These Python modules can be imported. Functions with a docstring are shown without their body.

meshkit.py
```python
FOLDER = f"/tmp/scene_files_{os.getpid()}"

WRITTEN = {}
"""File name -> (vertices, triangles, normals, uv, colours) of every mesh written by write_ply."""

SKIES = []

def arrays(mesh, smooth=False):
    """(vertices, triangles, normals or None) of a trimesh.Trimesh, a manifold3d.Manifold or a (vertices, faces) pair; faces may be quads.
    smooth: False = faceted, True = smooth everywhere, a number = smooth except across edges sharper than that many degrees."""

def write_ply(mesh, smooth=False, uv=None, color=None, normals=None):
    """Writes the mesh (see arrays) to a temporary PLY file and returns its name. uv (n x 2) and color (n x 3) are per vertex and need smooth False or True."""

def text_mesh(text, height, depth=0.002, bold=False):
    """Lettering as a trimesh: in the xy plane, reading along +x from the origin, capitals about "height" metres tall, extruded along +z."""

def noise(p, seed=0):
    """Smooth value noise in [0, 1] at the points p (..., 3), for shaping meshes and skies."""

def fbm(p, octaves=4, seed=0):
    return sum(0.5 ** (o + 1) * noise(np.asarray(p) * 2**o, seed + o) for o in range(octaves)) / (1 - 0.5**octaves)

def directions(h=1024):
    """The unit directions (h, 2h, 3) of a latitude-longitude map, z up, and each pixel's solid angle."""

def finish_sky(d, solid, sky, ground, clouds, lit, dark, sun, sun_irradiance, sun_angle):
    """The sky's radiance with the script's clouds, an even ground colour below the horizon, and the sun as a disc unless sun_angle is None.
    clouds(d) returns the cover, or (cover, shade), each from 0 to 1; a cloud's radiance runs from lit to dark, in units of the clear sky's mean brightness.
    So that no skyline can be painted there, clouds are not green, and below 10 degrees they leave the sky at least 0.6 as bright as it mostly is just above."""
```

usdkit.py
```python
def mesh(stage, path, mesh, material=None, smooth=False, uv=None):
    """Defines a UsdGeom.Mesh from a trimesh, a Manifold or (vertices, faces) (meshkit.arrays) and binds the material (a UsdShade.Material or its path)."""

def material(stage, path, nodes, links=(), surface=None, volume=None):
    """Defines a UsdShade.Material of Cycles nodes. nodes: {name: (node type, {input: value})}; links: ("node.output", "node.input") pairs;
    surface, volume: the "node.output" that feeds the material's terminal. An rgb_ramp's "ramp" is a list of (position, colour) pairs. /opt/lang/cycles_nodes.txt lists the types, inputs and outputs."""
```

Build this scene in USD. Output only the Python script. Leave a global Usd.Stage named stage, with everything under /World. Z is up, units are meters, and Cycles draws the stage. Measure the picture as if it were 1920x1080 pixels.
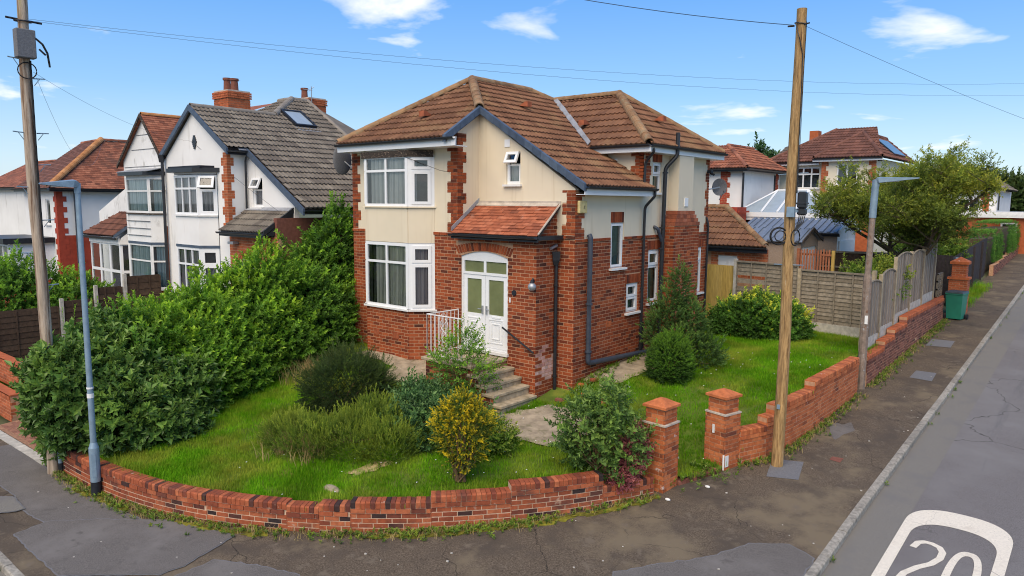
import math, numpy as np, trimesh
from pxr import Usd, UsdGeom, UsdLux, UsdShade, Gf, Sdf, Vt
import usdkit
from meshkit import noise, fbm, text_mesh
from shapely.geometry import Polygon, LineString, Point, box as sbox
from shapely.ops import unary_union
from shapely import contains_xy
from scipy.interpolate import RBFInterpolator
from scipy.spatial.transform import Rotation

stage = Usd.Stage.CreateInMemory()
UsdGeom.SetStageUpAxis(stage, 'Z'); UsdGeom.SetStageMetersPerUnit(stage, 1.0)
UsdGeom.Xform.Define(stage, '/World')
T = Sdf.ValueTypeNames
rng = np.random.default_rng(7)

# ------------------------------------------------------------------ camera, sky, sun, exposure
EYE = np.array([9.396, -13.498, 4.091])
YAW, PITCH, ROLL = -0.6945, 0.118, 0.0072
_f = np.array([math.sin(YAW)*math.cos(PITCH), math.cos(YAW)*math.cos(PITCH), -math.sin(PITCH)])
_r = np.array([math.cos(YAW), -math.sin(YAW), 0.0]); _u = np.cross(_r, _f)
_c, _s = math.cos(ROLL), math.sin(ROLL)
_r, _u = _c*_r+_s*_u, -_s*_r+_c*_u
cam = UsdGeom.Camera.Define(stage, '/World/camera')
cam.CreateHorizontalApertureAttr(36.0); cam.CreateVerticalApertureAttr(20.25); cam.CreateFocalLengthAttr(36.0*1352/1920)
cam.AddTransformOp().Set(Gf.Matrix4d(*[float(x) for row in ((*_r, 0), (*_u, 0), (*-_f, 0), (*EYE, 1)) for x in row]))
cam.CreateExposureAttr(EXPO := 1.35)
cam.CreateClippingRangeAttr(Gf.Vec2f(0.1, 3000))
SUN = np.array([0.22, -0.62, 0.76]); SUN /= np.linalg.norm(SUN)
SKY_STRENGTH, SUN_I, SUN_ANGLE = 0.074, 0.40, 60.0
AIR = 5.4
sky = UsdLux.DomeLight.Define(stage, '/World/sky')
sky.GetPrim().SetCustomDataByKey('kind', 'structure')
skm = usdkit.material(stage, '/World/Looks/sky_material', {
    'sky': ('sky_texture', {'sky_type': 'single_scattering', 'sun_disc': False, 'sun_elevation': float(math.asin(SUN[2])), 'sun_rotation': float(math.atan2(SUN[0], SUN[1])), 'air_density': 1.0, 'aerosol_density': 0.6, 'ozone_density': 2.0}),
    'tc': ('texture_coordinate', {}),
    'xyz': ('separate_xyz', {}),
    'zc': ('math', {'math_type': 'maximum', 'value2': 0.0}),
    'z2': ('math', {'math_type': 'add', 'value2': 0.14}),
    'px': ('math', {'math_type': 'divide'}), 'py': ('math', {'math_type': 'divide'}),
    'uv': ('combine_xyz', {'z': 21.4}),
    'n1': ('noise_texture', {'scale': 1.55, 'detail': 7.0, 'roughness': 0.52, 'distortion': 0.25}),
    'r1': ('rgb_ramp', {'ramp': [(0.0, (0, 0, 0)), (0.59, (0, 0, 0)), (0.70, (0.85, 0.85, 0.85)), (1.0, (1, 1, 1))]}),
    'air': ('rgb_ramp', {'ramp': [(0.0, (.66, .80, .93)), (.05, (.55, .76, .95)), (.14, (.26, .56, .97)), (.27, (.10, .385, .96)), (1.0, (.075, .29, .78))]}), 'sc': ('vector_math', {'math_type': 'scale', 'scale': AIR}),
    'pale': ('mix_color', {'fac': 0.75, 'use_clamp': False}),
    'mix': ('mix_color', {'b': (6.3, 6.3, 6.4), 'use_clamp': False}),
    'bg': ('background_shader', {'strength': SKY_STRENGTH})},
    [('tc.generated', 'xyz.vector'), ('xyz.z', 'zc.value1'), ('zc.value', 'z2.value1'), ('xyz.x', 'px.value1'), ('z2.value', 'px.value2'), ('xyz.y', 'py.value1'), ('z2.value', 'py.value2'),
     ('px.value', 'uv.x'), ('py.value', 'uv.y'), ('uv.vector', 'n1.vector'), ('n1.fac', 'r1.fac'), ('zc.value', 'air.fac'), ('air.color', 'sc.vector1'), ('sc.vector', 'pale.b'), ('sky.color', 'pale.a'), ('pale.result', 'mix.a'), ('r1.color', 'mix.fac'), ('mix.result', 'bg.color')], surface='bg.background')
UsdShade.MaterialBindingAPI.Apply(sky.GetPrim()).Bind(skm)
sun = UsdLux.DistantLight.Define(stage, '/World/sun')
sun.CreateNormalizeAttr(True); sun.CreateIntensityAttr(SUN_I); sun.CreateAngleAttr(SUN_ANGLE); sun.CreateColorAttr(Gf.Vec3f(1.0, 0.83, 0.60))
_z = SUN; _x = np.cross([0, 0, 1.0], _z); _x /= np.linalg.norm(_x); _y = np.cross(_z, _x)
sun.AddTransformOp().Set(Gf.Matrix4d(*[float(v) for row in ((*_x, 0), (*_y, 0), (*_z, 0), (0, 0, 30, 1)) for v in row]))

# ------------------------------------------------------------------ helpers
def near(p): return float(np.linalg.norm(np.asarray(p)-EYE))

class MB:
    """collects triangles and a per-vertex tone (a random shade of its own for each piece)"""
    def __init__(s): s.v, s.f, s.t, s.n = [], [], [], 0
    def add(s, v, f, tone=0.5):
        v = np.asarray(v, float); f = np.asarray(f, int)
        if f.ndim == 2 and f.shape[1] == 4: f = np.vstack([f[:, [0, 1, 2]], f[:, [0, 2, 3]]])
        if len(f) == 0: return s
        s.v.append(v); s.f.append(f+s.n); s.t.append(np.broadcast_to(np.asarray(tone, float), (len(v),))); s.n += len(v); return s
    def ob(s, o, a, b, c, tone=0.5):
        """box from corner o along edge vectors a, b, c"""
        o, a, b, c = (np.asarray(x, float) for x in (o, a, b, c))
        if np.dot(np.cross(a, b), c) < 0: a, b = b, a
        v = [o, o+a, o+a+b, o+b, o+c, o+a+c, o+a+b+c, o+b+c]
        return s.add(v, BOXF, tone)
    def box(s, x0, y0, z0, x1, y1, z1, tone=0.5): return s.ob((x0, y0, z0), (x1-x0, 0, 0), (0, y1-y0, 0), (0, 0, z1-z0), tone)
    def cbox(s, x0, y0, z0, x1, y1, z1, c=0.01, tone=0.5):
        h = trimesh.convex.convex_hull(np.array([(x, y, z) for i in range(3) for x in ((x0, x1) if i == 0 else (x0+c, x1-c)) for y in ((y0, y1) if i == 1 else (y0+c, y1-c)) for z in ((z0, z1) if i == 2 else (z0+c, z1-c))]))
        return s.add(h.vertices, h.faces, tone)
    def tube(s, pts, r, k=8, tone=0.5, cap=True):
        v, f = tube(pts, r, k, cap); return s.add(v, f, tone)
    def tm(s, m, tone=0.5): return s.add(m.vertices, m.faces, tone)
    def prism(s, poly, o, u, w, n, t, tone=0.5):
        """shapely polygon in (u, w) coordinates about o, extruded by t along n"""
        for g in getattr(poly, 'geoms', [poly]):
            if g.is_empty or g.area < 1e-7 or g.geom_type != 'Polygon': continue
            m = trimesh.creation.extrude_polygon(g, abs(t), engine='earcut')
            o_, u_, w_, n_ = (np.asarray(x, float) for x in (o, u, w, n))
            v = o_+m.vertices[:, :1]*u_+m.vertices[:, 1:2]*w_+(m.vertices[:, 2:]*np.sign(t))*n_
            f = m.faces if np.dot(np.cross(u_, w_), n_)*np.sign(t) > 0 else m.faces[:, ::-1]
            s.add(v, f, tone)
        return s
    def arr(s): return np.vstack(s.v), np.vstack(s.f), np.concatenate(s.t)
BOXF = np.array([[0, 3, 2, 1], [4, 5, 6, 7], [0, 1, 5, 4], [1, 2, 6, 5], [2, 3, 7, 6], [3, 0, 4, 7]])

def tube(pts, r, k=8, cap=True):
    p = np.asarray(pts, float); n = len(p); r = np.broadcast_to(np.asarray(r, float), (n,))
    d = np.gradient(p, axis=0); d /= np.maximum(np.linalg.norm(d, axis=1, keepdims=True), 1e-9)
    ref = np.array([0, 0, 1.0]) if abs(d[:, 2]).mean() < 0.9 else np.array([1.0, 0, 0])
    a = np.cross(d, ref); a /= np.maximum(np.linalg.norm(a, axis=1, keepdims=True), 1e-9); b = np.cross(d, a)
    th = np.arange(k)*2*np.pi/k
    v = (p[:, None]+r[:, None, None]*(np.cos(th)[None, :, None]*a[:, None]+np.sin(th)[None, :, None]*b[:, None])).reshape(-1, 3)
    i = np.arange(n-1)[:, None]*k; j = np.arange(k)[None]; jn = (j+1) % k
    f = np.stack([i+j, i+k+j, i+k+jn, i+jn], -1).reshape(-1, 4); f = np.vstack([f[:, [0, 1, 2]], f[:, [0, 2, 3]]])
    if cap:
        v = np.vstack([v, p[:1], p[-1:]]); c0, c1 = n*k, n*k+1; jj = np.arange(k); e = (n-1)*k
        f = np.vstack([f, np.stack([np.full(k, c0), jj, (jj+1) % k], 1), np.stack([np.full(k, c1), e+(jj+1) % k, e+jj], 1)])
    return v, f

used = {}
def uniq(parent, name):
    k = (str(parent), name); i = used.get(k, -1)+1; used[k] = i
    return f'{parent}/{name}' if i == 0 else f'{parent}/{name}_{i:03d}'
def path_of(p): return '/World' if p is None else (p if isinstance(p, str) else str(p.GetPath()))
def tag(prim, label=None, cat=None, group=None, kind=None):
    for k, v in (('label', label), ('category', cat), ('group', group), ('kind', kind)):
        if v: prim.SetCustomDataByKey(k, v)
    return prim
GROUPS = {'loose_brick': 'loose bricks by the house corner', 'overhead_wire': 'overhead wires', 'gate_pier': 'brick gate piers', 'far_tree': 'distant trees on the horizon', 'street_lamp': 'street lamps', 'utility_pole': 'wooden utility poles', 'clipped_hedge': 'clipped hedges up the hill', 'far_house': 'houses in the background', 'semi_house': 'pair of white semis', 'pebble': 'pale stones on the pavement', 'tv_aerial': 'television aerials', 'satellite_dish': 'satellite dishes', 'garden_wall': 'brick garden walls'}
def thing(name, label, cat, loc=(0, 0, 0), rotz=0, group=None):
    group = group or GROUPS.get(name)
    x = UsdGeom.Xform.Define(stage, uniq('/World', name))
    if any(loc): x.AddTranslateOp().Set(Gf.Vec3d(*map(float, loc)))
    if rotz: x.AddRotateZOp().Set(float(rotz))
    return tag(x.GetPrim(), label, cat, group)
def holder(name, parent):
    return UsdGeom.Xform.Define(stage, uniq(path_of(parent), name)).GetPrim()
def emit(name, mb, mat, parent=None, kind=None, smooth=None, label=None, uvname=None):
    v, f, t = mb.arr() if isinstance(mb, MB) else (mb[0], mb[1], np.broadcast_to(np.asarray(mb[2] if len(mb) > 2 else 0.5, float), (len(mb[0]),)))
    path = uniq(path_of(parent), name)
    if smooth is not None:
        tv = float(t[0]); m = usdkit.mesh(stage, path, trimesh.Trimesh(v, f, process=False), M[mat], smooth=smooth)
        t = np.full(len(m.GetPointsAttr().Get()), tv)
    else:
        m = UsdGeom.Mesh.Define(stage, path)
        m.CreatePointsAttr(Vt.Vec3fArray.FromNumpy(np.ascontiguousarray(v, np.float32)))
        m.CreateFaceVertexCountsAttr(Vt.IntArray.FromNumpy(np.full(len(f), 3, np.int32)))
        m.CreateFaceVertexIndicesAttr(Vt.IntArray.FromNumpy(np.ascontiguousarray(f, np.int32).ravel()))
        m.CreateSubdivisionSchemeAttr('none')
        UsdShade.MaterialBindingAPI.Apply(m.GetPrim()).Bind(M[mat])
    UsdGeom.PrimvarsAPI(m).CreatePrimvar('tone', T.FloatArray, 'vertex').Set(Vt.FloatArray.FromNumpy(np.ascontiguousarray(t, np.float32)))
    if kind: m.GetPrim().SetCustomDataByKey('kind', kind)
    if label: m.GetPrim().SetCustomDataByKey('label', label)
    return m.GetPrim()
def pieces(name, plist, mat, parent, limit=300, rest=None):
    """plist of (v, f, tone): the nearest LIMIT become prims, the rest one stuff part"""
    if not plist: return
    d = np.array([np.linalg.norm(np.mean(p[0], axis=0)-EYE)/max(np.ptp(p[0], axis=0).max(), .02) for p in plist]); order = np.argsort(d, kind='stable')
    for i in order[:limit]: emit(name, plist[i], mat, parent)
    if len(order) > limit:
        mb = MB()
        for i in order[limit:]: mb.add(*plist[i])
        emit(rest or name+'_field', mb, mat, parent, kind='stuff')
def struct(name, mb, mat, **k): return emit(name, mb, mat, None, kind='structure', **k)

# ------------------------------------------------------------------ materials
M = {}
def mat(name, ramp, rough=0.85, nscale=6.0, namt=0.35, detail=5, bump=0.0, bscale=60.0, spec=0.3, metallic=0.0, extra=None, coat=0.0, stretch=(1, 1, 1), crack=None):
    """tone picks a colour of the ramp; a noise in world coordinates varies it; another makes fine relief"""
    if isinstance(ramp[0], (int, float)): ramp = [(0, ramp), (1, ramp)]
    if len(ramp[0]) == 3: ramp = list(zip(np.linspace(0, 1, len(ramp)), ramp))
    n = {'at': ('attribute', {'attribute': 'tone'}), 'rp': ('rgb_ramp', {'ramp': ramp}), 'ge': ('geometry', {}), 'mp': ('mapping', {'scale': stretch}),
         'n1': ('noise_texture', {'scale': nscale, 'detail': float(detail), 'roughness': 0.6}), 'mr': ('map_range', {'from_min': 0.3, 'from_max': 0.7, 'to_min': 1-namt, 'to_max': 1+namt*0.6}),
         'mx': ('vector_math', {'math_type': 'scale'}),
         'p': ('principled_bsdf', {'roughness': rough, 'specular_ior_level': spec, 'metallic': metallic, 'coat_weight': coat})}
    l = [('at.fac', 'rp.fac'), ('ge.position', 'mp.vector'), ('mp.vector', 'n1.vector'), ('n1.fac', 'mr.value'), ('rp.color', 'mx.vector1'), ('mr.result', 'mx.scale')]
    out = 'mx.vector'
    if extra:   # (noise scale, lo, hi, colour, stretch): blotches of another colour
        for i, (sc, lo, hi, col, stq) in enumerate(extra):
            n[f'em{i}'] = ('mapping', {'scale': stq, 'location': (3.1*i, 1.7*i, 0.3*i)}); n[f'en{i}'] = ('noise_texture', {'scale': sc, 'detail': 6.0, 'roughness': 0.62}); n[f'er{i}'] = ('map_range', {'from_min': lo, 'from_max': hi, 'clamp': True}); n[f'ex{i}'] = ('mix_color', {'b': col})
            l += [('ge.position', f'em{i}.vector'), (f'em{i}.vector', f'en{i}.vector'), (f'en{i}.fac', f'er{i}.value'), (f'er{i}.result', f'ex{i}.fac'), (out, f'ex{i}.a')]; out = f'ex{i}.result'
    if crack:   # (cell scale, width, colour): wandering hairline cracks
        n.update(c1=('noise_texture', {'scale': 1.6, 'detail': 5.0}), c2=('vector_math', {'math_type': 'multiply_add', 'vector2': (.55, .55, .55)}), c3=('voronoi_texture', {'feature': 'distance_to_edge', 'scale': crack[0]}), c4=('map_range', {'from_min': 0.0, 'from_max': crack[1], 'to_min': 1.0, 'to_max': 0.0, 'clamp': True}), c5=('noise_texture', {'scale': .45, 'detail': 2.0}), c6=('map_range', {'from_min': .47, 'from_max': .56, 'clamp': True}), c7=('math', {'math_type': 'multiply'}), c8=('mix_color', {'b': crack[2]}))
        l += [('ge.position', 'c1.vector'), ('c1.color', 'c2.vector1'), ('ge.position', 'c2.vector3'), ('c2.vector', 'c3.vector'), ('c3.distance', 'c4.value'), ('ge.position', 'c5.vector'), ('c5.fac', 'c6.value'), ('c4.result', 'c7.value1'), ('c6.result', 'c7.value2'), ('c7.value', 'c8.fac'), (out, 'c8.a')]; out = 'c8.result'
    l.append((out, 'p.base_color'))
    if bump:
        n['n2'] = ('noise_texture', {'scale': bscale, 'detail': 4.0, 'roughness': 0.6}); n['bp'] = ('bump', {'strength': min(bump, 1.0), 'distance': 0.01*max(bump, 1.0)})
        l += [('mp.vector', 'n2.vector'), ('n2.fac', 'bp.height'), ('bp.normal', 'p.normal')]
    M[name] = usdkit.material(stage, f'/World/Looks/{name}', n, l, surface='p.BSDF')
def leafmat(name, ramp, trans=0.30, rough=0.5, spec=0.35, nscale=2.2, namt=0.30, patch=None):
    if len(ramp[0]) == 3: ramp = list(zip(np.linspace(0, 1, len(ramp)), ramp))
    more, col = {}, 'rp.color'; links = []
    if patch:
        more = {'pn': ('noise_texture', {'scale': patch[0], 'detail': 4.0, 'roughness': .6}), 'pr': ('map_range', {'from_min': patch[1], 'from_max': patch[2], 'clamp': True, 'to_max': patch[3]}), 'px': ('mix_color', {'b': patch[4]})}; links = [('ge.position', 'pn.vector'), ('pn.fac', 'pr.value'), ('pr.result', 'px.fac'), ('rp.color', 'px.a')]; col = 'px.result'
    M[name] = usdkit.material(stage, f'/World/Looks/{name}', {**more,
        'at': ('attribute', {'attribute': 'tone'}), 'rp': ('rgb_ramp', {'ramp': ramp}), 'ge': ('geometry', {}), 'n1': ('noise_texture', {'scale': nscale, 'detail': 3.0}),
        'mr': ('map_range', {'from_min': 0.3, 'from_max': 0.7, 'to_min': 1-namt, 'to_max': 1+namt}), 'mx': ('vector_math', {'math_type': 'scale'}),
        'p': ('principled_bsdf', {'roughness': rough, 'specular_ior_level': spec}), 't': ('translucent_bsdf', {}), 'm': ('mix_closure', {'fac': trans})},
        links+[('at.fac', 'rp.fac'), ('ge.position', 'n1.vector'), ('n1.fac', 'mr.value'), (col, 'mx.vector1'), ('mr.result', 'mx.scale'), ('mx.vector', 'p.base_color'), ('mx.vector', 't.color'), ('p.BSDF', 'm.closure1'), ('t.BSDF', 'm.closure2')], surface='m.closure')
mat('house_brick', [(0, (.07, .024, .014)), (.06, (.16, .035, .014)), (.4, (.265, .055, .017)), (.75, (.315, .070, .021)), (1, (.36, .09, .03))], 0.85, 9, .22, bump=.3, bscale=90, extra=[(1.3, .60, .85, (.17, .045, .024), (1, 1, 1))])
mat('porch_brick', [(0, (.06, .024, .018)), (.2, (.24, .06, .026)), (1, (.38, .11, .045))], 0.88, 9, .35, bump=.35, bscale=90)
mat('white_bloom_brick', [(0, (.45, .22, .18)), (1, (.62, .42, .36))], 0.95, 9, .5)
mat('wall_brick', [(0, (.030, .022, .022)), (.12, (.07, .030, .024)), (.24, (.19, .050, .028)), (.5, (.31, .078, .032)), (.8, (.37, .10, .042)), (1, (.45, .14, .06))], 0.85, 11, .3, bump=.5, bscale=80, extra=[(1.7, .52, .70, (.13, .05, .035), (1, 1, 1.6)), (5.5, .66, .75, (.46, .33, .25), (1, 1, 1))])
mat('orange_brick', [(0, (.16, .05, .03)), (.1, (.30, .085, .032)), (.5, (.46, .125, .042)), (1, (.56, .18, .065))], 0.85, 10, .3, bump=.4, bscale=80, extra=[(5., .66, .72, (.62, .50, .44), (1, 1, 1))])
mat('brown_brick', [(0, (.07, .03, .025)), (.5, (.20, .075, .05)), (1, (.30, .12, .08))], 0.9, 10, .3, bump=.4, bscale=80)
mat('neighbour_brick', [(0, (.30, .085, .035)), (.5, (.42, .11, .04)), (1, (.50, .14, .055))], 0.85, 6, .25)
mat('painted_brick', [(0, (.33, .045, .022)), (1, (.42, .065, .03))], 0.7, 6, .2)
mat('mortar', (.50, .285, .165), 0.95, 12, .25, bump=.3)
mat('dark_mortar', (.30, .16, .095), 0.95, 12, .4)
mat('white_mortar', (.60, .43, .30), 0.95, 8, .35, bump=.3)
mat('cream_render', (.71, .615, .455), 0.92, .8, .06, bump=.12, bscale=160, extra=[(3.0, .56, .80, (.58, .48, .33), (3, 3, .12)), (1.1, .62, .85, (.56, .47, .33), (2.5, 2.5, .3))])
mat('pale_render', (.76, .67, .50), 0.92, .8, .08)
mat('white_render', (.78, .765, .73), 0.92, .9, .07, bump=.15, bscale=120, extra=[(1.4, .60, .82, (.44, .42, .38), (2.2, 2.2, .35))])
mat('old_white_render', (.74, .73, .70), 0.92, .9, .10, extra=[(2.0, .56, .78, (.36, .35, .32), (1.4, 1.4, 1.0))])
mat('roof_tile', [(0, (.148, .068, .036)), (.5, (.188, .088, .046)), (1, (.232, .113, .060))], 0.9, 2.6, .25, bump=.5, bscale=120, extra=[(1.3, .52, .75, (.25, .155, .075), (1, 1, 1)), (9, .64, .74, (.12, .085, .06), (1, 1, 1))])
mat('ridge_tile', [(0, (.22, .12, .06)), (1, (.34, .20, .10))], 0.92, 5, .35, bump=.5, extra=[(7, .5, .7, (.25, .20, .12), (1, 1, 1))])
mat('grey_roof_tile', [(0, (.125, .105, .085)), (.5, (.17, .145, .115)), (1, (.22, .19, .15))], 0.9, 3, .25, bump=.4, extra=[(1.4, .6, .8, (.12, .10, .085), (1, 1, 1))])
mat('grey_ridge', (.24, .21, .175), 0.92, 5, .25)
mat('clay_tile', [(0, (.20, .065, .035)), (.15, (.30, .088, .042)), (.6, (.38, .115, .053)), (1, (.45, .155, .08))], 0.85, 7, .3, bump=.4, extra=[(3.2, .62, .78, (.50, .30, .22), (1, 1, 1))])
mat('red_roof', [(0, (.17, .065, .040)), (.5, (.29, .10, .055)), (1, (.38, .15, .085))], 0.9, 3, .25, extra=[(.8, .5, .7, (.16, .075, .05), (1, 1, 1))])
mat('brown_roof', [(0, (.115, .052, .037)), (.5, (.155, .068, .047)), (1, (.20, .088, .06))], 0.9, 3, .25)
mat('orange_ridge', [(0, (.40, .17, .06)), (1, (.52, .25, .10))], 0.9, 6, .3)
mat('underlay', (.05, .035, .028), 0.95)
mat('white_upvc', (.78, .785, .78), 0.35, 2, .04, spec=.45)
mat('white_paint', (.74, .73, .70), 0.5, 6, .12)
mat('cream_box', (.72, .58, .26), 0.5)
mat('verge_cap', [(0, (.055, .075, .11)), (1, (.085, .115, .16))], 0.45, 8, .25)
mat('black_plastic', (.022, .023, .026), 0.38, 12, .3, spec=.45)
mat('grey_plastic', (.055, .065, .085), 0.4, 10, .25)
mat('dark_board', (.05, .038, .03), 0.85, 14, .6, bump=.6, extra=[(22, .58, .66, (.38, .28, .2), (1, 1, 2))])
mat('lead', (.30, .31, .33), 0.6, 5, .3)
mat('mortar_fillet', (.50, .43, .35), 0.9, 7, .3)
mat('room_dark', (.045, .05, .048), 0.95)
mat('curtain', [(0, (.40, .41, .36)), (1, (.62, .62, .56))], 0.95, 3, .1)
mat('net_curtain', [(0, (.50, .52, .50)), (1, (.70, .71, .68))], 0.95, 3, .1)
mat('mauve_curtain', [(0, (.33, .28, .28)), (1, (.46, .41, .40))], 0.95, 3, .1)
mat('blue_curtain', [(0, (.30, .42, .45)), (1, (.50, .62, .64))], 0.95, 3, .1)
mat('grey_curtain', [(0, (.25, .24, .26)), (1, (.46, .45, .48))], 0.95, 3, .1)
mat('green_blind', (.12, .20, .17), 0.8)
mat('olive_blind', (.34, .31, .16), 0.8)
mat('steel', (.42, .43, .44), 0.45, 8, .2, metallic=.6)
mat('concrete', [(0, (.36, .29, .19)), (1, (.48, .39, .26))], 0.95, 7, .35, bump=.5, extra=[(3, .55, .75, (.24, .20, .12), (1, 1, 1))])
mat('pale_concrete', [(0, (.42, .39, .33)), (1, (.55, .51, .44))], 0.95, 7, .3, bump=.5)
mat('path_concrete', (.36, .29, .20), 0.95, 4, .4, bump=.7, bscale=30, extra=[(5, .56, .68, (.20, .17, .10), (1, 1, 1)), (14, .66, .72, (.55, .50, .42), (1, 1, 1))])
mat('kerb', [(0, (.26, .235, .195)), (1, (.36, .33, .275))], 0.95, 14, .4, bump=.6, bscale=70, extra=[(4, .56, .7, (.17, .155, .13), (1, 1, 1))])
mat('old_tarmac', (.140, .108, .077), 0.95, 40, .6, bump=.8, bscale=170, spec=.12, crack=(.62, .006, (.03, .026, .022)), extra=[(1.1, .46, .62, (.092, .073, .056), (1, 1, 1)), (.6, .54, .66, (.185, .145, .095), (1, 1, 1)), (3.5, .58, .68, (.165, .132, .096), (1, 1, 1)), (75, .66, .70, (.42, .36, .28), (1, 1, 1)), (38, .70, .73, (.40, .35, .28), (1, 1, 1))])
mat('new_tarmac', (.148, .134, .122), 0.95, 60, .4, bump=.5, bscale=200, spec=.15, extra=[(.9, .48, .7, (.178, .163, .15), (1, 1, 1)), (90, .68, .72, (.35, .33, .30), (1, 1, 1)), (4, .6, .7, (.112, .102, .093), (1, 1, 1))])
mat('road_tarmac', (.178, .163, .156), 0.92, 60, .45, bump=.6, bscale=170, spec=.25, extra=[(.5, .46, .68, (.195, .184, .176), (1, 1, 1)), (.9, .56, .7, (.13, .124, .122), (3, .25, 1)), (80, .67, .71, (.38, .36, .33), (1, 1, 1))], crack=(.28, .004, (.06, .055, .05)))
mat('gutter_tarmac', (.20, .185, .16), 0.95, 90, .4, bump=.6, bscale=170, extra=[(1.6, .5, .7, (.16, .15, .14), (1, 1, 1))])
mat('road_paint', (.72, .65, .53), 0.8, 30, .12, bump=.3, bscale=150, extra=[(2.5, .58, .8, (.56, .49, .39), (1, 1, 1)), (34, .63, .69, (.30, .27, .24), (1, 1, 1))], crack=(1.5, .010, (.2, .18, .16)))
mat('cover_iron', (.16, .16, .165), 0.8, 40, .3, bump=.6)
mat('bare_earth', (.40, .30, .14), .97, 9, .4, bump=.8, bscale=30, extra=[(8, .58, .68, (.16, .17, .03), (1, 1, 1))])
mat('soil', (.11, .085, .045), 0.98, 9, .5, bump=1.0, bscale=20)
mat('lawn_soil', [(0, (.075, .135, .012)), (1, (.13, .17, .02))], 0.95, 1.6, .35, bump=1.0, bscale=45, extra=[(.9, .56, .72, (.20, .20, .03), (1, 1, 1)), (14, .6, .7, (.04, .09, .008), (1, 1, 1))])
mat('far_ground', (.10, .11, .05), 0.95, .3, .3, extra=[(.2, .5, .7, (.13, .115, .085), (1, 1, 1))])
mat('yard_ground', (.17, .14, .11), 0.95, 2, .3)
mat('pole_wood', (.40, .25, .105), 0.85, 9, .55, bump=1.0, bscale=22, stretch=(3, 3, .35), extra=[(7, .60, .63, (.12, .065, .03), (5, 5, .22)), (5, .66, .72, (.55, .42, .25), (4, 4, .5)), (11, .54, .66, (.21, .115, .042), (3, 3, .30))])
mat('old_pole_wood', (.44, .35, .26), 0.9, 8, .35, bump=1.0, bscale=22, stretch=(3, 3, .25), extra=[(4, .50, .60, (.15, .085, .05), (2.4, 2.4, .12)), (2.5, .62, .72, (.28, .30, .08), (1, 1, .25))])
mat('fence_wood', [(0, (.19, .155, .11)), (1, (.29, .245, .185))], 0.92, 10, .35, bump=.6, bscale=40, stretch=(1, 1, 1), extra=[(5, .6, .72, (.17, .145, .11), (1, 1, 4))])
mat('grey_board', [(0, (.19, .155, .12)), (1, (.34, .28, .22))], 0.92, 14, .45, bump=.6, bscale=40, stretch=(3, 3, .25), extra=[(14, .6, .7, (.44, .38, .31), (3, 3, .2))])
mat('brown_fence', [(0, (.055, .034, .022)), (1, (.095, .06, .038))], 0.9, 10, .35, bump=.5, bscale=40)
mat('dark_fence', [(0, (.032, .026, .025)), (1, (.055, .043, .042))], 0.9, 10, .35)
mat('gate_wood', [(0, (.42, .27, .06)), (1, (.52, .35, .10))], 0.85, 10, .3, stretch=(3, 3, .3))
mat('red_wood', [(0, (.26, .085, .04)), (1, (.36, .14, .07))], 0.85, 10, .3)
mat('galvanised', (.24, .33, .40), 0.45, 7, .18, metallic=.25, extra=[(30, .64, .7, (.16, .22, .27), (1, 1, .3))])
mat('rusty_column', (.25, .19, .15), 0.7, 8, .35, extra=[(9, .55, .68, (.17, .09, .055), (1, 1, .6)), (13, .62, .7, (.36, .36, .36), (1, 1, .6))])
mat('dark_paint', (.018, .02, .026), 0.55)
mat('bin_green', (.025, .20, .13), 0.42, 5, .12, spec=.4)
mat('bin_lid', (.05, .07, .08), 0.5)
mat('rubber', (.018, .018, .019), 0.7)
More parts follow.
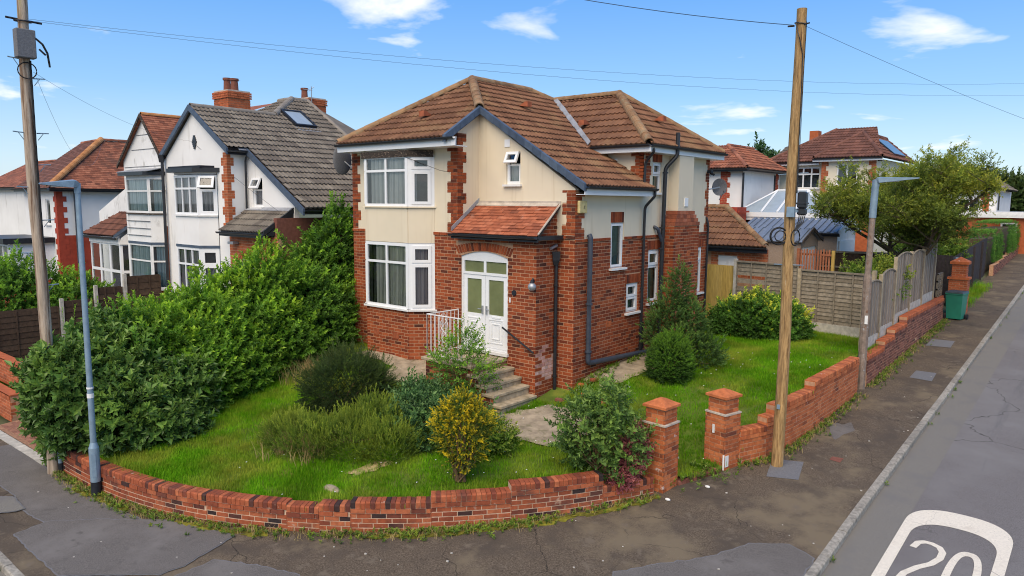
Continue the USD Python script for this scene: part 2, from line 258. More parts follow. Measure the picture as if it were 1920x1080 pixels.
mat('car_paint', (.05, .065, .085), 0.22, 3, .05, spec=.6, coat=.8)
mat('sheet_metal', [(0, (.16, .19, .24)), (1, (.20, .235, .29))], 0.5, 4, .15, metallic=.2)
mat('pebbledash', (.34, .26, .20), 0.95, 60, .5, bump=1, bscale=90, extra=[(70, .6, .66, (.52, .44, .36), (1, 1, 1))])
mat('conservatory_roof', (.30, .36, .41), 0.3, 3, .1)
mat('bark', (.12, .09, .055), 0.95, 9, .5, bump=1, bscale=30, stretch=(2, 2, .5), extra=[(3, .55, .7, (.13, .14, .05), (1, 1, 1))])
mat('twig', (.16, .10, .05), 0.9, 9, .4)
mat('dry_grass', [(0, (.28, .20, .07)), (1, (.48, .38, .17))], 0.9, 4, .3)
mat('block_paving', [(0, (.20, .085, .055)), (1, (.33, .16, .10))], 0.9, 10, .3, bump=.4)
mat('solar_panel', (.03, .04, .06), 0.15)
mat('yellow_flower', [(0, (.62, .40, .01)), (1, (.80, .60, .03))], 0.7, 3, .15)
mat('white_flower', (.8, .8, .78), 0.7)
leafmat('hedge_leaf', [(0, (0.0434, 0.1008, 0.0155)), (0.45, (0.093, 0.2093, 0.0248)), (0.8, (0.1628, 0.3255, 0.0279)), (1, (0.31, 0.5115, 0.0341))])
leafmat('bright_leaf', [(0, (0.0508, 0.1232, 0.0145)), (0.5, (0.1232, 0.2682, 0.0232)), (0.85, (0.2175, 0.3915, 0.0261)), (1, (0.3625, 0.551, 0.029))])
leafmat('laurel_leaf', [(0, (0.045, 0.093, 0.021)), (0.5, (0.0975, 0.1875, 0.036)), (1, (0.195, 0.315, 0.0525))], trans=.2, rough=.35)
leafmat('dark_leaf', [(0, (.022, .042, .012)), (.6, (.055, .092, .020)), (1, (.11, .155, .032))])
leafmat('topiary_leaf', [(0, (0.0297, 0.0743, 0.0121)), (0.6, (0.0743, 0.1688, 0.0175)), (1, (0.1485, 0.2835, 0.0216))])
leafmat('heather_leaf', [(0, (.055, .10, .014)), (.5, (.15, .235, .022)), (1, (.34, .40, .04))])
leafmat('bramble_leaf', [(0, (0.0308, 0.077, 0.0252)), (0.6, (0.07, 0.154, 0.042)), (1, (0.14, 0.252, 0.063))])
leafmat('rose_leaf', [(0, (0.049, 0.098, 0.0224)), (0.6, (0.105, 0.196, 0.0364)), (1, (0.21, 0.322, 0.056))])
leafmat('sedum_leaf', [(0, (0.195, 0.0455, 0.0585)), (0.6, (0.325, 0.0975, 0.104)), (1, (0.468, 0.169, 0.143))], trans=.1)
leafmat('tree_leaf', [(0, (.075, .11, .018)), (.5, (.17, .22, .028)), (.85, (.30, .34, .035)), (1, (.48, .46, .05))], trans=.4)
leafmat('yellow_leaf', [(0, (0.055, 0.099, 0.0132)), (0.4, (0.121, 0.176, 0.0176)), (0.62, (0.462, 0.374, 0.0132)), (1, (0.77, 0.583, 0.022))])
leafmat('variegated_leaf', [(0, (0.042, 0.105, 0.0168)), (0.72, (0.105, 0.238, 0.0252)), (0.86, (0.42, 0.532, 0.042)), (1, (0.85, 0.84, 0.084))])
leafmat('clipped_leaf', [(0, (0.042, 0.119, 0.0196)), (0.6, (0.091, 0.224, 0.0308)), (1, (0.196, 0.364, 0.042))])
leafmat('conifer_leaf', [(0, (0.0216, 0.054, 0.0192)), (1, (0.06, 0.132, 0.036))], trans=.1)
leafmat('grass_blade', [(0, (.085, .235, .005)), (.4, (.14, .345, .007)), (.75, (.20, .41, .010)), (1, (.40, .43, .04))], trans=.35, rough=.6, spec=.12, nscale=1.1, namt=.35, patch=(.75, .46, .66, .62, (.42, .38, .055)))
leafmat('weed_leaf', [(0, (0.06, 0.12, 0.0144)), (0.6, (0.144, 0.24, 0.0216)), (1, (0.288, 0.324, 0.036))])
M['glass'] = usdkit.material(stage, '/World/Looks/glass', {'fr': ('fresnel', {'IOR': 1.5}), 'bo': ('math', {'math_type': 'multiply_add', 'value2': 1.0, 'value3': 0.05}), 't': ('transparent_bsdf', {'color': (.90, .93, .92)}), 'g': ('glossy_bsdf', {'roughness': 0.02, 'color': (1, 1, 1)}), 'm': ('mix_closure', {})},
    [('fr.fac', 'bo.value1'), ('bo.value', 'm.fac'), ('t.BSDF', 'm.closure1'), ('g.BSDF', 'm.closure2')], surface='m.closure')
mat('frosted_glass', (.17, .19, .085), 0.25, 2, .25, spec=.5)

# ------------------------------------------------------------------ building helpers
X, Y, Z = np.eye(3)
COURSE, BL = 0.083, 0.247
def rect(u0, z0, u1, z1): return sbox(u0, z0, u1, z1)
def lay(o, u, n, region, course=COURSE, bl=BL, joint=0.015, proud=0.004, depth=0.03, zbase=0.0, shift=0.0, tone=None, dark=0.0, upright=False):
    """bricks over a region given in (u, z) about o, on a wall whose outside is along n"""
    o, u, n = (np.asarray(x, float) for x in (o, u, n)); out = []
    if region.is_empty: return out
    u0, z0, u1, z1 = region.bounds
    w = np.array([0, 0, 1.0])
    k = int(math.floor((z0-zbase)/course+1e-6))
    while zbase+k*course < z1-0.005:
        a, b = max(zbase+k*course, z0), min(zbase+(k+1)*course, z1); zm = (a+b)/2
        off = shift+(bl/2 if k % 2 else 0.0)
        line = region.intersection(LineString([(u0-1, zm), (u1+1, zm)]))
        for g in getattr(line, 'geoms', [line]):
            if g.is_empty or g.geom_type != 'LineString': continue
            s0, s1 = g.bounds[0], g.bounds[2]
            i = math.floor((s0-off)/bl)
            while off+i*bl < s1-1e-6:
                p, q = max(off+i*bl, s0), min(off+(i+1)*bl, s1); i += 1
                if q-p < .035: continue
                t = rng.random() if tone is None else tone(rng)
                if dark and rng.random() < dark: t = rng.random()*.08
                dn = proud+rng.normal(0, .0012)
                e0 = -.0025 if p <= s0+1e-6 else joint/2; e1 = -.0025 if q >= s1-1e-6 else joint/2; out.append((BOXV(o+u*(p+e0)+w*(a+joint/2)-n*(depth-dn), u*(q-p-e0-e1), w*(b-a-joint), n*depth), BOXT, t))
        k += 1
    return out
BOXT = np.vstack([BOXF[:, [0, 1, 2]], BOXF[:, [0, 2, 3]]])
def BOXV(o, a, b, c):
    if np.dot(np.cross(a, b), c) < 0: a, b = b, a
    return np.array([o, o+a, o+a+b, o+b, o+c, o+a+c, o+a+b+c, o+b+c])
def soldier(o, u, n, u0, u1, z0, z1, bw=0.083, arch=0.0, tone=None, proud=.009):
    out = []; k = max(1, round((u1-u0)/bw)); d = (u1-u0)/k; w = np.array([0, 0, 1.0]); um = (u0+u1)/2
    for i in range(k):
        p = u0+i*d; c = (p+d/2-um)/((u1-u0)/2); lift = arch*(1-c*c); tilt = arch*c*.9
        up = w*(z1-z0-.008)+u*tilt
        out.append((BOXV(o+u*(p+.004)+w*(z0+lift+.004)-n*.03, u*(d-.008), up, n*(.03+proud)), BOXT, rng.random() if tone is None else tone(rng)))
    return out
def teeth(u, sgn, z0, z1, long=.35, short=.235, n=3, flip=0):
    """a toothed quoin running from u in direction sgn"""
    g = []; h = n*COURSE; k = 0; z = z0
    while z < z1-.01:
        t = min(z+h, z1); w = long if (k+flip) % 2 == 0 else short
        g.append(rect(min(u, u+sgn*w), z, max(u, u+sgn*w), t)); z = t; k += 1
    return unary_union(g)
def wall(name, parent, o, u, n, region, mt, thick=.15, off=0.0):
    """a slab behind the wall plane with its openings"""
    b = region.bounds; region = region.intersection(sbox(b[0]+.004, b[1]-1, b[2]-.004, b[3]+1))
    mb = MB(); mb.prism(region, np.asarray(o, float)+np.asarray(n)*off, u, Z, n, -thick)
    return emit(name, mb, mt, parent) if mb.v else None
def curtainmesh(o, u, n, u0, u1, z0, z1, depth=.035, waves=None, sweep=0.0):
    k = max(6, int((u1-u0)/.012)); x = np.linspace(u0, u1, k+1); waves = waves or (u1-u0)/.085
    v = []
    for z in np.linspace(z0, z1, 4):
        c = (z-z0)/(z1-z0); xs = x+sweep*(1-c)**2*(x-u0)/(u1-u0)
        d = depth*np.sin(2*np.pi*waves*(x-u0)/(u1-u0)+.6*np.sin(x*31)+c*.5)+.012*np.sin(x*57)
        v.append(np.asarray(o)+xs[:, None]*u+np.array([0, 0, z])+d[:, None]*n)
    v = np.vstack(v); i = np.arange(k); f = []
    for r in range(3): f.append(np.stack([r*(k+1)+i, r*(k+1)+i+1, (r+1)*(k+1)+i+1, (r+1)*(k+1)+i], 1))
    f = np.vstack(f); t = .5+.5*np.sin(np.tile(x, 4)*40)
    return v, np.vstack([f[:, [0, 1, 2]], f[:, [0, 2, 3]]]), t
def quad(o, a, b, n):
    o, a, b = (np.asarray(x, float) for x in (o, a, b))
    if np.dot(np.cross(a, b), n) < 0: a, b = b, a
    return MB().add([o, o+a, o+a+b, o+b], [[0, 1, 2, 3]])
def window(parent, o, u, n, w, h, panes, fr=.055, set_back=.05, sill=True, curtains=(), blind=None, frame='white_upvc', sashes=(), label=None, sill_mat='white_paint', name='window', glass='glass', room=.55, open_sash=None):
    """panes: (x0, z0, x1, z1) glass rectangles; sashes: raised casements round some of them; o: lower left corner in the wall plane"""
    o, u, n = (np.asarray(x, float) for x in (o, u, n))
    hd = holder(name, parent)
    if label: hd.SetCustomDataByKey('label', label)
    full = rect(0, 0, w, h); g = full.difference(unary_union([rect(*p) for p in panes]))
    if open_sash: g = full.difference(unary_union([rect(*p) for p in panes]+[rect(*open_sash)]))
    mb = MB(); mb.prism(g, o-n*(set_back-.012), u, Z, n, -.06)
    for s in sashes: mb.prism(rect(*s).difference(unary_union([rect(*p).buffer(-.001) for p in panes])), o-n*(set_back-.034), u, Z, n, -.03)
    emit('frame', mb, frame, hd)
    for p in panes:
        if open_sash and p[1] >= open_sash[1]-1e-6 and p[0] >= open_sash[0]-1e-6 and p[2] <= open_sash[2]+1e-6: continue
        emit('pane', quad(o+u*p[0]+Z*p[1]-n*(set_back+.018), u*(p[2]-p[0]), Z*(p[3]-p[1]), n), glass, hd)
    if open_sash:   # a top-hung casement pushed out
        x0, z0, x1, z1 = open_sash; a = math.radians(24); dn = -Z*math.cos(a)+n*math.sin(a); nn = n*math.cos(a)+Z*math.sin(a); top = o+u*x0+Z*z1-n*(set_back-.05)
        ww, hh = x1-x0, z1-z0; mb = MB(); mb.prism(rect(0, 0, ww, hh).difference(rect(.065, .065, ww-.065, hh-.065)), top, u, dn, nn, .05); emit('open_sash', mb, frame, hd)
        emit('pane', quad(top+u*.065+dn*.065+nn*.024, u*(ww-.13), dn*(hh-.13), nn), glass, hd)
    if sill: emit('sill', MB().ob(o-u*.06-Z*.055-n*.02, u*(w+.12), n*.11, Z*.05), sill_mat, hd)
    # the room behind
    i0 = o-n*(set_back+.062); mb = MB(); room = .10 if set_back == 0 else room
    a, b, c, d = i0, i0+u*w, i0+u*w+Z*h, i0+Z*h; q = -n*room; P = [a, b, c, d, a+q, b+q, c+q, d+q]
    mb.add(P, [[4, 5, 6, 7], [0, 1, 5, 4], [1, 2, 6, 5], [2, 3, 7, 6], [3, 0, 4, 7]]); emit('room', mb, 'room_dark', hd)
    for (mt, x0, x1, z0, z1, sw) in curtains: emit('curtain', curtainmesh(o-n*(set_back+.11), u, n, x0, x1, z0, z1, sweep=sw), mt, hd)
    if blind: emit('blind', MB().ob(o+u*.04+Z*.04-n*(set_back+.09), u*(w-.08), Z*(h-.08), n*.004), blind, hd)
    return hd
def halfclip(v, f, p, nn):
    d = (v-p)@nn
    if (d >= -1e-6).all(): return v, f
    if (d <= 1e-6).all(): return v[:0], f[:0]
    vo, fo = list(v), []
    for t in f:
        idx = list(t); poly = []
        for a, b in zip(idx, idx[1:]+idx[:1]):
            if d[a] >= 0: poly.append(a)
            if (d[a] >= 0) != (d[b] >= 0):
                s = d[a]/(d[a]-d[b]); vo.append(v[a]+s*(v[b]-v[a])); poly.append(len(vo)-1)
        for i in range(1, len(poly)-1): fo.append([poly[0], poly[i], poly[i+1]])
    if not fo: return v[:0], np.zeros((0, 3), int)
    fo = np.array(fo); keep = np.unique(fo); mp = np.zeros(len(vo), int); mp[keep] = np.arange(len(keep))
    return np.array(vo)[keep], mp[fo]
def tile_profile(kind):
    """(points across one tile 0..1, heights)"""
    if kind == 'roman':
        x = np.linspace(0, 1, 15); c = (x*2) % 1.0; return x, .026*np.where(c < .55, np.sin(np.pi*c/.55), 0)+.002
    if kind == 'flat': return np.array([0, 1.0]), np.array([0, 0.0])
    x = np.linspace(0, 1, 7); return x, .030*(np.sin(2*np.pi*x-.8)*.5+.5)
def slope(parent, name, mt, polys, ref, zref, D, s, tw=.30, gauge=.335, kind='roman', thick=.042, limit=300, under=True, lift=.03, joint=.004, stagger=False, jit=.0, thing_part=None, rough=0.0):
    """tiles on the plane through (ref, zref) that rises by s per metre along the plan direction D"""
    D = np.array(D, float); D /= np.linalg.norm(D); U2 = np.array([D[1], -D[0]]); L = math.sqrt(1+s*s)
    U = np.array([*U2, 0.0]); V = np.array([*(D/L), s/L]); N = np.cross(U, V); N = N if N[2] > 0 else -N
    O = np.array([ref[0], ref[1], zref]); px, pz = tile_profile(kind); out = []; um = MB()
    for poly in polys:
        pu = np.array([[(np.array(p)-ref)@U2, ((np.array(p)-ref)@D)*L] for p in poly]); pg = Polygon(pu)
        if not pg.exterior.is_ccw: pu = pu[::-1]; pg = Polygon(pu)
        um.prism(pg, O, U, V, N, -.06)
        u0, v0, u1, v1 = pg.bounds
        edges = [(pu[i], pu[(i+1) % len(pu)]) for i in range(len(pu))]
        for r in range(int(math.floor(v0/gauge)), int(math.ceil(v1/gauge))):
            off = (tw/2 if (stagger and r % 2) else 0)
            for c in range(int(math.floor((u0-off)/tw))-1, int(math.ceil((u1-off)/tw))+1):
                a, b = c*tw+off, (c+1)*tw+off; cell = sbox(a, r*gauge, b, (r+1)*gauge)
                if not pg.intersects(cell): continue
                inter = pg.intersection(cell).area
                if inter < .004: continue
                xs = a+joint/2+px*(b-a-joint); j0 = rng.normal(0, jit) if jit else 0.0
                lo = np.stack([xs, np.full_like(xs, r*gauge-.03+j0), pz+lift+thick+abs(rng.normal(0, rough))], 1); hi = np.stack([xs, np.full_like(xs, (r+1)*gauge), pz+lift], 1)
                bt = lo.copy(); bt[:, 2] = lo[:, 2]-thick-.004; n_ = len(xs)
                v2 = np.vstack([lo, hi, bt]); i = np.arange(n_-1)
                q = np.vstack([np.stack([i, i+1, n_+i+1, n_+i], 1), np.stack([2*n_+i, 2*n_+i+1, i+1, i], 1)])
                f2 = np.vstack([q[:, [0, 1, 2]], q[:, [0, 2, 3]]])
                if inter < .999*cell.area:
                    for (p, e) in edges:
                        t = e-p; nn = np.array([-t[1], t[0], 0]); ln = np.linalg.norm(nn)
                        if ln < 1e-9: continue
                        nn /= ln; tol = .032 if abs(nn[0]) < 1e-6 and nn[1] > .5 and abs(p[1]-v0) < 1e-6 else 0.0
                        v2, f2 = halfclip(v2, f2, np.array([p[0], p[1]-tol, 0]), nn)
                        if len(f2) == 0: break
                    if len(f2) == 0: continue
                v3 = O+v2[:, :1]*U+v2[:, 1:2]*V+v2[:, 2:]*N
                out.append((v3, f2, rng.random()))
    if under: emit('roof_slope', um, 'underlay', parent)
    if thing_part is not None: thing_part.extend(out)
    else: pieces(name, out, mt, parent, limit)
    return out
def ridge(p0, p1, r=.12, seg=.42, up=(0, 0, 1)):
    p0, p1 = np.asarray(p0, float), np.asarray(p1, float); L = np.linalg.norm(p1-p0); d = (p1-p0)/L; k = max(1, round(L/seg)); out = []
    side = np.cross(d, up); side /= np.linalg.norm(side); upn = np.cross(side, d)
    for i in range(k):
        a, b = p0+d*L*i/k, p0+d*(L*(i+1)/k+.03); th = np.linspace(-.15, np.pi+.15, 9); rr = r*(1+.02*rng.random())
        ra = np.outer(np.cos(th), side)+np.outer(np.sin(th), upn)
        v = np.vstack([a+ra*rr, b+ra*rr*.93, a+ra*rr*.8]); n_ = 9; j = np.arange(n_-1)
        q = np.vstack([np.stack([j, n_+j, n_+j+1, j+1], 1), np.stack([2*n_+j, j, j+1, 2*n_+j+1], 1)])
        out.append((v, np.vstack([q[:, [0, 1, 2]], q[:, [0, 2, 3]]]), rng.random()))
    return out
def gutter(parent, p0, p1, fascia=True, h=.17, n=None, mt='black_plastic', fm='white_upvc', fb=0.0):
    p0, p1 = np.asarray(p0, float), np.asarray(p1, float); d = (p1-p0)/np.linalg.norm(p1-p0); n = np.asarray(n, float)
    th = np.linspace(math.pi, 2*math.pi, 9); pr = [(.062*math.cos(t), .062*math.sin(t)) for t in th]+[(.052*math.cos(t), .052*math.sin(t)) for t in th[::-1]]
    mb = MB(); mb.prism(Polygon(pr), p0+n*.05, n, Z, d, np.linalg.norm(p1-p0)); emit('gutter', mb, mt, parent)
    if fascia: emit('fascia', MB().ob(p0-n*(.035+fb)-Z*h-Z*.03, p1-p0, n*.025, Z*h), fm, parent)
def pipe(parent, pts, r=.034, mt='black_plastic', name='drain_pipe', clips=(), label=None):
    """a rain-water pipe with rounded bends and brackets"""
    p = np.asarray(pts, float); out = [p[0]]
    for i in range(1, len(p)-1):
        a, b = p[i-1]-p[i], p[i+1]-p[i]; k = min(.09, .45*np.linalg.norm(a), .45*np.linalg.norm(b)); a /= np.linalg.norm(a); b /= np.linalg.norm(b)
        for t in np.linspace(0, 1, 5): out.append(p[i]+a*k*(1-t)**2+b*k*t**2)
    out.append(p[-1]); mb = MB().tube(out, r, 10)
    pr = emit(name, mb, mt, parent, smooth=40, label=label)
    for c in clips: emit('bracket', MB().tube([np.asarray(c)-Z*.02, np.asarray(c)+Z*.02], r*1.35, 10), mt, pr)
    return pr

# ------------------------------------------------------------------ the corner house
H = thing('corner_house', 'cream and red brick corner house with brown hipped roof and white double front door', 'house')
YF = -.77
Xn, Yn = -X, -Y
bricks, quoins = [], []
# openings on the front plane y=YF, in (x+7, z)
OF = np.array([-7.0, YF, 0])
door = unary_union([rect(4.15, .46, 5.67, 2.80), Polygon([(4.15+1.52*i/12, 2.79+.14*(1-(i/6-1)**2)) for i in range(13)])])
bayhole = rect(.66, -.5, 3.22, 5.35)
front_low = rect(0, -.6, 6.5, 3.27).difference(unary_union([door, bayhole]))
wall('brick_wall', H, OF, X, Yn, front_low, 'mortar')
bricks += lay(OF, X, Yn, front_low.difference(rect(4.0, 2.8, 5.82, 3.12)), dark=.05)
bricks += soldier(OF, X, Yn, 4.07, 5.75, 2.83, 3.03, .078, arch=.11)
q1 = teeth(4.05, -1, 3.35, 5.43, .34, .22); q0 = teeth(0, 1, 3.35, 5.43, .34, .22, flip=1)
up = rect(0, 3.27, 4.05, 5.45).difference(unary_union([bayhole, q1, q0]))
wall('render_wall', H, OF, X, Yn, up, 'cream_render', off=.004)
wall('brick_wall', H, OF, X, Yn, unary_union([q0, q1]), 'dark_mortar')
bricks += lay(OF, X, Yn, q0.union(q1), dark=.12, proud=.010, bl=.23)
bricks += lay(OF, X, Yn, unary_union([rect(0, 3.27, .66, 3.35), rect(3.22, 3.27, 4.05, 3.35)]), proud=.035, zbase=3.27)
# the bay
D_ = .47; YB = YF-D_
BL0, BR0 = -5.88, -4.22
cant = np.array([D_, D_, 0])/math.hypot(D_, D_); cn = np.array([1, -1, 0])/math.sqrt(2); cl = np.array([-D_, D_, 0])
cw = math.hypot(D_, D_)
faces = [(np.array([BL0, YB, 0]), X, Yn, BR0-BL0), (np.array([BR0, YB, 0]), cant, cn, cw), (np.array([BL0-D_, YF, 0]), np.array([1, -1, 0])/math.sqrt(2), np.array([-1, -1, 0])/math.sqrt(2), cw)]
for i, (o, u, n, w) in enumerate(faces):
    low = rect(0, -.4, w, 1.33); wall('brick_wall', H, o, u, n, low, 'mortar', .1); bricks += lay(o, u, n, low, dark=.05)
    mid = rect(0, 3.06, w, 3.95); wall('render_wall', H, o, u, n, mid, 'cream_render', .1, off=.012)
    wall('render_wall', H, o, u, n, rect(0, 5.25, w, 5.45), 'cream_render', .1)
    for z0, z1, cu in ((1.36, 3.05, 'curtain'), (3.97, 5.26, 'net_curtain')):
        h = z1-z0; tr = h*.70
        if i == 0:
            m = w/2
            ps = [(.07, .07, m-.03, tr-.03), (m+.03, .07, w-.09, tr-.03), (.07, tr+.03, m-.03, h-.08), (m+.03, tr+.03, w-.09, h-.08)]
            cs = [(cu, .30, m+.02, .06, h-.05, -.10), (cu, m-.02, w-.06, .06, h-.05, -.08)] if z0 < 2 else [(cu, .06, w-.06, .06, h-.05, 0)]
            window(H, o+Z*z0, u, n, w, h, ps, curtains=cs, set_back=0, sill=False)
        else:
            ps = [(.17, .13, w-.17, tr-.09), (.17, tr+.09, w-.17, h-.14)]
            window(H, o+Z*z0, u, n, w, h, ps, set_back=.0, sill=False, sashes=[(.09, .06, w-.09, tr-.02), (.09, tr+.02, w-.09, h-.06)], curtains=[('mauve_curtain' if z0 < 2 else 'net_curtain', .1, (w-.1) if z0 < 2 else .22, .06, h-.05, 0)])
    emit('bay_sill', MB().ob(o-u*.05-Z*0+n*-.03+Z*1.325, u*(w+.1), n*.10, Z*.045), 'white_paint', H)
    emit('bay_sill', MB().ob(o-u*.04+n*-.03+Z*3.94, u*(w+.08), n*.09, Z*.035), 'cream_render', H)
mb = MB(); mb.prism(Polygon([(-6.35, YF), (-5.88, YB), (-4.22, YB), (-3.76, YF)]), (0, 0, 5.40), X, Y, Z, .03); emit('bay_soffit', mb, 'white_paint', H)
emit('rotten_board', MB().box(-5.98, -1.285, 5.20, -4.20, -1.24, 5.37).ob((-4.20, -1.285, 5.20), cant*.66, cn*.02, Z*.17), 'dark_board', H, label='weathered dark timber strip above the upper bay window')
for x in (-5.5, -4.72): emit('air_brick', MB().box(x-.11, YB-.012, .56, x+.11, YB-.002, .71), 'porch_brick', H)
# return of the front block and the gable wall
OR_ = np.array([-2.95, YF, 0]); qr = teeth(0, 1, 3.3, 5.75, .30, .18, flip=1)
ret = Polygon([(0, 3.27), (.77, 3.27), (.77, 6.30), (0, 5.82)])
wall('render_wall', H, OR_, Y, X, ret.difference(qr), 'cream_render', off=.004); wall('brick_wall', H, OR_, Y, X, ret.intersection(qr), 'dark_mortar'); bricks += lay(OR_, Y, X, ret.intersection(qr), dark=.2, proud=.010)
OG = np.array([-2.95, 0, 0]); gq = teeth(2.95, -1, 3.35, 4.38, .36, .24); gwin = rect(.90, 4.53, 1.34, 5.30)
gab = Polygon([(0, 3.27), (2.95, 3.27), (2.95, 4.40), (0, 6.30)])
wall('render_wall', H, OG, X, Yn, gab.difference(unary_union([gq, gwin])), 'cream_render', off=.004)
wall('brick_wall', H, OG, X, Yn, gq, 'mortar'); bricks += lay(OG, X, Yn, gq, proud=.010)
pier = rect(2.45, -.6, 2.95, 3.27); wall('brick_wall', H, OG, X, Yn, pier, 'mortar'); bricks += lay(OG, X, Yn, pier, dark=.04, shift=.08)
bricks += lay(OG, X, Yn, rect(2.45, 3.27, 2.99, 3.35), proud=.03, zbase=3.27)
window(H, OG+X*.90+Z*4.53, X, Yn, .44, .77, [(.075, .07, .365, .44), (.07, .54, .37, .70)], curtains=[('net_curtain', .05, .39, .05, .5, 0)], open_sash=(.03, .47, .41, .75), label='small gable window with its top light pushed open')
emit('wall_vent', MB().box(-2.10, -.02, 5.42, -1.93, -.004, 5.60), 'white_upvc', H)
# side of the porch with its cheek
OP = np.array([-.5, YF, 0]); ps_ = unary_union([rect(0, -.6, .77, 3.27), Polygon([(0, 3.27), (.77, 3.27), (.77, 4.02), (.0, 3.42)])])
wall('brick_wall', H, OP, Y, X, ps_, 'mortar'); bl_ = lay(OP, Y, X, ps_, dark=.06, shift=.12)
bloom = []
for b in bl_:
    c = b[0].mean(0)
    (bloom if (-.1 < c[2] < .85 and rng.random() < .75-abs(c[2]-.35)) else bricks).append(b)
pieces('brick', bloom, 'white_bloom_brick', H, 60)
# flank wall
OS = np.array([0, 0, 0])
holes = [rect(1.52, 2.51, 2.12, 3.62), rect(2.30, 1.32, 2.92, 2.06), rect(3.38, 1.46, 4.00, 2.87), rect(6.05, 1.48, 6.62, 2.82), rect(3.50, 4.38, 3.96, 5.16)]
hu = unary_union(holes)
lowr = rect(0, -.6, 6.9, 3.19)
wall('brick_wall', H, OS, Y, X, lowr.difference(hu), 'mortar')
lint = [(2.24, 2.98, 2.07, 2.30), (3.32, 4.06, 2.88, 3.12), (5.99, 6.68, 2.83, 3.07)]
lh = unary_union([rect(a, c, b, d) for a, b, c, d in lint])
bricks += lay(OS, Y, X, lowr.difference(unary_union([hu, lh, rect(4.05, -1, 5.55, 3.6)])), dark=.10)
for a, b, c, d in lint: bricks += soldier(OS, Y, X, a, b, c, d)
sq = unary_union([teeth(0, 1, 3.27, 4.3, .36, .25), teeth(6.9, -1, 3.27, 5.4, .24, .14), teeth(3.07, 1, 4.32, 5.4, .40, .27).difference(rect(3.40, 4.3, 4.2, 5.3)), rect(1.50, 3.62, 2.10, 3.88), rect(3.46, 5.17, 3.98, 5.38)])
upr = Polygon([(0, 3.19), (6.9, 3.19), (6.9, 5.45), (3.05, 5.45), (3.05, 4.32), (0, 4.32)])
wall('render_wall', H, OS, Y, X, upr.difference(unary_union([sq, hu])), 'cream_render', off=.004)
wall('brick_wall', H, OS, Y, X, sq.intersection(upr).difference(hu), 'mortar')
sq2 = sq.difference(unary_union([rect(1.50, 3.62, 2.10, 3.88), rect(3.46, 5.17, 3.98, 5.38), hu])).intersection(upr)
bricks += lay(OS, Y, X, sq2, proud=.010)+soldier(OS, Y, X, 1.50, 2.10, 3.62, 3.88)+soldier(OS, Y, X, 3.46, 3.98, 5.17, 5.38)
bricks += lay(OS, Y, X, rect(0, 3.19, 6.9, 3.27).difference(unary_union([rect(1.5, 3, 2.14, 3.5), rect(4.05, 3, 5.55, 3.5)])), proud=.03, zbase=3.19)
window(H, (0, 1.52, 2.51), Y, X, .60, 1.11, [(.075, .075, .525, 1.03)], blind='green_blind', sashes=[(.03, .03, .57, 1.08)], label='tall narrow side window under a brick lintel')
window(H, (0, 2.30, 1.32), Y, X, .62, .74, [(.12, .10, .50, .33), (.12, .45, .50, .65)], blind='green_blind', sashes=[(.05, .05, .57, .37), (.05, .40, .57, .70)], label='small low two-light side window')
window(H, (0, 3.38, 1.46), Y, X, .62, 1.41, [(.09, .09, .53, .93), (.11, 1.07, .51, 1.30)], blind='olive_blind', sashes=[(.04, 1.0, .58, 1.36)])
window(H, (0, 6.05, 1.48), Y, X, .57, 1.34, [(.08, .09, .49, .88), (.10, 1.02, .47, 1.24)], blind='olive_blind', sashes=[(.04, .96, .53, 1.29)])
window(H, (0, 3.50, 4.38), Y, X, .46, .78, [(.07, .07, .39, .43), (.09, .54, .37, .70)], blind='green_blind', sashes=[(.03, .48, .43, .75)])
for y, z in ((1.51, 1.06), (3.58, .98), (4.95, 2.66)): emit('air_brick', MB().box(.004 if y < 4 else .375, y-.11, z, .014 if y < 4 else .386, y+.11, z+.15).box(.014 if y < 4 else .386, y-.09, z+.03, .018 if y < 4 else .39, y+.09, z+.05).box(.014 if y < 4 else .386, y-.09, z+.09, .018 if y < 4 else .39, y+.09, z+.11), 'orange_brick', H)
# front of the rear wing above the catslide, and the hidden sides
wall('render_wall', H, (-3.6, 3.05, 0), X, Yn, rect(0, 3.9, 3.6, 5.45).difference(teeth(3.6, -1, 4.3, 5.4, .40, .27)), 'cream_render', off=.004)
tq = teeth(3.6, -1, 4.3, 5.4, .40, .27); wall('brick_wall', H, (-3.6, 3.05, 0), X, Yn, tq, 'mortar'); bricks += lay((-3.6, 3.05, 0), X, Yn, tq, proud=.010)
emit('wall_vent', MB().box(-1.02, 3.02, 5.02, -.80, 3.045, 5.25), 'white_upvc', H)
wall('render_wall', H, (-7, 6.9, 0), X, Y, rect(0, -.4, 7, 5.45), 'cream_render'); wall('brick_wall', H, (-7, YF, 0), Y, Xn, rect(0, -.4, 7.67, 5.45), 'brown_brick')
# chimney breast on the flank
bo = np.array([.38, 4.05, 0]); br = Polygon([(0, -.4), (1.5, -.4), (1.5, 3.50), (0, 3.50)])
wall('brick_wall', H, bo, Y, X, br, 'mortar', .38); bricks += lay(bo, Y, X, br, dark=.06)
bricks += lay((0, 4.05, 0), X, Yn, rect(0, -.4, .38, 3.5), dark=.06)+lay((0, 5.55, 0), X, Y, rect(0, -.4, .38, 3.5), dark=.06)
sh = []
for k in range(4):
    a = k/4; z = 3.50+.10*k; y0, y1 = 4.05+.30*a, 5.55-.30*a; x1 = .40-.07*a
    for j in range(6): sh.append((BOXV(np.array([0, y0+(y1-y0)*j/6+.004, z]), np.array([x1, 0, 0]), np.array([0, (y1-y0)/6-.008, 0]), np.array([0, 0, .094])), BOXT, rng.random()))
pieces('shoulder_brick', sh, 'clay_tile', H)
emit('chimney_flue', MB().box(0.005, 4.38, 3.90, .31, 5.24, 5.43), 'cream_render', H)
emit('wall_vent', MB().box(.31, 4.72, 4.02, .335, 4.92, 4.25), 'white_upvc', H)
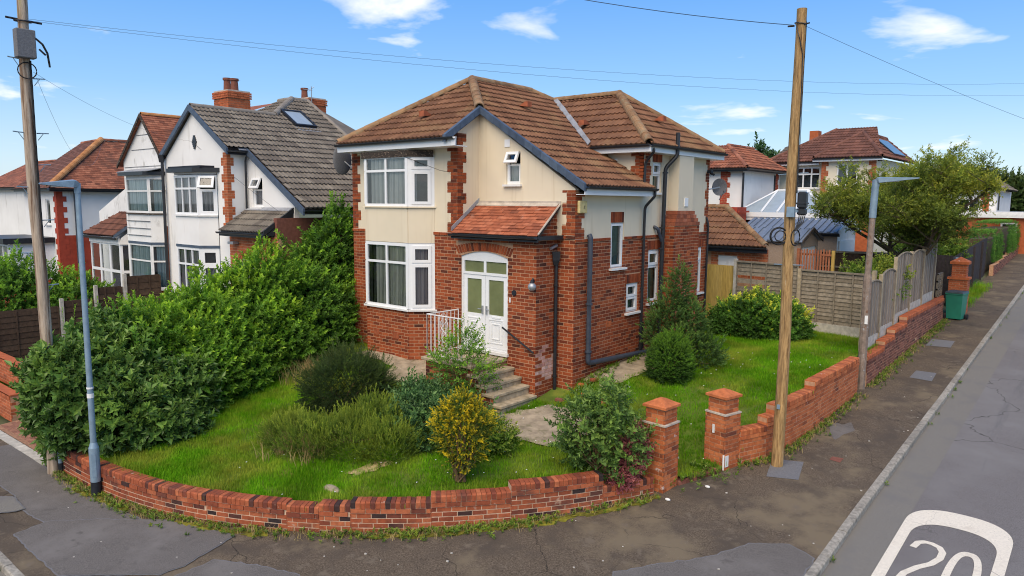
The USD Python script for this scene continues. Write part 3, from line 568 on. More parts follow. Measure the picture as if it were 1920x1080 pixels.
pieces('brick', bricks, 'house_brick', H, 300, 'brickwork')

# front door
dr = holder('front_door', H); o = np.array([-2.85, YF+.04, .56]); w, h = 1.52, 2.25
fr = unary_union([rect(0, 0, w, h), Polygon([(w*i/12, h-.01+.125*(1-(i/6-1)**2)) for i in range(13)])])
lights = [(.09, 1.86, .73, 2.13), (.80, 1.86, 1.44, 2.13)]
mb = MB(); mb.prism(fr.difference(unary_union([rect(*l) for l in lights]+[rect(.06, .05, 1.46, 1.80)])), o, X, Z, Y, .08); emit('frame', mb, 'white_upvc', dr)
for l in lights: emit('pane', MB().ob(o+X*l[0]+Z*l[1]+Y*.035, X*(l[2]-l[0]), Z*(l[3]-l[1]), Y*.01), 'frosted_glass', dr)
for x0 in (.065, .765):
    lw = .69; g = rect(0, 0, lw, 1.74).difference(rect(.11, .80, lw-.11, 1.64)); mb = MB(); mb.prism(g, o+X*x0+Z*.055+Y*.018, X, Z, Y, .05)
    for (a, b, c, d, t) in ((.12, .12, lw-.12, .70, .014), (.17, .17, lw-.17, .65, .006), (.22, .22, lw-.22, .60, .018)):
        mb.prism(rect(a, b, c, d).difference(rect(a+.022, b+.022, c-.022, d-.022)), o+X*x0+Z*.055+Y*.018, X, Z, Yn, t)
    leaf = emit('door_leaf', mb, 'white_upvc', dr)
    emit('pane', MB().ob(o+X*(x0+.11)+Z*.855+Y*.04, X*(lw-.22), Z*.84, Y*.01), 'frosted_glass', dr)
    hx = x0+(lw-.06 if x0 < .5 else .06); emit('handle', MB().box(o[0]+hx-.015, o[1]-.025, o[2]+.86, o[0]+hx+.015, o[1]+.015, o[2]+1.06).tube([o+X*hx+Z*.98-Y*.045, o+X*(hx+(-.11 if x0 < .5 else .11))+Z*.98-Y*.05], .011, 6), 'steel', dr)
    for z in (.25, 1.5): emit('hinge', MB().box(o[0]+(x0-.035 if x0 < .5 else x0+lw), o[1]-.012, o[2]+z, o[0]+(x0 if x0 < .5 else x0+lw+.035), o[1]+.01, o[2]+z+.11), 'white_upvc', dr)
emit('letter_plate', MB().cbox(o[0]+.98, o[1]+.004, o[2]+.77, o[0]+1.26, o[1]+.02, o[2]+.83), 'white_upvc', dr)
emit('threshold', MB().box(o[0]-.04, YF-.07, .49, o[0]+w+.04, YF+.06, .555), 'white_paint', dr)
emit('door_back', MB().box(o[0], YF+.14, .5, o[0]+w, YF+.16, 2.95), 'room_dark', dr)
# number disc, bell, lantern, alarm box
emit('number_disc', MB().tube([(-1.13, YF-.008, 2.02), (-1.13, YF-.03, 2.02)], .065, 16), 'dark_paint', H, smooth=40)
emit('bell_push', MB().cbox(-1.27, YF-.03, 1.78, -1.23, YF-.008, 1.90), 'white_upvc', H)
lp = holder('wall_lantern', H); emit('bracket', MB().tube([(-.56, YF, 2.33), (-.50, YF-.12, 2.40), (-.50, YF-.15, 2.33)], .022, 8).tube([(-.50, YF-.15, 2.30), (-.50, YF-.15, 2.38)], [.05, .03], 10), 'dark_paint', lp, smooth=40)
s_ = trimesh.creation.icosphere(2, .095); s_.apply_translation((-.50, YF-.15, 2.225)); emit('globe', (s_.vertices, s_.faces), 'steel', lp, smooth=True)
al = holder('alarm_box', H); emit('cover', MB().cbox(.012, .05, 3.86, .085, .36, 4.14, .015), 'cream_box', al)
mb = MB(); mb.ob((.086, .215, 3.985), (.003, 0, 0), (0, .012, 0), (0, .008, .05)).ob((.086, .245, 3.985), (.003, 0, 0), (0, .012, 0), (0, .012, .05)).box(.086, .205, 3.97, .089, .265, 3.978); emit('emblem', mb, 'dark_board', al)

# canopy over the porch: flat clay tiles
can = holder('porch_canopy', H); CS = (4.06-3.36)/.98; ct = []
CP = [[(-2.94, -.98), (-.30, -.98), (-.42, -.02), (-2.94, -.02)]]
slope(can, 'clay_tile', 'clay_tile', CP, (-2.94, -.98), 3.36, (0, 1), CS, tw=.235, gauge=.118, kind='flat', thick=.014, stagger=True, jit=.004, lift=.012, rough=.006)
emit('flashing', MB().ob((-2.94, -.035, 4.05), (2.55, 0, 0), (0, .03, 0), (0, 0, .08)).ob((-2.94, -.12, 4.0), (2.5, 0, 0), (0, .11, .08), (0, -.01, .014)), 'mortar_fillet', can)
emit('verge_fillet', MB().tube([(-.31, -.97, 3.39), (-.40, -.03, 4.06)], .022, 6), 'mortar_fillet', can)
gutter(can, (-2.96, -1.0, 3.34), (-.30, -1.0, 3.34), n=(0, -1, 0), fascia=True, h=.09, fm='black_plastic')
emit('soffit', MB().box(-2.95, -.99, 3.26, -.32, -.75, 3.29).box(-.50, -.98, 3.26, -.30, .0, 3.35), 'black_plastic', can)
emit('abutment_flashing', MB().ob((-2.945, -.99, 3.40), (0, .98, .70), (.015, 0, 0), (0, 0, .10)), 'lead', can)
# main roof
tiles = []
S1, S2, S3 = .61, .594, .82
slope(H, 'roof_tile', 'roof_tile', [[(-6.95, -1.28), (-2.79, -1.28), (-2.79, -.135), (-4.75, 1.75)]], (-6.95, -1.28), 5.60, (0, 1), S1, thing_part=tiles)
slope(H, 'roof_tile', 'roof_tile', [[(.30, -.09), (.30, 3.03), (-4.75, 3.03), (-4.75, 1.75), (-2.84, -.09)], [(-1.9, 3.03), (-4.3, 4.95), (-4.75, 4.3), (-4.75, 3.03)]], (.30, -.09), 4.45, (-1, 0), S2, thing_part=tiles)
slope(H, 'roof_tile', 'roof_tile', [[(-6.95, -1.28), (-4.75, 1.75), (-4.75, 4.3), (-6.95, 7.2)]], (-6.95, 7.2), 5.60, (1, 0), S3, thing_part=tiles)
WS = .72
slope(H, 'roof_tile', 'roof_tile', [[(-1.55, 2.7), (.32, 2.7), (-1.97, 4.95), (-4.3, 4.95)]], (-1.55, 2.7), 5.55, (0, 1), WS, thing_part=tiles)
slope(H, 'roof_tile', 'roof_tile', [[(.32, 2.7), (.32, 7.15), (-1.97, 4.95)]], (.32, 2.7), 5.55, (-1, 0), .712, thing_part=tiles)
slope(H, 'roof_tile', 'roof_tile', [[(.32, 7.15), (-6.95, 7.15), (-4.75, 4.95), (-1.97, 4.95)]], (.32, 7.15), 5.55, (0, -1), .74, thing_part=tiles)
pieces('roof_tile', tiles, 'roof_tile', H, 300, 'roof_tiling')
AP = np.array([-4.75, 1.68, 7.50]); rd = ridge((-2.84, -.10, 6.40), AP, .125)+ridge(AP, (-4.75, 4.3, 7.50), .115)+ridge((-6.95, -1.26, 5.66), AP, .11)+ridge((-4.75, 4.3, 7.5), (-4.3, 4.95, 7.22), .1)
rd += ridge((.30, 2.72, 5.60), (-1.97, 4.95, 7.24), .125)+ridge((-1.97, 4.95, 7.24), (-4.3, 4.95, 7.24), .11)+ridge((.30, 7.13, 5.60), (-1.97, 4.95, 7.24), .11)
pieces('ridge_tile', rd, 'ridge_tile', H)
# lead valley between the roofs, laid a little proud
vp = [np.array([-1.45, 2.66, 5.58]), np.array([-4.25, 4.9, 7.20])]; mb = MB(); k = 14
for i in range(k):
    a, b = (vp[0]+(vp[1]-vp[0])*j/k for j in (i, i+1)); wv = .035+.03*rng.random()
    mb.ob(a+np.array([-wv*.4, -wv, .03]), b-a, np.array([wv*1.2, wv*1.5, .09]), np.array([0, 0, .018]))
emit('valley_lead', mb, 'lead', H)
emit('valley_lead', MB().ob((-1.75, 2.95, 5.72), (.35, -.05, -.22), (.12, .1, -.05), (0, 0, .02)).ob((-.75, 2.97, 4.98), (.75, 0, -.45), (0, .06, .12), (0, -.01, .02)), 'lead', H)
for p, d in (((-4.55, -.15, 6.32), (0, -1)), ((-3.4, 2.2, 6.72), (1, 0)), ((-2.15, 3.6, 6.27), (0, -1)), ((-.75, 4.9, 6.40), (1, 0))):   # vent tiles
    d3 = np.array([*d, 0.0]); s3 = np.array([-d[1], d[0], 0.0]); mb = MB(); mb.prism(Polygon([(0, 0), (.30, -.04), (.30, .10), (.20, .10)]), np.array(p)-s3*.09, d3, Z, s3, .18); emit('vent_tile', mb, 'clay_tile', H)
gutter(H, (-6.97, -1.30, 5.60), (-2.50, -1.30, 5.60), n=(0, -1, 0), h=.17)
emit('soffit', MB().box(-6.95, -1.28, 5.40, -2.60, -.80, 5.42), 'white_upvc', H)
emit('fascia', MB().box(-2.62, -1.32, 5.40, -2.50, -1.27, 5.60), 'white_upvc', H)
gutter(H, (.33, -.10, 4.46), (.33, 3.06, 4.46), n=(1, 0, 0), h=.16); emit('soffit', MB().box(.01, .0, 4.27, .29, 3.05, 4.29), 'white_upvc', H)
gutter(H, (-1.62, 2.70, 5.56), (.36, 2.70, 5.56), n=(0, -1, 0), h=.15); gutter(H, (.34, 2.70, 5.56), (.34, 7.18, 5.56), n=(1, 0, 0), h=.15)
emit('soffit', MB().box(-1.7, 2.72, 5.38, .31, 3.06, 5.40).box(0, 2.72, 5.376, .31, 7.1, 5.396), 'white_upvc', H)
vc = []
def verge(p0, p1, side, nseg, drop=.17):
    p0, p1 = np.array(p0), np.array(p1); d = (p1-p0)/nseg
    for i in range(nseg): vc.append((BOXV(p0+d*i+d*.01, d*.98, np.array(side)*.10, np.array([0, 0, -drop-.01*(i % 2)])), BOXT, rng.random()))
verge((-2.77, -1.36, 5.66), (-2.77, -.12, 6.44), (-1, 0, 0), 5); verge((.34, -.16, 4.52), (-2.84, -.16, 6.45), (0, 1, 0), 13)
pieces('verge_cap', vc, 'verge_cap', H)
# pipes
pipe(H, [(.07, .47, 3.36), (.11, .47, 3.30), (.11, .47, .34), (.12, 3.28, .20), (.12, 3.9, .17)], .062, 'grey_plastic', clips=[(.11, .47, 1.75), (.11, .47, .62)], label='thick grey waste pipe turning along the foot of the flank wall')
pipe(H, [(.36, 3.0, 4.42), (.36, 3.0, 4.28), (.10, 2.96, 4.0), (.08, 2.96, .22)], .036, clips=[(.08, 2.96, 3.2), (.08, 2.96, 1.9), (.08, 2.96, .8)])
pipe(H, [(.37, 2.86, 5.5), (.37, 2.86, 5.38), (.10, 2.92, 5.12), (.08, 2.92, 4.5)], .034)
pipe(H, [(.36, 4.14, 5.95), (.36, 4.14, 5.36), (.14, 3.92, 5.02), (.11, 3.88, .2)], .055, clips=[(.14, 3.92, 4.9), (.11, 3.88, 3.45), (.11, 3.88, 2.9)], label='black soil stack rising past the eaves')
pipe(H, [(0, 3.62, 3.48), (.10, 3.66, 3.44), (.11, 3.88, 3.1)], .045, mt='grey_plastic')
pipe(H, [(.05, 3.12, 1.0), (.05, 3.12, .28)], .02)
pipe(H, [(.02, 6.78, 3.7), (.08, 6.8, 3.5), (.06, 6.8, .3)], .03)
pp = pipe(H, [(-.44, -.10, 2.75), (-.44, -.10, -.34)], .042, clips=[(-.44, -.10, 2.2), (-.44, -.10, 1.0), (-.44, -.10, .05)]); emit('hopper_head', MB().add(*tube([(-.44, -.12, 2.66), (-.44, -.12, 2.78), (-.44, -.12, 2.98)], [.06, .11, .13], 4)), 'black_plastic', pp)
emit('gully', MB().box(-.58, -.30, -.52, -.30, .0, -.36), 'pale_concrete', H)
emit('wire', MB().tube([(-4.3, -1.27, 5.2), (-3.3, -1.0, 4.85), (-3.2, -.79, 4.82)], .006, 5), 'black_plastic', H)
emit('spout', MB().tube([(-.46, -.3, 3.05), (-.46, -.06, 3.12)], .035, 8), 'steel', H)
cm = holder('security_camera', H); emit('body', MB().box(.02, 6.72, 5.0, .14, 6.86, 5.08).tube([(.1, 6.79, 4.99), (.24, 6.70, 4.94)], .035, 8), 'dark_paint', cm)

# ------------------------------------------------------------------ steps, landing, railing
ST = thing('entrance_steps', 'worn concrete steps with brick sides leading up to the white front door', 'steps')
lv = [(-1.35, .46), (-1.12, .28), (-.90, .09), (-.67, -.07), (-.45, -.27)]
emit('landing', MB().cbox(-2.98, -2.0, .385, -1.33, YF-.012, .46, .01), 'concrete', ST)
emit('brick_base', MB().box(-2.90, -1.90, -.6, -1.36, YF-.012, .384), 'dark_mortar', ST)
sb = lay((-2.90, -1.90, 0), X, Yn, rect(0, -.6, 1.54, .384), dark=.2)+lay((-2.90, YF, 0), -Y, Xn, rect(0.01, -.6, 1.13, .384), dark=.2)
px = -1.35
for x, z in lv[1:]:
    emit('step', MB().cbox(px-.10, -2.05, z-.07, x+.03, YF-.012, z, .012), 'concrete', ST, label=None)
    emit('riser', MB().box(px-.08, -1.99, -.75, x-.005, YF-.013, z-.071), 'concrete', ST)
    if z > -.2: sb += lay((px, -1.99, 0), X, Yn, rect(0, -.6, x-px-.01, z-.075), dark=.1)
    px = x
pieces('brick', sb, 'porch_brick', ST)
RL = thing('white_railing', 'rusty white metal railing with scrolls round the front door landing', 'railing')
def railrun(a, b, nb):
    a, b = np.array(a), np.array(b)
    for z in (.52, 1.47): emit('rail', MB().tube([a+Z*z, b+Z*z], .014, 6), 'white_paint', RL)
    for i in range(nb+1): emit('baluster', MB().tube([a+(b-a)*i/nb+Z*(.46 if i in (0, nb) else .52), a+(b-a)*i/nb+Z*1.47], .013 if i in (0, nb) else .008, 6), 'white_paint', RL)
    m = (a+b)/2; d = (b-a)/np.linalg.norm(b-a)
    for sg in (-1, 1):
        p = [m+d*sg*(.02+.11*math.sin(t*3.0))+Z*(.55+.28*t) for t in np.linspace(0, 3.1, 14)]; emit('scroll', MB().tube(p, .007, 5), 'white_paint', RL)
railrun((-2.88, -1.88, 0), (-2.88, -.82, 0), 8); railrun((-2.88, -1.88, 0), (-1.75, -1.88, 0), 9)
HR = thing('handrail', 'slanting black metal handrail fixed to the brick porch wall beside the steps', 'handrail')
emit('bar', MB().tube([(-1.42, YF-.09, 1.19), (-.49, YF-.09, .71)], .022, 8), 'dark_paint', HR)
for x in (-1.30, -.58): emit('bracket', MB().tube([(x, YF-.005, 1.13-(x+1.30)*.52-.06), (x, YF-.09, 1.13-(x+1.30)*.52)], .012, 6), 'dark_paint', HR)

# ------------------------------------------------------------------ the lie of the land
def sstep(a, b, x): t = np.clip((np.asarray(x, float)-a)/(b-a), 0, 1); return t*t*(3-2*t)
def G(x, y):
    """pavement level: the side street climbs along +y, the other street falls gently towards -x"""
    x = np.asarray(x, float); y = np.asarray(y, float)
    yy = np.where(y < 44, y, 44+12*(1-np.exp(-(y-44)/12))); yy = np.maximum(yy, -12.5)
    return -.995+.05*yy+.018*np.minimum(0, x+8)
def land(x, y):
    x = np.asarray(x, float); y = np.asarray(y, float); g = G(x, y)-.30
    inner = np.minimum(-1.42+.115*(y+8.0), -.55+.05*np.maximum(y, 0))+.018*np.minimum(0, x+8)
    k = sstep(4.5, 3.6, x)*sstep(-8.1, -7.6, y)*np.maximum(sstep(-7.5, -8.2, x), sstep(9.6, 10.2, y))
    far = np.hypot(x, y); h = g*(1-k)+np.minimum(inner, g+.95)*k
    return h*(1-sstep(90, 260, far))+(-.5)*sstep(90, 260, far)
def gridmesh(xs, ys, zf, keep=None, tone=0.5):
    gx, gy = np.meshgrid(xs, ys, indexing='ij'); v = np.stack([gx.ravel(), gy.ravel(), zf(gx.ravel(), gy.ravel())], 1); m = len(ys)
    i, j = np.meshgrid(np.arange(len(xs)-1), np.arange(m-1), indexing='ij'); a = (i*m+j).ravel(); q = np.stack([a, a+m, a+m+1, a+1], 1)
    if keep is not None:
        c = v[q].mean(1); q = q[keep(c[:, 0], c[:, 1])]; kk_ = np.unique(q); re_ = np.zeros(len(v), int); re_[kk_] = np.arange(len(kk_)); v = v[kk_]; q = re_[q]
    mb = MB(); mb.add(v, q, tone); return mb
def sheet(poly, zf, step=.5, lift=0.0):
    """a shapely polygon draped over a height function"""
    mb = MB(); x0, y0, x1, y1 = poly.bounds
    cells = [poly.intersection(sbox(x, y, x+step, y+step)) for x in np.arange(x0, x1, step) for y in np.arange(y0, y1, step)] if (x1-x0)*(y1-y0)/step**2 < 9000 else [poly]
    for c in cells:
        for g in getattr(c, 'geoms', [c]):
            if g.geom_type != 'Polygon' or g.area < 1e-6: continue
            v2, f = trimesh.creation.triangulate_polygon(g, engine='earcut'); mb.add(np.column_stack([v2, zf(v2[:, 0], v2[:, 1])+lift]), f)
    return mb
ax = np.concatenate([-np.geomspace(900, 42, 14), np.arange(-40, 24, 1.0), np.geomspace(24, 900, 14)]); ay = np.concatenate([-np.geomspace(900, 32, 14), np.arange(-30, 64, 1.0), np.geomspace(64, 900, 14)])
struct('ground', gridmesh(ax, ay, land), 'far_ground')
# kerb line: up the side street, round the corner and along the other street
KX = 6.40
arc = [(KX+.0, 62.0), (KX+.02, 30.0), (KX+.08, 10.0), (KX+.14, -1.2)]
ac, ar = np.array([1.6, -5.5]), 4.94
for t in np.linspace(0, 90, 19)[1:]: arc.append((ac[0]+ar*math.cos(math.radians(-t)), ac[1]+ar*math.sin(math.radians(-t))-.0))
arc += [(-4, -10.42), (-60, -10.5)]
kp = np.array(arc); kp[3] = (6.54, -5.4); kp = np.vstack([kp[:3], [[6.50, -1.0]], kp[3:]])
kerb_line = LineString(kp)
WOUT = np.array([(-9.2, -8.46), (-7.6, -8.44), (-6.59, -8.42), (-5.9, -8.44), (-4.84, -8.45), (-3.93, -8.31), (-3.32, -8.19), (-2.69, -8.0), (-2.14, -7.79), (-1.23, -7.38), (-.82, -7.14), (-.29, -6.80), (.18, -6.45), (.69, -6.00), (1.16, -5.55), (1.61, -5.13), (1.98, -4.73), (2.32, -4.26), (2.57, -3.87), (2.82, -3.40), (3.12, -2.80), (3.40, -2.25)])
from scipy.interpolate import splprep, splev
tck, _ = splprep(WOUT.T, s=.02, k=3); dense = np.array(splev(np.linspace(0, 1, 600), tck)).T
dense = dense[dense[:, 0] > -6.62]
sl = np.concatenate([[0], np.cumsum(np.linalg.norm(np.diff(dense, axis=0), axis=1))]); WL = sl[-1]
def WP(s): return np.array([np.interp(s, sl, dense[:, 0]), np.interp(s, sl, dense[:, 1]), 0.0])
def WT(s): d = WP(min(s+.02, WL))-WP(max(s-.02, 0)); return d/np.linalg.norm(d)
def s_at(x): return float(np.interp(x, dense[:, 0], sl))
road = Polygon([*kp.tolist(), (-60, -60), (60, -60), (60, 62)]).difference(Polygon([(13.2, 62), (13.2, -3), (16, -7), (60, -8), (60, 62)]))
road_z = lambda x, y: G(np.minimum(x, 7.0), y)-.115
def tri_sheet(poly, zf, near_step=.8, lift=0.0):
    x0, y0, x1, y1 = poly.bounds; mb = MB(); xs = np.concatenate([np.arange(x0, -12, 6), np.arange(-12, 14, 1.0), np.arange(14, x1+6, 6)]) if x1-x0 > 30 else np.arange(x0, x1+.5, .5); ys = np.concatenate([np.arange(y0, -14, 6), np.arange(-14, 66, 1.0)]) if y1-y0 > 30 else np.arange(y0, y1+.5, .5)
    for i in range(len(xs)-1):
        for j in range(len(ys)-1):
            c = poly.intersection(sbox(xs[i], ys[j], xs[i+1], ys[j+1]))
            for g in getattr(c, 'geoms', [c]):
                if g.geom_type == 'Polygon' and g.area > 1e-6:
                    v2, f = trimesh.creation.triangulate_polygon(g, engine='earcut'); mb.add(np.column_stack([v2, zf(v2[:, 0], v2[:, 1])+lift]), f)
    return mb
struct('road', tri_sheet(road, road_z), 'road_tarmac')
gut = kerb_line.buffer(.75, single_sided=True) if False else kerb_line.buffer(.62).intersection(road)
emit('gutter_strip', tri_sheet(gut, road_z, lift=.004), 'gutter_tarmac', '/World/road')
# pavement between kerb and boundary walls
inner = [(4.72, 62), (4.66, 20), (4.60, 3), (4.45, 1.2), (4.2, .2), (3.95, -.5), (3.42, -1.6)]+[tuple(p) for p in dense[::-8]]+[(-6.62, -8.43), (-7.6, -8.44), (-60, -8.5)]
kk = LineString(kp).parallel_offset(.125, 'right') if LineString(kp).parallel_offset(.125, 'right').distance(Point(4.6, 3)) < LineString(kp).distance(Point(4.6, 3)) else LineString(kp).parallel_offset(.125, 'left')
kin = list(kk.coords); kin = kin if kin[0][1] > 0 else kin[::-1]
pave = Polygon([(x-.12 if x > -7 else x, y+.06) for x, y in inner]+kin[::-1]).buffer(0)
PV = struct('pavement', tri_sheet(pave, G), 'old_tarmac')
mb_k = []; s0 = 0.0; KL = kerb_line.length
s_start = kerb_line.project(Point(KX, 45)); s_end = kerb_line.project(Point(-9, -10.45)); s0 = s_start
while s0 < s_end:
    s1 = s0+.915; a, b = (np.array(kerb_line.interpolate(s).coords[0]) for s in (s0, s1)); d = (b-a)/np.linalg.norm(b-a); nn = np.array([-d[1], d[0]]);
    if not pave.buffer(.05).contains(Point(*(a+nn*.3))): nn = -nn
    g = .006; a2, b2 = a+d*g, b-d*g; top = rng.normal(.006, .004)
    P = []
    for q in (a2, b2):
        for (off, dz) in ((0, -.25), (.0, -.022), (.02, 0), (.125, 0), (.125, -.25)): P.append([*(q+nn*off), float(G(*q))+top+dz])
    f = [[0, 5, 6, 1], [1, 6, 7, 2], [2, 7, 8, 3], [3, 8, 9, 4]]; ff = []
    for q in f: ff += [[q[0], q[1], q[2]], [q[0], q[2], q[3]]]
    ff += [[0, 1, 2], [0, 2, 3], [0, 3, 4], [5, 7, 6], [5, 8, 7], [5, 9, 8]]
    mb_k.append((np.array(P), np.array(ff), rng.random())); s0 = s1
pieces('kerb_stone', mb_k, 'kerb', PV, 120, 'kerb_row')
def patch(pts, mt='new_tarmac', lift=.004, name='tarmac_patch'):
    r = np.random.default_rng(len(used)); p = np.array(pts, float); q = []
    for a, b in zip(p, np.roll(p, -1, 0)):
        k = max(1, int(np.linalg.norm(b-a)/.09)) if name == 'tarmac_patch' else 1
        for t in np.arange(k)/k: q.append(a+(b-a)*t+(r.normal(0, .011, 2) if k > 1 else 0))
    pg = Polygon(q).buffer(0).intersection(pave.buffer(-.005))
    if name == 'tarmac_patch': emit('patch_seam', sheet(pg.buffer(.022).intersection(pave.buffer(-.003)), G, .6, lift), 'cover_iron', PV); lift += .004
    emit(name, sheet(pg, G, .6, lift), mt, PV)
patch([(-9.5, -9.6), (-6.3, -9.45), (-5.27, -9.57), (-4.41, -9.5), (-3.9, -8.95), (-2.9, -8.40), (-3.4, -8.45), (-4.9, -8.62), (-7, -8.62), (-9.5, -8.62)])
patch([(-4.34, -9.98), (-4.41, -9.5), (-3.8, -8.91), (-2.71, -8.15), (-1.75, -7.85), (-1.30, -7.73), (-1.04, -8.7), (-1.09, -9.04), (-1.5, -9.35), (-2.29, -9.99)], lift=.012)
patch([(-6.27, -9.67), (-6.11, -9.52), (-5.27, -9.57), (-5.5, -9.95), (-6.3, -9.95)], 'gutter_tarmac', .020)
patch([(-.88, -8.95), (-.83, -8.34), (-.19, -8.01), (.58, -7.77), (.9, -8.1), (.2, -8.7)])
patch([(4.2, -4.9), (5.1, -3.7), (5.45, -2.95), (5.9, -2.6), (6.36, -2.79), (6.36, -5.2), (5.2, -7.2)])
for pts, nm, mt in (([(5.41, 8.28), (5.41, 9.13), (5.91, 9.14), (5.96, 8.2)], 'chamber_cover', 'cover_iron'), ([(5.03, 12.48), (5.03, 13.57), (5.67, 13.62), (5.71, 12.59)], 'chamber_cover', 'cover_iron'), ([(5.41, 1.17), (5.41, 1.36), (5.62, 1.39), (5.62, 1.13)], 'stop_tap_cover', 'brown_brick'), ([(4.72, -.35), (4.50, .55), (5.05, .75), (5.25, -.15)], 'chamber_cover', 'cover_iron')): patch(pts, mt, .0075, nm)
emit('stain', sheet(Polygon([(5.1+.22*math.cos(t)*(1+.3*math.sin(3*t)), 3.0+.55*math.sin(t)*(1+.25*math.cos(5*t))) for t in np.linspace(0, 6.28, 26)[:-1]]), G, .6, .0045), 'new_tarmac', PV)
# the painted 20
def paint(poly, name, parent): emit(name, tri_sheet(poly, road_z, lift=.006), 'road_paint', parent)
RM = thing('road_marking', 'cream painted speed limit roundel with the number 20 on the grey road', 'road marking')
th = np.linspace(math.radians(24), math.radians(156), 24)
def roundel(x0, x1, y0, y1, cap):
    xm, hw = (x0+x1)/2, (x1-x0)/2; t = np.linspace(0, math.pi, 25)
    return Polygon([(xm+hw*math.copysign(abs(math.cos(a))**.8, math.cos(a)), y1-cap+cap*math.sin(a)**.85) for a in t]+[(xm-hw*math.copysign(abs(math.cos(a))**.8, math.cos(a)), y0+cap-cap*math.sin(a)**.85) for a in t])
paint(roundel(7.09, 8.58, -4.9, .33, .75).difference(roundel(7.25, 8.42, -4.6, -.27, .62)), 'border', RM)
two = LineString([(7.385, -1.32), (7.42, -1.12), (7.50, -1.04), (7.60, -1.04), (7.71, -1.10), (7.775, -1.24), (7.775, -1.46), (7.70, -1.70), (7.56, -1.92), (7.44, -2.2), (7.40, -2.5), (7.40, -2.85)]).buffer(.048, cap_style=2).union(sbox(7.352, -2.98, 7.83, -2.80))
t = np.linspace(0, 2*math.pi, 40); zo = Polygon([(8.10+.225*math.copysign(abs(math.cos(a))**.75, math.cos(a)), -2.0+1.0*math.copysign(abs(math.sin(a))**.75, math.sin(a))) for a in t])
zi = Polygon([(8.10+.125*math.copysign(abs(math.cos(a))**.75, math.cos(a)), -2.0+.86*math.copysign(abs(math.sin(a))**.75, math.sin(a))) for a in t])
paint(two, 'digit', RM); paint(zo.difference(zi), 'digit', RM)
# drive of the neighbour, with block paving
drz = lambda x, y: G(x, y)+.004+.03*np.maximum(0, np.asarray(y)+8.4)
DV = struct('driveway', sheet(sbox(-11.4, -8.40, -7.35, -2.5), drz, 1.0), 'dark_mortar'); bp = []
for i in range(20):
    for j in range(36):
        x = -11.3+i*.2+(.1 if j % 2 else 0); y = -8.3+j*.105
        bp.append((BOXV(np.array([x, y, float(drz(x, y))-.02]), np.array([.19, 0, 0]), np.array([0, .095, .003]), np.array([0, 0, .03])), BOXT, rng.random()))
pieces('paving_block', bp, 'block_paving', DV, 150, 'paving_field')
eb = [(BOXV(np.array([x, -8.62+.22*k, float(G(x, -8.5))-.05]), np.array([.44, 0, 0]), np.array([0, .2, 0]), np.array([0, 0, .066])), BOXT, rng.random()) for k in range(1) for x in np.arange(-11.4, -7.4, .45)]
pieces('edging_stone', eb, 'pale_concrete', DV)

# ------------------------------------------------------------------ the garden
ctl = np.array([(-6.5, -8.1, -.90), (-4.8, -8.1, -.93), (-3.3, -7.85, -.93), (-2.1, -7.4, -.94), (-.8, -6.75, -.97), (.2, -6.05, -.88), (1.2, -5.2, -.82), (1.9, -4.5, -.76), (2.35, -3.8, -.70), (2.75, -2.9, -.82), (3.2, -2.0, -.86), (3.45, -1.1, -.98), (3.75, -1.0, -1.0), (3.5, -.6, -.97), (3.2, -.7, -.90), (3.85, -.75, -1.0), (3.55, .05, -.55), (3.0, -.2, -.62), (4.2, .8, -.26), (4.3, 2.0, -.04), (4.35, 4, .12), (4.35, 6, .16), (4.1, 9.0, .2), (-7.4, -.9, .08), (-5, -1.35, .08), (-3.6, -1.0, .0), (-1.6, -2.3, -.36), (-.2, -1.6, -.46), (.0, -.3, -.40), (.5, .3, .0), (.25, 3.5, .16), (.25, 7, .18), (-.3, 9.6, .18), (-4, -4, -.42), (-1.5, -4.5, -.62), (-6.7, -4.5, -.45), (1.2, -2, -.52), (1.8, 0, -.22), (2.2, 2.5, .0), (-7.5, -8, -.95), (-7.5, 2, .1), (-7.5, 9.5, .2)])
_rb = RBFInterpolator(ctl[:, :2], ctl[:, 2], kernel='linear', smoothing=.02)
def H2(x, y):
    p = np.column_stack([np.ravel(x), np.ravel(y)]); return _rb(p)+.03*(fbm(np.column_stack([p*.9, np.zeros(len(p))]), 3, 5)-.5)
gard = Polygon([tuple(WP(s)[:2]+np.array([-WT(s)[1], WT(s)[0]])*.11) for s in np.linspace(0, WL, 60)]+[(3.50, -1.72), (3.96, -.62), (4.02, .2), (4.42, 1.3), (4.52, 3), (4.55, 9.3), (-7.6, 10.2), (-7.6, -8.32)]).buffer(0)
gx, gy = np.arange(-7.7, 4.7, .11), np.arange(-8.6, 10.3, .11)
_gz = None
GM = gridmesh(gx, gy, H2, keep=lambda a, b: contains_xy(gard.buffer(.0), a, b))
struct('lawn', GM, 'lawn_soil')
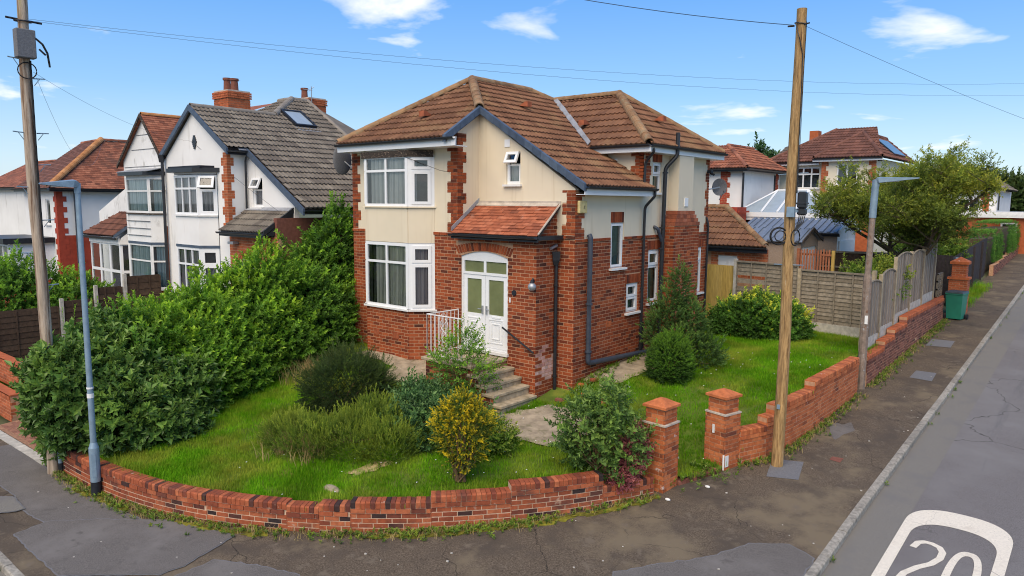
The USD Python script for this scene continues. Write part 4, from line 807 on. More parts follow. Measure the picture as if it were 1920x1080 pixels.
# bare concrete paths beside the house and to the gate, broken at the edges
def ragged(pts, amp=.10, n=9, seed=1):
    r = np.random.default_rng(seed); p = np.array(pts, float); out = []
    for a, b in zip(p, np.roll(p, -1, 0)):
        for t in np.arange(n)/n: out.append(a+(b-a)*t+r.normal(0, amp, 2)*(.4+.6*math.sin(math.pi*t)))
    return Polygon(out).buffer(0)
PA = struct('path', sheet(ragged([(-.55, -2.25), (.0, -.9), (1.0, -.8), (1.7, -1.6), (1.3, -2.7), (.2, -2.9)], .09, 7, 2), lambda x, y: H2(x, y), .35, .035), 'path_concrete')
emit('path_slab', sheet(ragged([(.02, .3), (.9, .1), (1.0, 2.2), (1.15, 4.4), (.05, 4.4)], .06, 7, 3), lambda x, y: H2(x, y), .35, .03), 'path_concrete', PA)
emit('path_slab', sheet(ragged([(-3.9, -2.5), (-3.0, -2.3), (-3.0, -.9), (-5.9, -1.3), (-5.9, -1.7), (-4.3, -1.75)], .06, 7, 4), lambda x, y: H2(x, y), .35, .03), 'path_concrete', PA)
emit('path_slab', sheet(Polygon([(3.0, -1.15), (3.18, -.85), (2.75, -.5), (2.45, -.55), (2.6, -.95)]), lambda x, y: H2(x, y), .3, .03), 'pale_concrete', PA)
emit('bare_soil', sheet(ragged([(-1.0, -5.8), (-.70, -5.68), (-.50, -5.0), (-.78, -4.95)], .05, 6, 6), H2, .3, .02), 'bare_earth', PA)

# ------------------------------------------------------------------ boundary walls
def curved_wall(t, P, Tn, L, sections, foot, mt, mort, dark=.13, thick=.225, cop=True, capm=None, zb=-1.62):
    """sections: (s0, s1, top); bricks and brick-on-edge coping follow the curve"""
    bl, cp = [], []; mm = MB()
    for (s0, s1, top) in sections:
        ch = .115; ztop = top-ch; k = max(1, int((s1-s0)/.25)); ss = np.linspace(s0, s1, k+1)
        for a, b in zip(ss[:-1], ss[1:]):
            pa, pb = P(a), P(b); na, nb = (np.array([-q[1], q[0], 0]) for q in (Tn(a), Tn(b)))
            lo = foot(*(pa[:2]))-.15
            v = [pa+na*.005+Z*lo, pb+nb*.005+Z*lo, pb+nb*thick+Z*lo, pa+na*thick+Z*lo]; v += [q*[1, 1, 0]+Z*(top-.03) for q in v]; mm.add(v, BOXF)
        z = ztop; row = 0
        while z > min(foot(*P(s0)[:2]), foot(*P(s1)[:2]))-.05:
            out_ = .018 if row == 0 else 0.0; off = (row % 2)*BL/2+.03*(row % 3); s = s0-off
            while s < s1-.03:
                a, b = max(s, s0), min(s+BL, s1); s += BL
                if b-a < .05: continue
                pm = P((a+b)/2); u = Tn((a+b)/2); n = np.array([u[1], -u[0], 0])
                if z < foot(*pm[:2])-.02: continue
                w = b-a-.015; d = out_+rng.normal(0, .002); tn = rng.random()*.2 if rng.random() < dark else .2+.8*rng.random()
                bl.append((BOXV(pm-u*w/2+n*d+Z*(z-COURSE+.008), u*w, -n*.09, Z*(COURSE-.016)+u*rng.normal(0, .001)), BOXT, tn))
            z -= COURSE; row += 1
        for se, sg in ((s0, -1), (s1, 1)):
            pm, u = P(se), Tn(se); n = np.array([u[1], -u[0], 0]); zz = ztop
            for i in range(4):
                if zz < foot(*pm[:2]): break
                bl.append((BOXV(pm+u*sg*.001-n*.222+Z*(zz-COURSE+.006), n*.222, u*sg*.010, Z*(COURSE-.012)), BOXT, .2+.8*rng.random())); zz -= COURSE
        if cop:
            k = max(1, round((s1-s0)/.083)); w = (s1-s0)/k
            for i in range(k):
                sm = s0+(i+.5)*w; pm = P(sm); u = Tn(sm); n = np.array([u[1], -u[0], 0]); o = pm+n*(.012+rng.normal(0, .003))+Z*(ztop+.004+rng.normal(0, .002)); ln = .245
                pr = [(0, 0), (-ln, 0), (-ln, ch-.01), (-ln+.02, ch), (-.022, ch), (0, ch-.022)]
                v = np.array([o+n*p+Z*q+u*e for e in (-w/2+.004, w/2-.004) for p, q in pr]); m = 6
                f = [[0, i2, i2+1] for i2 in range(1, 5)]+[[m, m+i2+1, m+i2] for i2 in range(1, 5)]
                for i2 in range(m): j2 = (i2+1) % m; f += [[i2, m+i2, m+j2], [i2, m+j2, j2]]
                cp.append((v, np.array(f), (.12+.88*rng.random()) if rng.random() > dark*.7 else rng.random()*.2))
    emit('mortar_core', mm, mort, t)
    pieces('brick', bl, mt, t, 300, 'brickwork'); pieces('coping_brick', cp, capm or mt, t, 200, 'coping_row')
foot = lambda x, y: float(G(x, y))
GW = thing('garden_wall', 'low curving red brick garden wall with soot dark bricks and brick on edge coping', 'garden wall')
sx = [s_at(x) for x in (-6.6, -2.12, -.75, -.28, .15, 1.14, 2.02, 2.93)]+[WL]
curved_wall(GW, WP, WT, WL, [(0, sx[1], -.885), (sx[1]+.01, sx[2], -.870), (sx[2], sx[3], -.905), (sx[3], sx[4], -.85), (sx[4], sx[5], -.79), (sx[5], sx[6], -.695), (sx[6], sx[7], -.575), (sx[7], WL, -.80)], foot, 'wall_brick', 'white_mortar')
SW = [np.array([4.11, -.14, 0]), np.array([4.40, .62, 0]), np.array([4.54, 1.4, 0]), np.array([4.62, 2.6, 0]), np.array([4.66, 4.2, 0]), np.array([4.68, 5.95, 0])]
sd = np.concatenate([[0], np.cumsum([np.linalg.norm(b-a) for a, b in zip(SW[:-1], SW[1:])])]); SA = np.array(SW)
SP = lambda s: np.array([np.interp(s, sd, SA[:, 0]), np.interp(s, sd, SA[:, 1]), 0.0])
def ST_(s): d = SP(min(s+.25, sd[-1]))-SP(max(s-.25, 0)); return d/np.linalg.norm(d)
GW2 = thing('garden_wall', 'stepped bright orange brick wall along the pavement between gate pier and street lamp', 'garden wall')
curved_wall(GW2, SP, ST_, sd[-1], [(0, .72, -.30), (.72, 1.02, -.13), (1.02, 2.85, .07), (2.85, sd[-1], .25)], foot, 'orange_brick', 'mortar', dark=.03)
BP = lambda s: np.array([4.70+.004*s, 6.72+s, 0.0]); BT_ = lambda s: np.array([.004, 1.0, 0.0])
GW3 = thing('garden_wall', 'dull brown brick wall with red coping stepping up the hill under the grey board fence', 'garden wall')
curved_wall(GW3, BP, BT_, 10.4, [(0, 1.75, .16), (1.75, 2.9, .32), (2.9, 4.4, .50), (4.4, 10.4, .70)], foot, 'brown_brick', 'mortar', dark=.05, capm='neighbour_brick')
def gate_pier(label, c, ang, z0, zb, zc, za, size=.47, mt='orange_brick'):
    """c is the corner nearest the road; ang turns the pier about it"""
    t = thing('gate_pier', label, 'gate pier', group=None); a = math.radians(ang); u = np.array([math.cos(a), math.sin(a), 0]); w = np.array([-u[1], u[0], 0]); c = np.array([*c, 0.0])
    fs = lambda o, s: [(o-u*s, u, -w), (o, w, u), (o+w*s, -u, w), (o-u*s+w*s, -w, -u)]
    emit('mortar_core', MB().ob(c-u*(size-.008)+w*.008+Z*(z0-.2), u*(size-.016), w*(size-.016), Z*(zb-z0+.2)).ob(c-u*(size-.043)+w*.043+Z*zb, u*(size-.086), w*(size-.086), Z*(zc-zb)), 'mortar', t)
    bl = []
    for o, d, n in fs(c, size): bl += lay(o, d, n, rect(0, z0-.15, size, zb), proud=0.0, zbase=zb-10*COURSE, dark=.03)
    c2 = c-u*.035+w*.035
    for o, d, n in fs(c2, size-.07): bl += lay(o, d, n, rect(0, zb+.03, size-.07, zc), proud=0.0, zbase=zb+.03)
    pieces('brick', bl, mt, t)
    emit('mortar_band', MB().ob(c-u*(size+.012)-w*.012+Z*zb, u*(size+.024), w*(size+.024), Z*.03), 'mortar_fillet', t)
    o = c+u*.012-w*.012; s = size+.024; m = MB(); e = [o-u*s, o, o+w*s, o-u*s+w*s]; ct = c-u*size/2+w*size/2; k2 = .55
    ring = [[q+Z*zc for q in e], [q+Z*(zc+.045) for q in e], [ct+(q-ct)*.62+Z*(zc+.09) for q in e], [ct+(q-ct)*.25+Z*(za-.012) for q in e]]
    v = [p for r_ in ring for p in r_]+[ct+Z*za]; f = []
    for r_ in range(3):
        for i in range(4): j = (i+1) % 4; f += [[4*r_+i, 4*r_+j, 4*r_+4+j], [4*r_+i, 4*r_+4+j, 4*r_+4+i]]
    for i in range(4): f.append([12+i, 12+(i+1) % 4, 16])
    f += [[0, 2, 1], [0, 3, 2]]; m.add(v, f, .75); emit('cap', m, mt, t)
    return t
gate_pier('orange brick gate pier standing at the end of the curving wall beside the purple sedum', (3.52, -2.15), -5, -1.1, .12, .43, .585)
g2 = gate_pier('orange brick gate pier with white paint splashes joined to the stepped side wall', (3.98, -.60), -14, -1.0, .06, .385, .53)
emit('paint_splash', MB().ob((3.985, -.595, -1.0), (-.03, -.006, 0), (.008, -.012, 0), (0, 0, .3)).ob((3.99, -.57, -.95), (.024, .10, 0), (.008, -.003, 0), (0, 0, .22)).ob((3.70, -.535, -.32), (.05, -.013, 0), (-.003, -.010, 0), (0, 0, .17)), 'white_paint', g2)
p3 = thing('gate_pier', 'distant red brick gate pier with stepped cap behind the green wheelie bin', 'gate pier')
pb = []
for (x0, y0, s, z0, z1) in ((4.62, 18.6, .62, -.3, 1.28), (4.69, 18.67, .48, 1.36, 1.86)):
    emit('mortar_core', MB().box(x0+.008, y0+.008, z0, x0+s-.008, y0+s-.008, z1), 'mortar', p3); pb += lay((x0, y0, 0), X, Yn, rect(0, z0, s, z1), proud=0)+lay((x0+s, y0, 0), Y, X, rect(0, z0, s, z1), proud=0)
pieces('brick', pb, 'neighbour_brick', p3)
emit('cap', MB().box(4.57, 18.55, 1.28, 5.29, 19.27, 1.36).box(4.62, 18.60, 1.86, 5.24, 19.22, 1.96).add([(4.62, 18.6, 1.96), (5.24, 18.6, 1.96), (5.24, 19.22, 1.96), (4.62, 19.22, 1.96), (4.93, 18.91, 2.14)], [[0, 1, 4], [1, 2, 4], [2, 3, 4], [3, 0, 4]]), 'orange_brick', p3)
gs = thing('gate_step', 'mossy brick on edge threshold step between the two gate piers', 'step'); gb = []
for i in range(12):
    a = np.array([3.56, -1.66, 0])+(np.array([3.93, -.64, 0])-np.array([3.56, -1.66, 0]))*i/12; d = np.array([.37, 1.02, 0])/1.085; n = np.array([d[1], -d[0], 0]); z = float(G(*a[:2]))
    gb.append((BOXV(a+n*.04+Z*(z-.05), d*.082, -n*.24, Z*(.11+.004*rng.random())), BOXT, rng.random()))
pieces('brick', gb, 'brown_brick', gs)
w4 = thing('boundary_wall', 'two tier bright orange brick wall of the neighbouring garden beyond the driveway', 'garden wall'); wb = []
for (y, z0, z1) in ((-8.0, -1.5, -.80), (-7.45, -1.0, -.30)):
    emit('mortar_core', MB().box(-17, y+.006, z0, -11.55, y+.22, z1-.02), 'mortar', w4); wb += lay((-17, y, 0), X, Yn, rect(0, z0, 5.45, z1-.11), proud=0)+lay((-11.55, y, 0), Y, X, rect(0, z0, .22, z1-.11), proud=0)+soldier((-17, y, 0), X, Yn, 0, 5.45, z1-.11, z1, proud=.02)
    emit('coping', MB().box(-17, y-.02, z1-.03, -11.53, y+.24, z1), 'neighbour_brick', w4)
pieces('brick', wb, 'neighbour_brick', w4)

# ------------------------------------------------------------------ poles, lamps, wires
def ring(c, r, ax, n=20): t = np.linspace(0, 2*math.pi, n); a = np.cross(ax, Z); a /= np.linalg.norm(a); b = np.cross(ax, a); return [np.array(c)+r*(math.cos(x)*a+math.sin(x)*b) for x in t]
UR = thing('utility_pole', 'honey brown wooden utility pole with cable coil and black splice box on the pavement', 'utility pole', (4.70, .29, 0))
zg = float(G(4.7, .29)); zs = np.linspace(zg-.4, 7.62, 26)
emit('pole', MB().tube([(.012*math.sin(z*1.1), .01*math.sin(z*.8+1), z) for z in zs], np.linspace(.115, .088, 26), 18), 'pole_wood', UR, smooth=60)
pdr = np.array([.73, .68, 0]); vw = np.array([.60, -.80, 0])
emit('splice_box', MB().cbox(.125, -.075, 4.02, .29, .075, 4.33, .03).cbox(.13, -.06, 3.90, .285, .06, 4.02, .02).cbox(.115, -.085, 4.10, .30, .085, 4.13, .005), 'black_plastic', UR)
emit('box_bracket', MB().box(-.02, -.17, 3.86, .12, -.105, 4.05).box(.10, -.12, 3.95, .16, .0, 3.99), 'galvanised', UR)
for i in range(4): emit('cable_tail', MB().tube([(.17+.03*i, -.03+.02*i, 3.92), (.165+.03*i, -.04, 3.78), (.12+.01*i, -.10, 3.6)], .010, 6), 'black_plastic', UR)
for k, (dx, r) in enumerate(((-.02, .165), (-.01, .15), (.0, .158), (.02, .10))): emit('cable_coil', MB().tube([q+np.array([-.13+dx, -.14-.012*k, 3.50]) for q in ring((0, 0, 0), r, vw)], .0105, 6), 'rubber', UR)
emit('cable_coil', MB().tube([q+np.array([.13, -.06, 3.48]) for q in ring((0, 0, 0), .15, np.array([.98, -.2, 0]))], .012, 6), 'rubber', UR)
emit('cable', MB().tube([(-.05, -.11, 7.35), (.03, -.12, 7.1), (.085, -.06, 6.8), (.10, -.05, 6.0), (.105, -.05, 4.3)], .009, 6).tube([(.07, -.02, 7.6), (.11, 0, 7.35), (.11, -.02, 6.5), (.115, -.02, 4.3)], .006, 5), 'black_plastic', UR)
emit('cable', MB().tube([q for q in ring((0, 0, 7.36), .10, Z+np.array([.2, 0, 0]), 16)], .010, 6).tube([(-.10, -.02, 7.33), (-.22, -.02, 7.34)], .016, 6).tube([(.08, -.05, 7.33), (.18, -.05, 7.34)], .014, 6), 'black_plastic', UR)
for z in (2.95, 4.65): emit('climbing_bar', MB().tube([(-.28, .05, z), (.30, -.05, z+.02)], .010, 6), 'galvanised', UR)
emit('pole_tag', MB().box(-.03, -.122, .18, .03, -.115, .27), 'galvanised', UR)
emit('step_bolt', MB().tube([(0, 0, 4.0), (.12, -.02, 4.0)], .02, 6), 'galvanised', UR)
UL = thing('utility_pole', 'weathered grey wooden utility pole with step irons and a grey terminal box', 'utility pole', (-6.74, -8.60, 0))
zs = np.linspace(-1.8, 8.6, 34); kx = [(.03*math.sin(z*.9)+.012*math.sin(z*2.7), .02*math.sin(z*.7+1), z) for z in zs]
emit('pole', MB().tube(kx, np.linspace(.115, .085, 34), 20), 'old_pole_wood', UL, smooth=60)
emit('terminal_box', MB().cbox(.06, -.20, 6.72, .25, .12, 7.24, .012), 'cover_iron', UL)
emit('cable', MB().tube([(.06, .06, 6.7), (.075, .05, 5.0), (.08, .06, 3.0), (.10, .05, 1.8), (.09, .07, .8), (.10, .08, -1.3)], .018, 7), 'rubber', UL)
emit('cable', MB().tube([(.22, .12, 7.1), (.26, .22, 7.0), (.24, .30, 6.85), (.20, .34, 6.6)], .02, 6).tube([(.26, .16, 6.9), (.30, .25, 6.8)], .02, 6), 'rubber', UL)
emit('cable_coil', MB().tube([q+np.array([.12, -.02, 6.5]) for q in ring((0, 0, 0), .15, np.array([.95, -.3, 0]))], .012, 6), 'rubber', UL)
for i, z in enumerate((6.72, 6.38, 5.35, 4.75, 4.32, 3.68, 3.05, 2.4)):
    sg = -1 if i % 2 == 0 else 1
    for q in ((sg,) if i not in (2,) else (-1, 1)): emit('step_iron', MB().tube([(0, q*.10, z), (.03, q*.30, z+.01)], .012, 6).tube([(0, q*.12, z-.13), (.02, q*.21, z)], .007, 5), 'galvanised', UL)
emit('wire_bracket', MB().tube([(0, -.28, 7.45), (.05, .30, 7.42)], .02, 6).tube(ring((0, 0, 7.42), .14, Z+np.array([.1, 0, 0]), 14), .016, 5), 'dark_paint', UL)
def street_lamp(label, loc, arm, wood=None):
    t = thing('street_lamp', label, 'street lamp', loc); arm = np.array(arm, float); return t
LL = street_lamp('slim blue grey street lamp with black painted foot in front of the hedge', (-4.87, -8.50, float(G(-4.87, -8.5))), (0, -1, 0))
emit('base_column', MB().tube([(0, 0, .28), (0, 0, .93)], .088, 16).tube([(0, 0, .93), (0, 0, 1.03)], [.085, .054], 16), 'galvanised', LL, smooth=40)
emit('painted_foot', MB().tube([(0, 0, -.2), (0, 0, .28)], .0885, 16), 'dark_paint', LL, smooth=40)
emit('access_door', MB().ob((.062, -.075, .38), (.03, .065, 0), (.004, -.002, 0), (0, 0, .45)), 'galvanised', LL)
emit('column', MB().tube([(0, 0, 1.0), (0, 0, 5.74)], [.054, .044], 14), 'galvanised', LL, smooth=40)
emit('band', MB().tube([(0, 0, 2.05), (0, 0, 2.08)], .06, 14).tube([(0, 0, 1.88), (0, 0, 1.96)], .0585, 14), 'white_paint', LL)
def lantern(t, top, d, k=1.0):
    d = np.array(d, float); s = np.cross(Z, d); pr = [(.0, 0), (.07, .05), (.12, .06), (1.0*k, .0), (1.02*k, -.012), (1.0*k, -.028), (.15, -.065), (0, -.03)]
    mb = MB()
    for a, b in ((-1, .25), (.25, 1)): pass
    v = []
    for (p, q) in pr:
        w = .105*min(1, p/.12+.25)*(1-.55*max(0, p-.12)/.9)
        v += [np.array(top)+d*(p-.05)+Z*q-s*w, np.array(top)+d*(p-.05)+Z*(q+(.02 if q > 0 else 0)), np.array(top)+d*(p-.05)+Z*q+s*w]
    m = trimesh.convex.convex_hull(np.array(v)); mb.add(m.vertices, m.faces); emit('lantern', mb, 'galvanised', t)
    emit('lantern_glass', MB().ob(np.array(top)+d*.22-s*.05-Z*.064, d*.3*k, s*.10, Z*.012+d*.001), 'white_paint', t); emit('spigot', MB().tube([np.array(top)-Z*.16, np.array(top)+Z*.02], .055 if k < 1 else .084, 12), 'galvanised', t)
lantern(LL, (0, 0, 5.78), (.0, -1, .02), .62)
LR = street_lamp('old rust brown street lamp post with newer grey sleeve and lantern beside the side wall', (4.62, 6.50, float(G(4.62, 6.5))), (1, 0, 0))
emit('base_column', MB().tube([(0, 0, -.2), (0, 0, 2.9)], .105, 8).tube([(0, 0, 2.9), (0, 0, 3.0)], [.105, .085], 8), 'rusty_column', LR)
emit('column', MB().tube([(0, 0, 3.0), (.02, 0, 4.47)], [.08, .072], 14), 'rusty_column', LR, smooth=40); emit('sleeve', MB().tube([(.02, 0, 4.44), (.045, 0, 5.38)], [.085, .082], 14), 'galvanised', LR, smooth=40)
emit('notice', MB().ob((.02, -.112, 1.72), (.07, .02, 0), (.002, -.006, 0), (0, 0, .22)), 'white_paint', LR); emit('band', MB().tube([(0, 0, .95), (0, 0, .98)], .109, 8), 'rusty_column', LR)
lantern(LR, (.05, 0, 5.38), (1, 0, .06))
BS = thing('bollard', 'short grey post with black foot at the end of the curving wall under the hedge', 'post', (-6.60, -8.52, float(G(-6.6, -8.5)))); emit('post', MB().tube([(0, 0, .22), (0, 0, 1.3)], .045, 12), 'galvanised', BS, smooth=40); emit('painted_foot', MB().tube([(0, 0, -.1), (0, 0, .22)], .046, 12), 'dark_paint', BS)
def wire(label, a, b, sag, r=.006, n=24):
    a, b = np.array(a, float), np.array(b, float); t = thing('overhead_wire', label, 'wire'); ts = np.linspace(0, 1, n); emit('cable', MB().tube([a+(b-a)*q-Z*sag*4*q*(1-q) for q in ts], r, 5), 'black_plastic', t)
wire('thick overhead wire entering the top of the photo and ending at the right hand pole', (4.60, .25, 7.34), (-6.0, -8.9, 10.4), .55, .0065)
wire('thin overhead wire sloping down to the right from the top of the right hand pole', (4.80, .28, 7.3), (13.8, 30.5, 5.2), .5, .0035)
wire('pair of long thin wires crossing the sky behind the house, upper one', (-6.7, -8.5, 7.47), (20.5, 42, 12.1), 1.6, .003, 40)
wire('pair of long thin wires crossing the sky behind the house, lower one', (-6.7, -8.5, 7.44), (20.5, 41.5, 11.5), 1.7, .003, 40)
wire('thin service wire falling from the left pole to the white gable', (-6.7, -8.5, 6.5), (-13.4, -2.05, 5.95), .25, .0028)
wire('thin service wire sagging steeply from the left pole to the far red roof', (-6.7, -8.45, 6.4), (-26.5, .2, 6.6), 1.3, .0028)
wire('thin service wire running from the white gable down to the flank of the neighbour', (-13.4, -2.05, 5.9), (-9.2, -1.45, 3.6), .05, .005)

# ------------------------------------------------------------------ bin
WB = thing('wheelie_bin', 'dark green wheelie bin with grey lid standing on the pavement by the far gate pier', 'wheelie bin', (5.08, 17.55, float(G(5.08, 17.55))), -8)
def frus(x0, x1, y0, y1, z0, X0, X1, Y0, Y1, z1): return [(x0, y0, z0), (x1, y0, z0), (x1, y1, z0), (x0, y1, z0), (X0, Y0, z1), (X1, Y0, z1), (X1, Y1, z1), (X0, Y1, z1)]
emit('body', MB().add(frus(-.24, .24, -.22, .25, .04, -.28, .28, -.33, .30, .98), BOXF).cbox(-.30, -.35, .94, .30, .32, 1.0, .01), 'bin_green', WB)
emit('lid', MB().add(frus(-.30, .30, -.37, .34, 1.0, -.27, .27, -.34, .36, 1.06), BOXF), 'bin_lid', WB)
emit('handle', MB().tube([(-.2, .36, 1.0), (-.2, .43, .98), (.2, .43, .98), (.2, .36, 1.0)], .018, 8), 'bin_lid', WB)
for x in (.20, .30): emit('wheel', MB().tube([(x, .20, .10), (x+.05, .20, .10)], .10, 16), 'rubber', WB)

# ------------------------------------------------------------------ fences
HF = thing('slatted_fence', 'grey brown horizontal slat fence panels on pale gravel boards behind the side lawn', 'fence')
A0, A1 = np.array([-.22, 9.72, 0]), np.array([4.22, 9.02, 0]); fd = (A1-A0)/np.linalg.norm(A1-A0); fn = np.array([fd[1], -fd[0], 0]); FL = np.linalg.norm(A1-A0)
for i, (a, top) in enumerate(((0, 2.28), (FL*.50, 2.12), (FL-.02, 2.22))): emit('post', MB().ob(A0+fd*(a-.05)-fn*.04-Z*.2, fd*.10, fn*.10, Z*(top+.2)), 'pale_concrete' if i == 0 else 'concrete', HF)
slats = []
for k, (a, b, zt) in enumerate(((.06, FL*.5-.06, 2.22), (FL*.5+.06, FL-.08, 2.10))):
    n_ = 13; z0 = .52 if k else .45; hh = (zt-.05-z0)/n_
    for i in range(n_):
        if k == 0 and i in (7, 9): a_ = a+1.0
        else: a_ = a
        o = A0+fd*a_+Z*(z0+i*hh); sg = rng.normal(0, .003); slats.append((BOXV(o+fn*(.022-.02)-Z*.012, fd*(b-a_)+Z*sg, Z*(hh+.02)+fn*(-.026), fn*.014), BOXT, rng.random()))
    for x in np.linspace(a, b, 5): emit('batten', MB().ob(A0+fd*(x-.02)+fn*.034+Z*z0, fd*.04, fn*.016, Z*(zt-z0)), 'fence_wood', HF)
    emit('top_rail', MB().ob(A0+fd*a+fn*-.01+Z*(zt-.04), fd*(b-a), fn*.07, Z*.05), 'fence_wood', HF)
    emit('gravel_board', MB().ob(A0+fd*a-fn*.01+Z*-.05, fd*(b-a), fn*.05, Z*(z0+.04)), 'pale_concrete', HF)
pieces('slat', slats, 'fence_wood', HF)
AF = thing('board_fence', 'silvery grey vertical board fence panels with arched tops stepping along the brown brick wall', 'fence')
bd = []
for (y0, y1, zb, zt) in ((7.15, 8.72, .50, 2.02), (8.86, 10.40, .62, 2.22), (10.58, 12.52, .80, 2.62), (12.66, 14.44, .92, 2.60), (14.58, 16.5, 1.0, 2.72)):
    k = max(6, int((y1-y0)/.14))
    for i in range(k):
        a = y0+(y1-y0)*i/k; c = ((i+.5)/k-.5)*2; z = zt-.11*c*c; bd.append((BOXV(np.array([4.43-.012*(i % 2), a+.003, zb]), np.array([.02, 0, 0]), np.array([0, (y1-y0)/k-.006, 0]), np.array([0, 0, z-zb])), BOXT, rng.random()))
    t = np.linspace(-1, 1, 9); emit('arched_rail', MB().tube([(4.45, (y0+y1)/2+q*(y1-y0)/2, zt-.11*q*q+.02) for q in t], .028, 5), 'fence_wood', AF)
    for q in (y0+.02, y1-.02): emit('edge_rail', MB().box(4.44, q-.03, zb, 4.475, q+.03, zt-.11), 'fence_wood', AF)
    emit('gravel_board', MB().box(4.40, y0, zb-.34, 4.45, y1, zb-.005), 'pale_concrete', AF)
for y, z in ((7.06, 2.0), (8.79, 2.15), (10.49, 2.55), (12.59, 2.62), (14.51, 2.66), (16.58, 2.75)): emit('post', MB().box(4.38, y-.05, 0, 4.48, y+.05, z), 'concrete', AF)
pieces('board', bd, 'grey_board', AF)
TG = thing('side_gate', 'golden brown close boarded timber gate between house corner and slatted fence', 'gate'); gb = []
for i in range(9): gb.append((BOXV(np.array([-1.28+i*.115, 9.78, .12]), np.array([.111, 0, 0]), np.array([0, .02, 0]), np.array([0, 0, 1.92])), BOXT, rng.random()))
pieces('board', gb, 'gate_wood', TG); emit('rail', MB().box(-1.28, 9.80, .4, -.26, 9.84, .5).box(-1.28, 9.80, 1.7, -.26, 9.84, 1.8), 'gate_wood', TG)
def overlap_fence(t, segs, mt, rows=9, posts='pale_concrete'):
    sl_ = []
    for (a, b, z0a, z1a, z0b, z1b) in segs:
        a, b = np.array([*a, 0.0]), np.array([*b, 0.0]); d = b-a; d /= np.linalg.norm(d); n = np.array([d[1], -d[0], 0]); L = np.linalg.norm(b-a)
        for i in range(rows):
            h = (z1a-z0a)/rows; sl_.append((BOXV(a+d*.06+Z*(z0a+i*h), b-a-d*.12, Z*(h+.02)-n*.02, n*.012), BOXT, rng.random()))
        for q in (.05, L/3, 2*L/3, L-.05): emit('batten', MB().ob(a+d*(q-.02)+n*.012+Z*z0a, d*.04, n*.018, Z*(z1a-z0a)), mt, t)
        emit('gravel_board', MB().ob(a-Z*0+Z*(z0a-.25), b-a, n*.05, Z*.25), 'pale_concrete', t)
        emit('post', MB().ob(a-d*.05-n*.04+Z*(z0a-.4), d*.1, n*.1, Z*(z1a-z0a+.50)), posts, t)
    pieces('slat', sl_, mt, t)
BF = thing('overlap_fence', 'dark brown overlap fence panels with pale concrete posts between the white houses and the hedge', 'fence')
overlap_fence(BF, [((-15.60, -7.2), (-15.60, -5.45), -.75, .78, 0, 0), ((-15.60, -5.4), (-15.60, -4.45), -.65, .92, 0, 0), ((-15.6, -4.4), (-15.6, -3.55), -.5, 1.25, 0, 0), ((-15.6, -3.5), (-15.6, -2.3), -.4, 1.55, 0, 0)], 'brown_fence')
DF = thing('close_board_fence', 'very dark brown close boarded fence along the pavement beyond the far gate pier', 'fence'); db = []
for y in np.arange(20.2, 30.4, .13):
    zb = float(G(4.4, y))+.02; db.append((BOXV(np.array([4.40, y, zb]), np.array([.02, 0, 0]), np.array([0, .125, 0]), np.array([0, 0, 1.95])), BOXT, rng.random()))
for x in np.arange(.6, 4.4, .13): db.append((BOXV(np.array([x, 20.1, .35]), np.array([.125, 0, 0]), np.array([0, .02, 0]), np.array([0, 0, 1.75])), BOXT, rng.random()))
pieces('board', db, 'dark_fence', DF, 120, 'boarding')
for y in (21.2, 23.4, 26, 28.6): emit('post', MB().box(4.40, y, float(G(4.4, y)), 4.50, y+.10, float(G(4.4, y))+1.9), 'galvanised' if y < 22 else 'dark_fence', DF)
RF = thing('rear_fence', 'weathered dark timber fence crossing behind the arched panels under the apple tree', 'fence'); rb_ = []
for x in np.arange(.3, 4.3, .12): rb_.append((BOXV(np.array([x, 16.9+.0*x, .5]), np.array([.115, 0, 0]), np.array([0, .02, 0]), np.array([0, 0, 1.75+.01*rng.random()])), BOXT, rng.random()))
pieces('board', rb_, 'brown_fence', RF); emit('rail', MB().box(.3, 16.85, 2.2, 4.3, 16.93, 2.27).box(.3, 16.86, 1.6, 4.3, 16.90, 1.67), 'fence_wood', RF)
PF = thing('picket_gate', 'red brown picket gate between the pebbledash garage and the rear fence', 'gate'); pk = []
for i in range(11): pk.append((BOXV(np.array([.62+i*.092, 13.55+i*.02, 1.2]), np.array([.055, .01, 0]), np.array([0, .02, 0]), np.array([0, 0, 1.25+.02*(i % 3)])), BOXT, rng.random()))
pieces('picket', pk, 'red_wood', PF); emit('rail', MB().box(.6, 13.72, 1.5, 1.65, 13.76, 1.57).box(.6, 13.72, 2.25, 1.65, 13.76, 2.32), 'red_wood', PF); emit('post', MB().box(.50, 13.5, .3, .60, 13.6, 2.5), 'red_wood', PF); emit('post', MB().box(1.66, 13.7, .3, 1.76, 13.8, 2.45), 'gate_wood', PF)
SB = thing('screen_block_wall', 'low wall of pierced grey screen blocks above red brick beside the far gate pier', 'wall'); emit('brick_base', MB().box(4.30, 17.6, -.2, 4.50, 18.6, .62), 'neighbour_brick', SB)
mb = MB()
for j in range(3):
    for i in range(3):
        yy, zz = 17.6+i*.33, .63+j*.3
        for a, b, c, d in ((0, 0, .33, .03), (0, .27, .33, .3), (0, 0, .03, .3), (.30, 0, .33, .3)): mb.box(4.37, yy+a, zz+b, 4.43, yy+c, zz+d)
        for sg in (1, -1): mb.ob((4.38, yy+.03 if sg > 0 else yy+.30, zz+.03), (.04, 0, 0), (0, .03, 0), (0, sg*.24, .24))
emit('screen_block', mb, 'fence_wood', SB)

